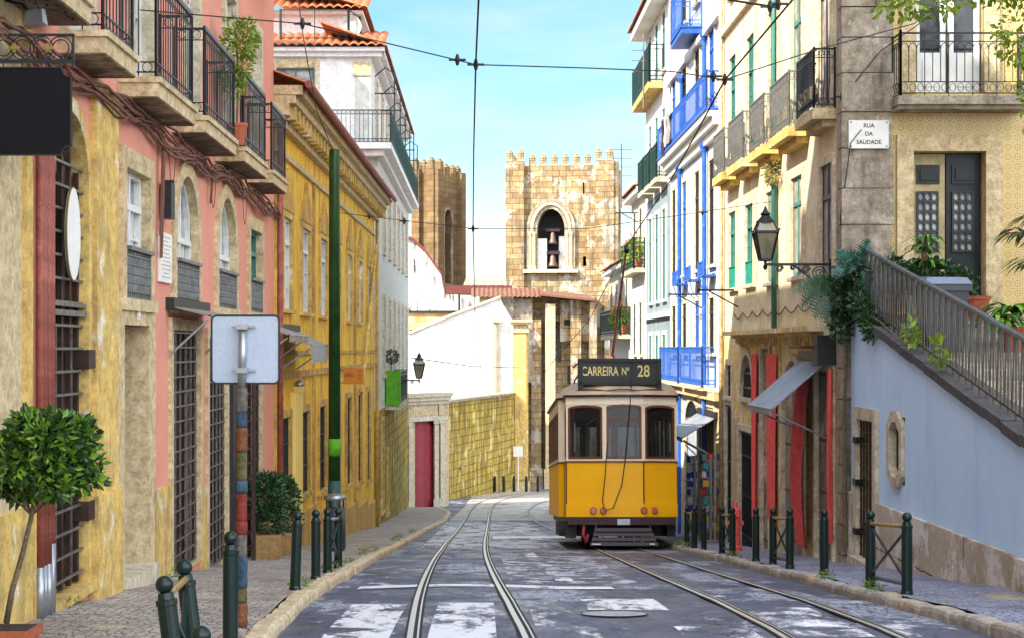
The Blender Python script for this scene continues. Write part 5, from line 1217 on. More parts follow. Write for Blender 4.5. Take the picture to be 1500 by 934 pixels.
tm.part('grab_rail', q, STEEL)
# underframe
q = MB(); q.box(-1.12, 1.1, -.02, LEN+.02, .50, .66); q.box(-.9, .9, -.1, 0, .5, .62); o = tm.part('bumper', q, TMAR)
q = MB(); q.box(-.12, .14, -.16, -.1, .5, .62); tm.part('coupler', q, STEEL, o)
q = MB(); q.box(-.9, .9, 1.0, LEN-1.0, .25, .5); q.box(-1.15, -.95, .3, 1.2, .22, .5); q.box(.95, 1.12, .3, 1.2, .25, .5); q.box(-1.18, 1.18, 3.0, 5.4, .2, .5); q.box(-1.3, -1.05, .9, 1.6, .3, .55); tm.part('underframe', q, TUND)
for yy_ in (1.6, 3.6, 4.8, 6.8):
    for x_ in (-.45, .45):
        q = MB(); q.tube([(x_-.04, yy_, .33), (x_+.04, yy_, .33)], .33, 20); q.tube([(x_-.07, yy_, .33), (x_+.07, yy_, .33)], .1, 10); tm.part('wheel', q, TUND)
q = MB()
for k in range(4):
    z_ = .08+k*.095; wv = .70-.035*k; q.hexa([(-wv, -.42+.07*k, z_), (wv, -.42+.07*k, z_), (wv, -.40+.07*k, z_), (-wv, -.40+.07*k, z_), (-wv+.02, -.37+.07*k, z_+.07), (wv-.02, -.37+.07*k, z_+.07), (wv-.02, -.35+.07*k, z_+.07), (-wv+.02, -.35+.07*k, z_+.07)])
q.tube([(-.66, -.38, .05), (-.55, -.1, .5)], .02, 5); q.tube([(.66, -.38, .05), (.55, -.1, .5)], .02, 5)
o = tm.part('lifeguard', q, TSLAT)
q = MB(); q.box(-.66, -.48, -.425, -.42, .10, .125); q.box(.52, .62, -.425, -.42, .10, .13); tm.part('reflector', q, PAINTW, o)
q = MB(); q.tube([(-.80, -.03, .5), (-.82, -.08, .3), (-.76, -.06, .15), (-.72, 0, .3)], .035, 8); tm.part('brake_hose', q, REDDOOR)
# trolley pole
q = MB(); inv = Matrix.Translation((2.92, 35.2, g(35.2)-.085)) @ tm.o.rotation_euler.to_matrix().to_4x4(); inv.invert()
a = Vector(inv @ Vector(P(897, 520, 39.0))); b_ = Vector(inv @ Vector((2.66, 31.3, 1.81)))
q.tube([a, b_], .035, 6, .02); q.lathe([(.12, 3.6), (.1, 3.9), (.05, a.z)], (a.x, a.y, 0), 8); tm.part('trolley_pole', q, RUST)
q = MB(); q.tube([b_-Vector((.0, .1, .05)), b_+Vector((0, .05, .05))], .05, 6); tm.part('trolley_head', q, IRON)

# ============================================================ RIGHT SIDE
FR = Fr(5.3, sgn=-1)
# ---- house A : cream facade with shops
A = T('cream_house', 'sunlit cream house with grey balconies above the shops with red curtains', 'house', (5.3, 31, g(31)))
Ab = [(25.45, 26.9, 3.42, IRON), (27.5, 29.4, 3.42, IRON_R), (30.0, 31.6, 3.42, IRON_R), (32.4, 34.3, 3.45, IRON_R), (34.9, 36.5, 3.45, IRON_R)]
midw = [(25.6, 26.5, .95, 2.8, PAINTN), (28.0, 29.0, 1.2, 2.86, PAINTG), (30.6, 31.5, 1.2, 2.85, PAINTG), (33.05, 34.0, 1.25, 2.82, PAINTG), (35.3, 36.25, 1.25, 2.85, PAINTG)]
upw = [((a+b_)/2-.45, (a+b_)/2+.45, 3.65, 6.1) for a, b_, _, _ in Ab]+[((a+b_)/2-.45, (a+b_)/2+.45, 7.4, 9.6) for a, b_, _, _ in Ab]
grd = [(27.9, 29.8, g(28)-.15, -.2, True), (25.6, 26.85, g(26)-.1, -.35), (31.2, 32.1, g(31)-.2, .0), (33.0, 34.8, g(33)-.2, -1.65), (35.8, 36.8, g(36)-.2, -1.2), (33.1, 34.6, -.98, -.12, True), (35.9, 36.7, -1.02, -.35)]
block(A, FR, 25.32, 37.3, -5.0, 10.6, [o[:4] for o in midw]+upw+grd, CREAM, 9)
for o in midw: window(A, FR, *o[:4], surr=STONE_P, w=.12, fm=o[4], gm=GLASS, rows=3, dep=.07)
for i, o in enumerate(upw): window(A, FR, *o, surr=STONE_P, w=.12, fm=PAINTG if i % 5 else PAINTN, gm=GLASS, rows=4, dep=.07)
for a, b_ in ((33.05, 34.0), (35.3, 36.25)):
    q = MB(); q.fbox(FR, a, b_, 1.2, 1.62, -.1, .02); grille(q, FR, a, b_, 1.2, 1.7, .02, 8, 1); A.part('window_guard', q, M('green_guard_%d' % a, (.02, .30, .22), rough=.5))
for i, (a, b_, zb, im) in enumerate(Ab):
    q = MB(); q.fbox(FR, a, b_, zb, zb+.16, .0, .36); q.fbox(FR, a+.1, b_-.1, zb-.1, zb, .0, .2); o = A.part('balcony', q, STONE_Y if i else STONE)
    z = zb+.17; q = railing([FR.pt(a+.05, z, .02), FR.pt(a+.05, z, .33), FR.pt(b_-.05, z, .33), FR.pt(b_-.05, z, .02)], .88, .07, .008, rings=True, bow=1)
    A.part('railing', q, im, o)
# ochre dado: ground floor skin in weathered ochre
q = MB(); q.wall(Fr(5.285, sgn=-1), 25.33, 37.3, -5, .25, grd, .0); A.part('ground_floor_render', q, OCHS)
q = MB(); q.fbox(FR, 25.4, 34.8, .26, .34, 0, .38); q.fbox(FR, 25.4, 34.8, .20, .26, 0, .2)
for i in range(30): s = 25.5+i*.32; q.fbox(FR, s, s+.12, .05+.03*(i % 3), .26, 0, .12)
A.part('shop_cornice', q, OCHS)
q = MB()
for i in range(8): s = 26+i*1.2; q.tube([FR.pt(s+1.2*t_/8, .72-.12*math.sin(PI*t_/8), .03) for t_ in range(9)], .012, 4)
A.part('loose_cable', q, CABLE)
for k, o in enumerate(grd):
    a, b_, z0, z1 = o[:4]; ar = len(o) > 4
    r = MB(); r.ring(FR, a, b_, z0, z1, .13, -.02, .06, arch=ar, bottom=z0 > -1.5, lin=.12); so = A.part('shop_opening', r, STONE_P)
    p = MB(); p.fbox(FR, a, b_, z0, z1, -.15, -.13); A.part('pane', p, GLASS, so)
    q = MB(); n_ = max(4, int((b_-a)/.12)); zt3 = z1-(.0 if not ar else (b_-a)*.18)
    for i in range(n_+1): s = a+(b_-a)*i/n_; q.fbox(FR, s-.011, s+.011, z0, zt3, -.03, -.01)
    for z_ in ([z0+.3, z0+1.1, z0+1.9, zt3-.05] if z0 < -1.5 else [z0+.2, zt3-.1]):
        if z_ < zt3: q.fbox(FR, a, b_, z_-.02, z_+.02, -.035, -.005)
    A.part('grille', q, IRON, so)
    if k in (0, 2):
        q = MB(); q.fbox(FR, a+(b_-a)*.45, a+(b_-a)*.55, z0, z1-.3, -.12, -.06); A.part('door_stile', q, GOLD, so)
for s in (30.35, 32.6, 35.3):
    q = MB(); q.fbox(FR, s-.3, s+.3, -5, -1.4 if s > 32 else .2, .016, .07); A.part('pier', q, STONE if s > 32 else OCHS)
q = MB(); q.fbox(FR, 25.33, 37.3, 6.75, 6.9, 0, .1); A.part('string_course', q, STONE_P); q = MB(); q.fbox(FR, 25.33, 37.3, 10.3, 10.6, -.1, .4); A.part('cornice', q, STONE_P)
q = tiles(FR, 25.3, 37.3, 10.62, 12, .5, -5, .3); A.part('roof', q, TILE)
# green downpipe and boundary pipe
for s, m_, lab in ((30.9*.985, PAINTG, 'green downpipe on the cream house between its balconies'), (37.15, STONE, 'beige downpipe where the cream house meets the blue-trimmed house')):
    q = MB(); q.tube([FR.pt(s, g(s) if s > 35 else .35, .08), FR.pt(s, 10.4, .08)], .05, 8); solo('downpipe', q, m_, FR.pt(s, g(s), .08), lab, 'pipe', smooth=True)
# red hangings
for k, (a, b_, zt4, zb4, lab) in enumerate(((32.2, 32.75, -.1, -3.25, 'narrow red hanging cloth, furthest of the shop-front drapes'), (30.0, 31.1, -.1, -3.05, 'wide straight red hanging cloth between two grilles'), (27.05, 27.95, -.40, -3.15, 'bulging red hanging cloth under the silver awning'), (25.36, 25.56, -.3, -2.9, 'thin red strip of cloth beside the street-corner stone pier'))):
    q = MB(); nx, nz = 14, 16
    for j in range(nz+1):
        for i in range(nx+1):
            u = i/nx; v_ = j/nz; wd = (b_-a)*(1+(.25*math.sin(PI*v_) if k == 2 else 0)); s = (a+b_)/2+(u-.5)*wd*(1 if k == 2 else .9+.1*v_)
            q.v.append(FR.pt(s, zt4+(zb4-zt4)*v_-(.0 if k != 2 else .12*abs(u-.5)), .10+.035*math.sin(u*PI*5+v_*1.5)+(.12*math.sin(PI*v_*.9) if k == 2 else .0)))
    for j in range(nz):
        for i in range(nx): c_ = j*(nx+1)+i; q.f.append((c_, c_+1, c_+nx+2, c_+nx+1))
    solo('hanging_cloth', q, CURTAIN, FR.pt((a+b_)/2, zb4, .1), lab, 'cloth', 'red cloths hanging on the shop front', smooth=True)
awning('silvery grey awning sloping out over the red-curtained shop', 25.8, 28.0, -.12, .92, .80, CANVAS_L, FR, .10)
q = MB(); q.fbox(FR, 25.4, 25.75, -.25, .2, .02, .3); q.fbox(FR, 25.75, 26.6, .0, .04, .05, .5); solo('shop_spotlight_box', q, GREY_D, FR.pt(25.5, -.2, .1), 'dark metal box fixed above the silver awning', 'box')
t = T('fire_hydrant', 'small red fire hydrant on the right pavement behind a crossed barrier', 'hydrant', (4.75, 31.0, g(31)))
q = MB(); q.lathe([(.12, 0), (.12, .08), (.09, .1), (.09, .6), (.11, .62)], (4.62, 31.0, g(31)), 12); t.part('barrel', q, CURTAIN, smooth=False)
q = MB(); q.lathe([(.11, .62), (.09, .74), (.04, .8), (.04, .88), (.01, .9)], (4.62, 31.0, g(31)), 12); t.part('cap', q, CURTAIN)
q = MB(); q.tube([(4.48, 31.0, g(31)+.5), (4.76, 31.0, g(31)+.5)], .045, 8); t.part('outlet', q, CURTAIN)
# foliage tufts growing on the cream wall
t = T('wall_weed', 'dry ochre weeds hanging beneath a cream house balcony', 'plant', FR.pt(30.2, 3.3, .1)); q = leaves([FR.pt(30.3, 3.15, .15)+(.12, .5, .22)], 260, .09, 41, .1, 3, .6); t.part('foliage', q, LEAF('dry_weed', (.28, .20, .05), (.20, .26, .06), .2))

# ---- house B : pale blue with cobalt ironwork
B = T('blue_trimmed_house', 'pale house with cobalt blue balconies and downpipes, behind the tram', 'house', (5.3, 42, g(42)))
cb = [39.0, 41.6, 44.2, 46.6]
bops = [(c-.45, c+.45, 5.35, 7.4) for c in cb]+[(c-.42, c+.42, 1.9, 4.3) for c in cb]+[(c-.42, c+.42, -.1, 1.15) for c in cb]+[(c-.42, c+.42, 8.4, 10.2) for c in cb]+[(38.6, 40.6, -5.0, -1.35), (41.3, 44.0, -5.2, -1.3, .6), (45, 46.6, -5.4, -1.4)]
block(B, FR, 37.3, 47.8, -5.8, 10.9, bops, PALEB, 9)
for i, o in enumerate(bops[:16]): window(B, FR, *o[:4], surr=STONE_P, w=.12, fm=GREY_D if i % 3 else BLUEI, gm=GLASS, rows=3, dep=.05)
for o in bops[16:]:
    q = MB(); q.ring(FR, *o[:4], .14, -.02, .05, arch=o[4] if len(o) > 4 else False, bottom=False); so = B.part('shop_opening', q, STONE_P); q = MB(); q.fbox(FR, *o[:4], -.5, -.45); B.part('back_panel', q, DARK, so)
q = MB(); q.fbox(Fr(5.29, sgn=-1), 37.3, 41.2, -5.8, -1.15, -.01, 0); q.fbox(FR, 37.35, 47.8, -1.15, -.95, 0, .2); B.part('lower_moulding', q, STONE)
q = MB(); q.fbox(FR, 37.4, 47.6, 4.7, 4.9, .0, .12); q.fbox(FR, 37.35, 47.6, 4.9, 5.08, .0, .24); q.fbox(FR, 37.35, 47.7, 5.08, 5.22, .0, .36); o = B.part('balcony', q, PAINTW)
q = MB(); q.fbox(FR, 37.33, 47.72, 5.223, 5.26, -.0, .40); B.part('blue_nosing', q, BLUEI, o)
z = 5.26; q = railing([FR.pt(37.45, z, .02), FR.pt(37.45, z, .36), FR.pt(47.6, z, .36)], .82, .17, .010, rings=True); B.part('railing', q, BLUEI, o)
for a, b_, zb in ((38.5, 42.8, -.95), (43.2, 47.6, -.95)):
    q = MB(); q.fbox(FR, a, b_, zb, zb+.1, 0, .34); o = B.part('balcony', q, STONE_P); q = railing([FR.pt(a, zb+.1, .02), FR.pt(a, zb+.1, .32), FR.pt(b_, zb+.1, .32)], .88, .18, .011, rings=True); B.part('railing', q, BLUEI, o)
for a in (39.0, 41.6, 44.2):
    q = MB(); q.fbox(FR, a-.5, a+.5, 1.62, 1.66, 0, .3); o = B.part('window_box_shelf', q, BLUEI); q = railing([FR.pt(a-.5, 1.66, .28), FR.pt(a+.5, 1.66, .28)], .3, .1, .012, rings=False, mid=False)
    for e in (a-.4, a+.4): q.tube([FR.pt(e, 1.64, .28), FR.pt(e, 1.35, .2), FR.pt(e, 1.2, .02)], .014, 4)
    B.part('shelf_rail', q, BLUEI, o)
for a, b_ in ((40.9, 43.2),):
    q = MB(); q.fbox(FR, a, b_, 7.55, 7.68, 0, .5); q.fbox(FR, a-.03, b_+.03, 7.68, 7.72, 0, .53); o = B.part('balcony', q, BLUEI); q = railing([FR.pt(a, 7.72, .02), FR.pt(a, 7.72, .48), FR.pt(b_, 7.72, .48), FR.pt(b_, 7.72, .02)], 1.05, .17, .011); B.part('railing', q, BLUEI, o)
q = MB(); q.fbox(FR, 37.35, 47.8, 7.28, 7.42, 0, .14); B.part('string_course', q, PAINTW); q = MB(); q.fbox(FR, 37.3, 47.8, 10.7, 10.95, -.1, .4); B.part('cornice', q, PAINTW)
q = tiles(FR, 37.3, 47.8, 10.97, 12.3, .5, -5, .3); B.part('roof', q, TILE)
for s, z0, z1, lab in ((39.9, -4.4, 4.6, 'tall cobalt blue downpipe, nearer one on the pale house'), (44.9, -4.9, 4.6, 'tall cobalt blue downpipe, further one on the pale house'), (39.9, 5.3, 7.2, 'short cobalt blue pipe with hopper above the blue balcony, nearer'), (44.4, 5.3, 6.9, 'short cobalt blue pipe with hopper above the blue balcony, further')):
    q = MB(); q.tube([FR.pt(s, z0, .09), FR.pt(s, z1, .09)], .055, 8); q.lathe([(.06, 0), (.11, .12), (.11, .22)], FR.pt(s, z1-.02, .09), 8); solo('blue_downpipe', q, BLUEI, FR.pt(s, z0, .09), lab, 'pipe', 'cobalt blue downpipes')
# laundry on the balcony
for k, (s, m_, lab) in enumerate(((46.0, TMAR, 'dark garment draped over the long blue balcony'), (44.6, CANVAS, 'beige garment draped over the long blue balcony'), (45.3, PAINTW, 'white cloth draped over the long blue balcony'))):
    q = MB()
    for j in range(9):
        for i in range(5): q.v.append(FR.pt(s+(.1+.1*(k == 1))*(i-2), 6.15-.1*j*(1.2 if k == 0 else 1), .42+.02*math.sin(i*2+j)))
    for j in range(8):
        for i in range(4): c_ = j*5+i; q.f.append((c_, c_+1, c_+6, c_+5))
    solo('laundry', q, m_, FR.pt(s, 5.3, .4), lab, 'laundry', 'laundry on the blue balcony', smooth=True)
# souvenir shop front: awning, racks
awning('grey awning over the souvenir shop beside the tram', 38.2, 41.2, -1.5, .8, .5, CANVAS_L, FR, .1)
rnd = random.Random(12)
for k, (x_, y_, lab) in enumerate(((5.0, 37.2, 'revolving rack of bright postcards outside the souvenir shop, nearer'), (4.95, 39.6, 'revolving rack of pale souvenirs beside the tram, further'))):
    t = T('souvenir_rack', lab, 'display rack', (x_, y_, g(y_)), 'souvenir racks'); z = g(y_)
    q = MB(); q.tube([(x_, y_, z), (x_, y_, z+1.9)], .03, 6); q.tube([(x_-.25, y_, z+.03), (x_+.25, y_, z+.03)], .03, 4); q.tube([(x_, y_-.25, z+.03), (x_, y_+.25, z+.03)], .03, 4)
    for j in range(9): q.tube([(x_+.2*math.cos(a*PI/3), y_+.2*math.sin(a*PI/3), z+.25+j*.19) for a in range(7)], .008, 4)
    t.part('frame', q, STEEL)
    for j in range(9):
        for i in range(3):
            a = (i*2+1)*PI/3-PI/2+.3*(j % 2); q = MB(); cx_, cy_ = x_+.18*math.cos(a), y_+.18*math.sin(a); dx, dy = -math.sin(a)*.07, math.cos(a)*.07
            z_ = z+.27+j*.19; q.hexa([(cx_-dx, cy_-dy, z_), (cx_+dx, cy_+dy, z_), (cx_+dx*1+.01, cy_+dy+.01, z_), (cx_-dx+.01, cy_-dy+.01, z_), (cx_-dx, cy_-dy, z_+.14), (cx_+dx, cy_+dy, z_+.14), (cx_+dx+.01, cy_+dy+.01, z_+.14), (cx_-dx+.01, cy_-dy+.01, z_+.14)])
            t.part('postcard', q, rnd.choice(COLR) if k == 0 else rnd.choice([COLR[2], COLR[2], COLR[1]]))
q = MB()
for i in range(3):
    for j in range(5): q.fbox(FR, 38.7+.6*i, 39.15+.6*i, -2.0-.5*j, -1.6-.5*j, -.3, -.26+.04*(i % 2))
solo('hung_souvenirs', q, COLR[1], FR.pt(39, -4, -.3), 'blue printed cloths pinned up in the souvenir shop doorway', 'souvenirs')

# ---- house C : grey-blue
Cc = T('grey_blue_house', 'tall grey-blue house with teal balconies beyond the blue-trimmed one', 'house', (5.3, 51, g(51)))
cc = [49.2, 51.2, 53.2]
cops = [(c-.42, c+.42, z0, z1) for c in cc for z0, z1 in ((.0, -.0), )][:0]+[(c-.42, c+.42, z0, z1) for z0, z1 in ((8.0, 9.7), (5.0, 6.9), (1.4, 4.0), (-2.4, .4)) for c in cc]
block(Cc, FR, 47.8, 54.8, -6.5, 10.1, cops, TEAL, 9)
q = MB(); q.wall(Fr(5.285, sgn=-1), 47.82, 54.78, 4.6, 10.1, [o for o in cops if o[2] > 4], 0); Cc.part('white_upper_render', q, WHITE)
for o in cops: window(Cc, FR, *o, surr=PAINTW if o[2] > 4 else GREYW, w=.12, fm=PAINTG, gm=GLASS, rows=3, dep=.05)
for c in cc:
    q = MB(); q.fbox(FR, c-.8, c+.8, 4.72, 4.86, 0, .35); o = Cc.part('balcony', q, STONE_P); q = railing([FR.pt(c-.78, 4.87, .02), FR.pt(c-.78, 4.87, .33), FR.pt(c+.78, 4.87, .33)], .95, .13, .014, rings=False); Cc.part('railing', q, GREENI, o)
q = MB(); q.fbox(FR, 49.5, 54.8, 7.55, 7.75, 0, .45); o = Cc.part('balcony', q, STONE_Y); q = railing([FR.pt(49.5, 7.75, .02), FR.pt(49.5, 7.75, .43), FR.pt(54.75, 7.75, .43), FR.pt(54.75, 7.75, .02)], 1.05, .14, .016, rings=False); Cc.part('railing', q, GREENI, o)
q = MB(); q.fbox(FR, 47.9, 54.9, 9.85, 10.1, -.1, .5); Cc.part('cornice', q, PAINTW); q = MB(); q.fbox(FR, 47.9, 54.8, .9, 1.05, 0, .12); Cc.part('string_course', q, PAINTW)
q = tiles(FR, 47.8, 55, 10.12, 11.5, .6, -5, .3); Cc.part('roof', q, TILE)
q = MB(); q.body(FR, 48.2, 54.4, 10.2, 12.6, -.7, -6); o = Cc.part('attic', q, WHITE)
q = railing([FR.pt(48.2, 10.35, .1), FR.pt(54.4, 10.35, .1)], 1.0, .14, .016, rings=False); Cc.part('railing', q, GREENI)
# ---- house D1, D2
for nm, lab, s0, s1, zt5, cs_, gm2 in (('white_eaved_house', 'narrow white house with orange eave, between the grey-blue house and the low white one', 54.8, 60.2, 5.2, (56.4, 58.6), 1), ('low_white_house', 'low white house with orange tiled eave, furthest on the right side', 60.2, 70.5, 3.1, (61.8, 64.2, 66.6, 69), 0)):
    D = T(nm, lab, 'house', (5.3, s0+2, g(s0)))
    dops = [(c-.4, c+.4, zt5-2.3-k*3.1, zt5-.6-k*3.1) for c in cs_ for k in range(3)]
    block(D, FR, s0, s1, -8, zt5, dops, WHITE, 8)
    for o in dops: window(D, FR, *o, surr=STONE_P, w=.11, fm=GREENI, gm=GLASS, rows=2, dep=.05)
    q = MB(); q.fbox(FR, s0, s1, zt5-.18, zt5, -.05, .32); D.part('cornice', q, PAINTW)
    q = tiles(FR, s0, s1, zt5+.02, zt5+1.2, .42, -4, .3); D.part('roof', q, TILE)
    q = MB(); q.fbox(FR, s0+.3, s1-.4, zt5-2.75, zt5-2.6, 0, .4); o = D.part('balcony', q, STONE_P); q = railing([FR.pt(s0+.3, zt5-2.6, .02), FR.pt(s0+.3, zt5-2.6, .38), FR.pt(s1-.4, zt5-2.6, .38)], .95, .15, .016, rings=False); D.part('railing', q, GREENI, o)
    t = T('balcony_flowers', 'flowering pots along the balcony of the %s' % ('narrow white house' if gm2 else 'low white house'), 'potted plants', FR.pt(s0+1, zt5-2.6, .2)); q = leaves([FR.pt(s0+.7+.9*i, zt5-2.0, .25)+(.25, .4, .4) for i in range(4)], 700, .13, 50+gm2, .2); t.part('foliage', q, LF_Y); q = leaves([FR.pt(s0+.7+.9*i, zt5-1.8, .3)+(.25, .4, .35) for i in range(4)], 60, .12, 60+gm2, .2); t.part('flowers', q, CURTAIN)
    q = MB()
    for i in range(4): q.lathe([(.12, 0), (.17, .3)], FR.pt(s0+.7+.9*i, zt5-2.59, .2), 10)
    t.part('pots', q, TERRA)
# rooftop aerials
for k, (s, z, lab) in enumerate(((58.5, 6.2, 'thin television aerial above the narrow white house'), (50.5, 8.5, 'pole with crossbars rising beside the grey-blue house balcony'))):
    q = MB(); p0 = Vector(FR.pt(s, z-1.4, .5)); q.tube([p0, p0+Vector((0, 0, 2.2))], .025, 5)
    for j in range(4): q.tube([p0+Vector((-.35, 0, 1.1+.3*j)), p0+Vector((.35, 0, 1.1+.3*j))], .015, 4)
    solo('aerial', q, IRON_R, p0, lab, 'aerial')
# wall brackets
for k, (s, z, lab) in enumerate(((40.7, -.02+H(430, 40.7)*0+H(430, 40.7), 'bare iron wall bracket on the blue-trimmed house, lower'), (35.2, H(425, 35.2), 'bare iron wall bracket on the cream house below the green windows'), (57, H(312, 57), 'iron bracket bar projecting from the far white house'))):
    q = MB(); q.tube([FR.pt(s, z, 0), FR.pt(s, z, .85)], .02, 5); q.tube([FR.pt(s, z-.35, 0), FR.pt(s, z-.02, .6)], .015, 5); q.tube([FR.pt(s, z+.04, .8), FR.pt(s, z-.06, .85)], .025, 5); solo('wall_bracket', q, IRON, FR.pt(s, z, 0), lab, 'bracket', 'iron wall brackets')

# ---- corner house E with tiles
E = T('tiled_corner_house', 'corner house of yellow patterned tiles with rough stone quoins at the right', 'house', (6.5, 25, g(25)))
FE1 = Fx(25.0)
AZ = None
m, nt, b = _mat('azulejo_tiles'); tc = nt.nodes.new('ShaderNodeTexCoord'); sx = nt.nodes.new('ShaderNodeSeparateXYZ'); nt.links.new(tc.outputs['Object'], sx.inputs[0])
def mth(op, a, b2=None, c=None):
    n = nt.nodes.new('ShaderNodeMath'); n.operation = op
    for i, v in enumerate((a, b2, c)):
        if v is None: continue
        if isinstance(v, (int, float)): n.inputs[i].default_value = v
        else: nt.links.new(v, n.inputs[i])
    return n.outputs[0]
u = mth('SUBTRACT', mth('FRACT', mth('MULTIPLY', sx.outputs[0], 7.0)), .5); v = mth('SUBTRACT', mth('FRACT', mth('MULTIPLY', sx.outputs[2], 7.0)), .5)
rad = mth('SQRT', mth('ADD', mth('MULTIPLY', u, u), mth('MULTIPLY', v, v)))
ringm = mth('LESS_THAN', mth('ABSOLUTE', mth('SUBTRACT', rad, .30)), .045); dot = mth('LESS_THAN', rad, .09)
edge = mth('GREATER_THAN', mth('MAXIMUM', mth('ABSOLUTE', u), mth('ABSOLUTE', v)), .478)
base = _mix(nt, _ramp(nt, _noise(nt, tc.outputs['Object'], 2, 6), .35, .65), (.62, .47, .17), (.52, .38, .13))
colr = _mix(nt, mth('MAXIMUM', ringm, dot), base, (.34, .20, .08)); colr = _mix(nt, edge, colr, (.30, .24, .13))
nt.links.new(colr, b.inputs['Base Color']); b.inputs['Roughness'].default_value = .35; AZ = m
eops = [(6.32, 7.38, .45, 2.88), (6.36, 7.36, 3.74, 6.2), (8.9, 9.8, 1.2, 3.0), (8.9, 9.8, 3.9, 6.1)]
q = MB(); q.wall(FE1, 5.3, 13, -4, 10.5, eops, .3); E.part('tiled_wall', q, AZ)
q = MB(); q.box(5.31, 13, 25.65, 33, -4, 10.5); q.box(5.36, 5.9, 25.02, 25.65, -4, 10.5); q.box(9.9, 13, 25.02, 26, -4, 10.5); q.box(7.7, 8.8, 25.02, 26, -4, 10.5); E.part('rear_body', q, STONE_D)
# rough quoin stones
rnd = random.Random(77); q = MB(); z = -3.6
while z < 10.4:
    h_ = rnd.uniform(.42, .62); ex = rnd.uniform(-.0, .05); xr = 6.0 if 1 else 5.9
    q.box(5.27, xr+rnd.uniform(-.02, .03), 24.93+rnd.uniform(0, .02), 25.33, z+.008, z+h_-.008); z += h_
E.part('quoin', q, STONE_D)
for i, o in enumerate(eops[2:]): window(E, FE1, *o, surr=STONE_D, w=.14, fm=PAINTW, gm=GLASS, rows=3)
# door
o = eops[0]
r = MB(); r.ring(FE1, o[0], o[1], o[2], o[3], .24, -.02, .06, bottom=False, lin=.18); dso = E.part('door_surround', r, STONE)
LM = M('weathered_lit_cream_door', (.50, .42, .22), (.30, .24, .12), 5, .6, bump=.15); DM = M('black_green_door', (.005, .009, .010), (.012, .02, .02), 5, .4, bump=.08, spec=.3)  # left leaf is paler, its lit look put into the cream
for k, (a, b_, m_) in enumerate(((6.34, 6.84, LM), (6.86, 7.36, DM))):
    q = MB(); q.fbox(FE1, a, b_, .45, 2.86, -.24, -.19); dl = E.part('door', q, m_, label='pale lit-toned peeling door leaf' if k == 0 else 'dark green-black door leaf')
    for z0, z1 in ((2.42, 2.70), (1.08, 1.32), (.6, .98)):
        q = MB(); q.fbox(FE1, a+.08, b_-.08, z0, z1, -.19, -.165); q.fbox(FE1, a+.13, b_-.13, z0+.05, z1-.05, -.165, -.145); E.part('door_panel', q, DM, dl)
    q = MB(); q.fbox(FE1, a+.09, b_-.11, 1.42, 2.3, -.19, -.18); E.part('glass', q, GLASS_C, dl)
    q = MB()
    for i in range(4): s = a+.09+(b_-a-.2)*i/3; q.fbox(FE1, s-.012, s+.012, 1.42, 2.3, -.178, -.155)
    for j in range(7): zz = 1.42+.88*j/6; q.fbox(FE1, a+.08, b_-.1, zz-.01, zz+.01, -.176, -.156)
    for i in range(3):
        for j in range(6):
            xc = a+.09+(b_-a-.2)*(i+.5)/3; zc = 1.42+.88*(j+.5)/6; q.tube([FE1.pt(xc+.042*math.cos(t_*PI/5), zc+.055*math.sin(t_*PI/5), -.16) for t_ in range(11)], .008, 4)
    E.part('door_grille', q, IRON, dl)
q = MB(); q.ball((6.80, 24.8+.42, 1.15), .02); q.lathe([(.03, 0), (.03, .01)], (6.80, 25.2, 1.3), 8); E.part('door_handle', q, GOLD)
q = MB(); q.fbox(FE1, 6.3, 7.4, .3, .45, -.3, .35); E.part('threshold', q, STONE_D)
text(E, 'house_number', '1', .13, M('number_enamel', (.75, .62, .1), rough=.5, bump=0), Matrix.Translation((6.87, 24.935, 3.0)) @ UP, .004)
# french window and balcony
o = eops[1]
r = MB(); r.ring(FE1, o[0], o[1], o[2], o[3], .22, -.02, .05, bottom=False); E.part('window_surround', r, STONE)
for a, b_ in ((6.38, 6.84), (6.88, 7.34)):
    q = MB(); q.fbox(FE1, a, a+.08, 3.74, 6.2, -.2, -.15); q.fbox(FE1, b_-.08, b_, 3.74, 6.2, -.2, -.15); q.fbox(FE1, a, b_, 3.74, 4.35, -.195, -.155); q.fbox(FE1, a+.08, b_-.08, 5.25, 5.31, -.19, -.155); q.fbox(FE1, a+.12, b_-.12, 3.85, 4.25, -.155, -.14)
    w_ = E.part('french_window', q, PAINTW); q = MB(); q.fbox(FE1, a+.08, b_-.08, 4.35, 6.2, -.18, -.175); E.part('pane', q, GLASS, w_)
q = MB(); q.fbox(FE1, 5.98, 7.9, 3.50, 3.62, 0, .52); q.fbox(FE1, 6.0, 7.88, 3.44, 3.50, 0, .45); bo = E.part('balcony', q, STONE_D)
ra = [(6.02, 24.98, 3.62), (6.02, 24.5, 3.62), (7.86, 24.5, 3.62), (7.86, 24.98, 3.62)]
q = MB(); U = Vector((0, 0, 1))
for a, b_ in zip(ra, ra[1:]):
    a = Vector(a); b_ = Vector(b_); L = (b_-a).length; n_ = max(3, int(L/.115)); d_ = (b_-a)/L
    for hh in (.04, .20, .78, .9): q.tube([a+U*hh, b_+U*hh], .011 if hh < .9 else .018, 4)
    for i in range(n_+1):
        p = a+d_*L*i/n_; q.tube([p+U*(.0 if i % 3 == 0 else .2), p+U*(.9 if i % 3 == 0 else .72)], .008, 4)
        if i < n_:
            c_ = p+d_*L/n_/2
            q.tube([c_+d_*L/n_*.5*math.cos(t_*PI/6)+U*(.66+.1*math.sin(t_*PI/6)) for t_ in range(7)], .007, 4); q.tube([c_+d_*.045*math.cos(t_*PI/4)+U*(.12+.06*math.sin(t_*PI/4)) for t_ in range(9)], .006, 4)
    q.tube([a, a+U*.95], .02, 6); q.tube([b_, b_+U*.95], .02, 6)
E.part('railing', q, IRON, bo)
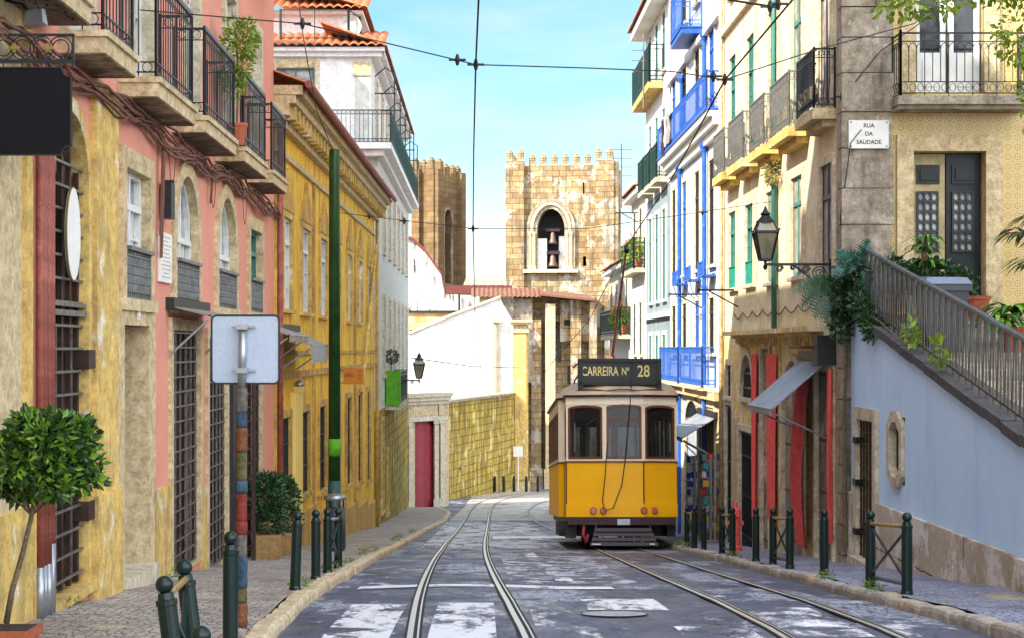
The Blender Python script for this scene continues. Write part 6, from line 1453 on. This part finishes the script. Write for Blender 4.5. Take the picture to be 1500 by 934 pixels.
# street name plate
t = T('street_sign', 'white stone street name plate RUA DA SAUDADE on the corner quoins', 'street sign', (5.66, 24.9, 2.9))
q = MB(); q.box(5.36, 5.94, 24.88, 24.925, 2.91, 3.32); t.part('plate', q, MARBLE)
for s_, z_ in (('RUA', 3.24), ('DA', 3.12), ('SAUDADE', 3.0)): text(t, 'lettering', s_, .085, BINK, Matrix.Translation((5.65, 24.878, z_)) @ UP, .002, squash=.95)
for a in (5.39, 5.91):
    for z_ in (2.94, 3.29): q = MB(); q.tube([(a, 24.885, z_), (a, 24.87, z_)], .011, 8); t.part('screw', q, IRON)

# ---- stair wall
FB = Fr(5.4, sgn=-1)
def stz(y): return .52-(25-y)*.184
SW = T('stair_wall', 'sky blue limewashed stair wall with stone plinth and sloping top on the right', 'wall', (5.4, 20, g(20)))
dO = (23.35, 24.35, -2.95, -1.0); oc = (21.75, 22.6, -1.75, -.88)
q = MB()
# sloped facade: columns of quads with openings
S = sorted({9.0, 12, 14, 16, 18, 20, oc[0], oc[1], dO[0], dO[1], 24.93})
for a, b_ in zip(S, S[1:]):
    zs = [(-4.0, None)]
    hole = dO if a >= dO[0] and b_ <= dO[1] else oc if a >= oc[0] and b_ <= oc[1] else None
    if hole: segs = [((-4, hole[2]), (-4, hole[2])), ((hole[3], stz(a)), (hole[3], stz(b_)))]
    else: segs = [((-4, stz(a)), (-4, stz(b_)))]
    for (l0, h0), (l1, h1) in segs: q.add([FB.pt(a, l0, 0), FB.pt(b_, l1, 0), FB.pt(b_, h1, 0), FB.pt(a, h0, 0)], [(0, 1, 2, 3)])
for hole in (dO, oc):
    a, b_, c_, d_ = hole
    for u, v in (((a, c_), (a, d_)), ((b_, c_), (b_, d_)), ((a, c_), (b_, c_)), ((a, d_), (b_, d_))): q.add([FB.pt(*u, 0), FB.pt(*v, 0), FB.pt(*v, -.3), FB.pt(*u, -.3)], [(0, 1, 2, 3)])
SW.part('limewashed_face', q, BLUEW)
q = MB(); q.hexa([(5.75, 9, -4), (12, 9, -4), (12, 24.9, -4), (5.75, 24.9, -4), (5.75, 9, stz(9)-.25), (12, 9, stz(9)-.25), (12, 24.9, stz(24.9)-.05), (5.75, 24.9, stz(24.9)-.05)]); SW.part('stair_core', q, STONE_D)
q = MB()
for i in range(44):
    y_ = 24.9-.36*(i+1); q.box(5.62, 6.9, y_, y_+.355, stz(y_)-.4, stz(y_+.36)-.02)
SW.part('steps', q, STONE_D)
q = MB(); nseg = 26
for i in range(nseg):
    a = 9+15.9*i/nseg; b_ = 9+15.9*(i+1)/nseg-.012; j_ = random.uniform(-.012, .012)
    q.hexa([FB.pt(a, stz(a)-.0+j_, .06), FB.pt(b_, stz(b_)+j_, .06), FB.pt(b_, stz(b_)+j_, -.36), FB.pt(a, stz(a)+j_, -.36), FB.pt(a, stz(a)+.11+j_, .06), FB.pt(b_, stz(b_)+.11+j_, .06), FB.pt(b_, stz(b_)+.11+j_, -.36), FB.pt(a, stz(a)+.11+j_, -.36)])
SW.part('coping', q, M('dark_coping_stone', (.10, .10, .11), (.06, .06, .065), 4, .85, bump=.6))
q = MB(); rnd = random.Random(4); a = 9.0
while a < 23.1:
    b_ = min(a+rnd.uniform(.7, 1.15), 23.15); q.fbox(FB, a+.005, b_-.005, -4, -2.08-.02*rnd.random() if a > 11 else g(a)-.3, .0, .05+.008*rnd.random()); a = b_
q.fbox(FB, 24.56, 24.93, -4, -2.08, 0, .06); SW.part('plinth', q, PLINTH)
r = MB(); r.ring(FB, *dO, .17, -.02, .055, bottom=False, lin=.25); r.fbox(FB, dO[0]-.1, dO[1]+.1, -3.2, -2.95, -.2, .14); do = SW.part('doorway', r, STONE_P)
p = MB(); p.fbox(FB, *dO, -.3, -.27); SW.part('door_leaf', p, DARK, do)
p = MB(); grille(p, FB, dO[0]+.03, dO[1]-.03, dO[2]+.03, dO[3]-.02, -.02, 5, 12, .012); SW.part('gate_bars', p, GRILLE, do)
for z_ in (-1.35, -1.95, -2.65):
    p = MB(); p.fbox(FB, dO[1]-.06, dO[1]+.14, z_, z_+.09, -.06, .075); SW.part('hinge', p, IRON, do)
# octagonal window surround
cxs, czs = (oc[0]+oc[1])/2, (oc[2]+oc[3])/2
def octp(hw, hh, c): return [(cxs-hw, czs-hh+c), (cxs-hw*.35, czs-hh), (cxs+hw*.35, czs-hh), (cxs+hw, czs-hh+c), (cxs+hw, czs+hh-c), (cxs+hw*.35, czs+hh), (cxs-hw*.35, czs+hh), (cxs-hw, czs+hh-c)]
oo = octp(.40, .50, .18); ii = octp(.27, .36, .12); q = MB()
for k in range(8):
    k2 = (k+1) % 8; q.hexa([FB.pt(*ii[k], .045), FB.pt(*ii[k2], .045), FB.pt(*oo[k2], .045), FB.pt(*oo[k], .045), FB.pt(*ii[k], -.08), FB.pt(*ii[k2], -.08), FB.pt(*oo[k2], -.02), FB.pt(*oo[k], -.02)])
ow = SW.part('octagonal_window', q, STONE_P)
q = MB(); q.prism(ii, lambda a, b: FB.pt(a, b, -.06), lambda a, b: FB.pt(a, b, -.075)); SW.part('pane', q, DARK, ow)
# stair railing with leaning paired bars
t = T('stair_railing', 'grey iron stair railing with leaning paired bars above the blue wall', 'railing', (5.5, 18, stz(18)))
q = MB(); q.tube([(5.5, 9, stz(9)+1.0), (5.5, 24.7, stz(24.7)+1.0)], .035, 6); t.part('handrail', q, M('pale_grey_rail_paint', (.17, .19, .24), (.10, .11, .13), 6, .4, .3))
q = MB(); q.tube([(5.5, 9, stz(9)+.19), (5.5, 24.7, stz(24.7)+.19)], .018, 4); y_ = 9.1
while y_ < 24.6:
    for d_ in (-.07, .07): q.tube([(5.5, y_, stz(y_)+.19), (5.5, y_+d_, stz(y_+d_)+.98)], .010, 4)
    q.tube([(5.5, y_+.13, stz(y_)+.1), (5.5, y_+.13, stz(y_+.13)+1.0)], .012, 4); y_ += .26
t.part('balusters', q, M('stair_bar_iron', (.035, .034, .034), (.09, .085, .075), 14, .4, .2, bump=.1))
t = T('upper_railing', 'short dark railing section beside the spiky plants at the right edge', 'railing', (8.0, 20, .3)); q = railing([(6.95, 21.3, stz(21)+.1), (6.95, 17, stz(17)+.1)], .75, .13, .012, rings=False); t.part('bars', q, IRON)
# wheelie bin
t = T('wheelie_bin', 'dark wheeled refuse bin with grey-blue lid behind the stair railing', 'bin', (5.95, 22, -.05)); x_, y_, z_ = 5.93, 22.0, -.05
q = MB(); q.hexa([(x_-.22, y_-.25, z_), (x_+.22, y_-.25, z_), (x_+.22, y_+.25, z_), (x_-.22, y_+.25, z_), (x_-.28, y_-.3, z_+.86), (x_+.28, y_-.3, z_+.86), (x_+.28, y_+.32, z_+.86), (x_-.28, y_+.32, z_+.86)]); q.box(x_-.31, x_+.31, y_-.33, y_+.35, z_+.78, z_+.86); t.part('body', q, BIN)
q = MB(); q.hexa([(x_-.31, y_-.35, z_+.865), (x_+.31, y_-.35, z_+.865), (x_+.31, y_+.37, z_+.865), (x_-.31, y_+.37, z_+.865), (x_-.25, y_-.28, z_+.95), (x_+.25, y_-.28, z_+.95), (x_+.25, y_+.3, z_+.98), (x_-.25, y_+.3, z_+.98)]); t.part('lid', q, BINL)
for a in (-.24, .24): q = MB(); q.tube([(x_+a-.03, y_+.27, z_+.08), (x_+a+.03, y_+.27, z_+.08)], .09, 12); t.part('wheel', q, IRON)
# potted and climbing plants around the stair
def plant(nm, lab, cat, loc, parts):
    t = T(nm, lab, cat, loc)
    for n, q, m_ in parts: t.part(n, q, m_)
    return t
ivy = []
for i in range(12): a = 24.8-.16*i; ivy.append((5.42, a, stz(a)+.35-.04*i, .16, .2, .22-.01*i))
q = leaves([(5.3, 24.75, .72, .28, .22, .35), (5.35, 24.6, 1.15, .25, .2, .22), (5.2, 24.7, .35, .15, .15, .25)]+ivy[:10], 3300, .08, 71, .15, 1.6)
st = MB(); st.tube([(5.3, 24.85, -2.9), (5.28, 24.85, -1), (5.33, 24.8, .5), (5.4, 24.5, 1.0)], .035, 6, .012)
st.tube([(5.4, 24.7, .6), (5.44, 23.2, .35), (5.44, 22.2, .1)], .012, 5)
plant('creeper', 'dark green creeper spilling over the top corner of the blue wall', 'climbing plant', (5.3, 24.8, -2.9), [('foliage', q, LF_D), ('stem', st, BARK)])
cpt = (5.12, 24.75, .95)
q = fern(cpt, [(-.9, -.2, -.3), (-.75, -.2, -.8), (-.4, -.2, -1.0), (-1.0, -.1, .1), (-.1, -.2, -1.0), (-.6, -.3, -.05)], .60, 5)
plant('fern', 'dark cut-leaf fern hanging left of the lantern bracket', 'fern', cpt, [('fronds', q, LF_D)])
cpt = (5.45, 24.5, 1.15)
q = fern(cpt, [(-.8, -.2, .15), (-.5, -.2, .6), (.1, -.2, .7), (.9, -.2, .0), (.8, -.3, -.5), (.2, -.3, -.7)], .45, 9)
plant('fern', 'blue-green fern fronds on top of the blue wall corner', 'fern', cpt, [('fronds', q, LF_T)])
q = leaves([(6.35, 24.2, 1.1, .45, .2, .16), (6.1, 24.0, .95, .35, .2, .2), (5.8, 24.0, 1.05, .3, .2, .22), (6.7, 24.1, .9, .3, .15, .2)], 1600, .09, 81, .1, 1.8)
plant('low_shrub', 'low dark leafy plants along the railing below the door', 'shrub', (6.3, 24.2, .4), [('foliage', q, LF_D)])
def dracaena(nm, lab, x_, y_, z0, zt6, L, seed, m_, heads=((0, 0, 0),), n=26, w=.05, pot=True):
    st = MB(); fr = MB()
    for k, (dx, dy, dz) in enumerate(heads):
        st.tube([(x_, y_, z0), (x_+dx*.5, y_+dy, (z0+zt6)/2), (x_+dx, y_+dy, zt6+dz)], .02, 6); f = fronds((x_+dx, y_+dy, zt6+dz-.05), n, L, w, seed+k, .7); o_ = len(fr.v); fr.v += f.v; fr.f += [tuple(i+o_ for i in ff) for ff in f.f]
    ps = [('fronds', fr, m_), ('stem', st, BARK)]
    if pot: q = MB(); q.lathe([(.12, 0), (.17, .28), (.19, .28), (.19, .33)], (x_, y_, z0), 12); ps.append(('pot', q, TERRA))
    plant(nm, lab, 'potted plant', (x_, y_, z0), ps)
dracaena('dracaena', 'light green dracaena with thin arching leaves left of the door', 6.25, 24.0, .38, 1.55, .38, 90, LF_B, ((0, 0, 0), (.05, 0, -.35), (-.05, 0, -.15)))
dracaena('dracaena', 'tall dark dracaena right of the door at the right edge', 7.65, 23.2, .2, 1.75, .6, 95, LF_D, ((0, 0, 0), (.1, 0, -.3), (-.05, 0, -.6), (.3, 0, .15), (-.2, 0, -.2)), 36, .06)
dracaena('agave', 'bright green spiky agave in a pot at the right edge', 6.85, 22.0, -.05, .50, .58, 99, LF_B, ((0, 0, 0), (.3, 0, -.05), (-.2, 0, -.15)), 40, .07)
dracaena('small_palm', 'small thin palm seedling in a terracotta pot before the dark door', 6.98, 24.0, .40, .75, .28, 103, LF_D, ((0, 0, 0),), 14, .02)
for k, (y_, z_) in enumerate(((21.3, .15), (20.0, -.1))):
    q = leaves([(5.35, y_, stz(y_)+.35, .08, .22, .16)], 60, .10, 110+k, .1, 1.7); plant('railing_sprig', 'pale leafy sprig growing through the stair railing, %s' % ('upper' if k == 0 else 'lower'), 'plant', (5.4, y_, stz(y_)), [('foliage', q, LF_Y)])
# tree over the top right corner
t = T('street_tree', 'overhanging tree with yellow-green leaves at the top right corner', 'tree', (8.9, 20.5, stz(20.5)-.3))
q = MB(); b0 = Vector((8.9, 20.5, stz(20.5)-.3)); q.tube([b0, (8.8, 20.5, 2.0), (8.5, 20.4, 4.2), (8.0, 20.3, 6.0)], .16, 9, .07); t.part('trunk', q, BARK, smooth=True)
br_ = MB()
for a, b_ in (((8.5, 20.4, 4.2), (6.6, 20.2, 5.0)), ((8.0, 20.3, 6.0), (5.6, 20.4, 5.4)), ((8.5, 20.4, 4.2), (7.3, 20.0, 4.0)), ((6.6, 20.2, 5.0), (5.2, 20.2, 4.35)), ((7.3, 20.0, 4.0), (6.55, 20.0, 3.2))): br_.tube([a, ((a[0]+b_[0])/2, a[1], (a[2]+b_[2])/2+.25), b_], .04, 5, .008)
t.part('limb', br_, BARK)
q = leaves([(6.35, 20.0, 3.65, .32, .4, .42), (6.55, 20.1, 3.1, .22, .3, .6), (6.2, 20.2, 4.35, .7, .5, .30), (5.35, 20.2, 4.12, .5, .4, .2), (5.0, 20.2, 4.25, .3, .3, .16), (6.6, 20.3, 4.6, .8, .6, .5), (7.3, 20.3, 5.2, 1.2, .9, .9), (6.0, 20.4, 5.4, 1.1, .8, .7), (6.7, 20.1, 2.35, .08, .12, .3), (5.0, 20.2, 4.0, .35, .3, .12), (6.9, 20.2, 3.9, .4, .4, .3)], 5600, .095, 120, .1, 1.7, .4)
t.part('crown', q, LF_Y)

# ============================================================ OVERHEAD WIRES
def wire(pts, r, lab, fitts=(), m_=CABLE_B):
    t = T('overhead_wire', lab, 'wire', pts[0], 'overhead tram wires'); q = MB(); q.tube(pts, r, 5); t.part('wire', q, m_)
    for p in fitts:
        q = MB(); p = Vector(p); q.lathe([(.012, -.06), (.022, -.03), (.03, 0), (.022, .03), (.012, .06)], p, 8); q.tube([p-Vector((.09, 0, 0)), p+Vector((.09, 0, 0))], .013, 6); t.part('insulator', q, IRON)
wz = lambda y: g(y)+5.5 if y > 12 else 3.6+(12-y)*.05
n1 = P(697, 95, 18); n2 = P(693, 335, 29)
wire([(.0, 6, 4.6), P(703, -40, 14.5), n1, P(694, 220, 22.5), n2, P(696, 470, 46), (.1, 78, -1.9), (.9, 90, -2.8)], .010, 'contact wire running down the street over the left track', [n1, n2])
n3 = P(1062, 117, 18)
wire([(2.75, 6, 4.6), P(1165, -5, 14.5), n3, P(985, 260, 23), (2.66, 31.3, 1.86), (2.8, 44, .75), (2.4, 62, -.7), (2.6, 80, -1.9)], .010, 'contact wire running down the street over the right track', [n3])
wire([(-3.6, 18.0, H(15, 18)), P(443, 35, 18), P(560, 62, 18), n1, P(860, 100, 18), P(985, 105, 18), n3, P(1200, 72, 18.5), (5.2, 20.5, H(35, 20.5)), (6.9, 25, H(0, 25)+.0)], .007, 'span wire crossing the street at the top from house to house', [P(443, 35, 18), P(670, 88, 18), P(1045, 112, 18)])
wire([P(497, 312, 33), n2, P(860, 335, 29.5), P(1020, 312, 32), FR.pt(31, H(295, 31), .0)], .006, 'lower span wire from the green pole across to the cream house', [P(541, 317, 32), P(592, 324, 31.5), P(1029, 311, 32)])
wire([P(600, 523, 62), P(690, 536, 75), P(760, 538, 95)], .02, 'thin far wire from the distant lantern to the pilaster')
wire([(5.3, 25.2, H(160, 25.2)), P(1235, 142, 25), P(1290, 75, 24.8), P(1340, 40, 24.5), P(1420, -20, 24.5)], .008, 'slack black cable across the tiled corner house', [P(1233, 142, 25)])
wire([P(1130, 10, 16), P(1085, 3, 16), P(1020, -8, 16)], .012, 'thick insulated wire at the top edge above the white houses', [P(1128, 10, 16), P(1140, 6, 16)])
wire([P(1238, 395, 25.1), (5.26, 25.0, 1.9), P(1246, 210, 24.85), P(1262, 190, 24.85)], .008, 'loose cable hanging down the stone quoins under the street sign')
wire([P(437, 0, 30), P(445, 60, 29), P(463, 160, 29), P(488, 222, 33)], .009, 'thin cable dropping from the roofs to the green pole')

# ============================================================ LIGHT, SKY, CAMERA
sc = bpy.context.scene
az = R(36); el = R(39)        # light travels towards +x (az from +x towards +y) and down
d = Vector((math.cos(el)*math.cos(az), math.cos(el)*math.sin(az), -math.sin(el)))
L = bpy.data.lights.new('sun', 'SUN'); L.energy = 4.0; L.angle = R(.5); L.color = (1, .90, .74)
lo = bpy.data.objects.new('sun', L); C.objects.link(lo); lo.rotation_euler = d.to_track_quat('-Z', 'Y').to_euler(); lo.location = (-20, -20, 30)
w = bpy.data.worlds.new('World'); sc.world = w; w.use_nodes = True; nt = w.node_tree; bg = nt.nodes['Background']
sky = nt.nodes.new('ShaderNodeTexSky'); sky.sky_type = 'NISHITA'; sky.sun_disc = False; sky.sun_elevation = el
s2 = -d; sky.sun_rotation = math.atan2(s2.x, s2.y); sky.air_density = 1.0; sky.dust_density = .4; sky.ozone_density = 1.5
tc = nt.nodes.new('ShaderNodeTexCoord'); mp = nt.nodes.new('ShaderNodeMapping'); mp.inputs['Scale'].default_value = (1, 1, 5); nt.links.new(tc.outputs['Generated'], mp.inputs['Vector'])
nz = nt.nodes.new('ShaderNodeTexNoise'); nz.inputs['Scale'].default_value = 5; nz.inputs['Detail'].default_value = 8; nz.inputs['Roughness'].default_value = .55; nt.links.new(mp.outputs[0], nz.inputs['Vector'])
cl = _mix(nt, 0, (0, 0, 0), (0, 0, 0))
fac = _ramp(nt, nz.outputs['Fac'], .48, .78)
nt.nodes.remove(cl.node)
hs = nt.nodes.new('ShaderNodeMath'); hs.operation = 'MULTIPLY'; hs.inputs[1].default_value = .75; nt.links.new(fac, hs.inputs[0])
hsv = nt.nodes.new('ShaderNodeHueSaturation'); hsv.inputs['Saturation'].default_value = 1.25; hsv.inputs['Value'].default_value = .86; hsv.inputs['Hue'].default_value = .485; nt.links.new(sky.outputs['Color'], hsv.inputs['Color'])
cl = _mix(nt, hs.outputs[0], hsv.outputs['Color'], (3.6, 4.1, 4.3))
sv = nt.nodes.new('ShaderNodeSeparateXYZ'); nt.links.new(tc.outputs['Generated'], sv.inputs[0])
bk = nt.nodes.new('ShaderNodeMapRange'); bk.interpolation_type = 'SMOOTHSTEP'; bk.inputs['From Min'].default_value = .45; bk.inputs['From Max'].default_value = -.35; nt.links.new(sv.outputs['Y'], bk.inputs['Value'])
n3_ = nt.nodes.new('ShaderNodeTexNoise'); n3_.inputs['Scale'].default_value = 2.2; n3_.inputs['Detail'].default_value = 7; nt.links.new(tc.outputs['Generated'], n3_.inputs['Vector'])
bm_ = nt.nodes.new('ShaderNodeMath'); bm_.operation = 'MULTIPLY'; nt.links.new(bk.outputs[0], bm_.inputs[0]); nt.links.new(_ramp(nt, n3_.outputs['Fac'], .30, .55), bm_.inputs[1])
cl = _mix(nt, bm_.outputs[0], cl, (16.5, 17.0, 18.2))  # unseen bright clouds behind the camera, added as fill light
nt.links.new(cl, bg.inputs['Color']); bg.inputs['Strength'].default_value = .085
cam = bpy.data.cameras.new('camera'); co = bpy.data.objects.new('camera', cam); C.objects.link(co)
co.location = (0, 0, 0); co.rotation_euler = (PI/2, 0, 0); cam.sensor_width = 36; cam.lens = 60; cam.shift_x = .03; cam.shift_y = .02867; cam.clip_end = 6000; cam.clip_start = .1
sc.camera = co
sc.view_settings.view_transform = 'Standard'; sc.view_settings.look = 'None'; sc.view_settings.exposure = 1.58; sc.view_settings.gamma = 1
sc.render.resolution_x = 1024; sc.render.resolution_y = 637
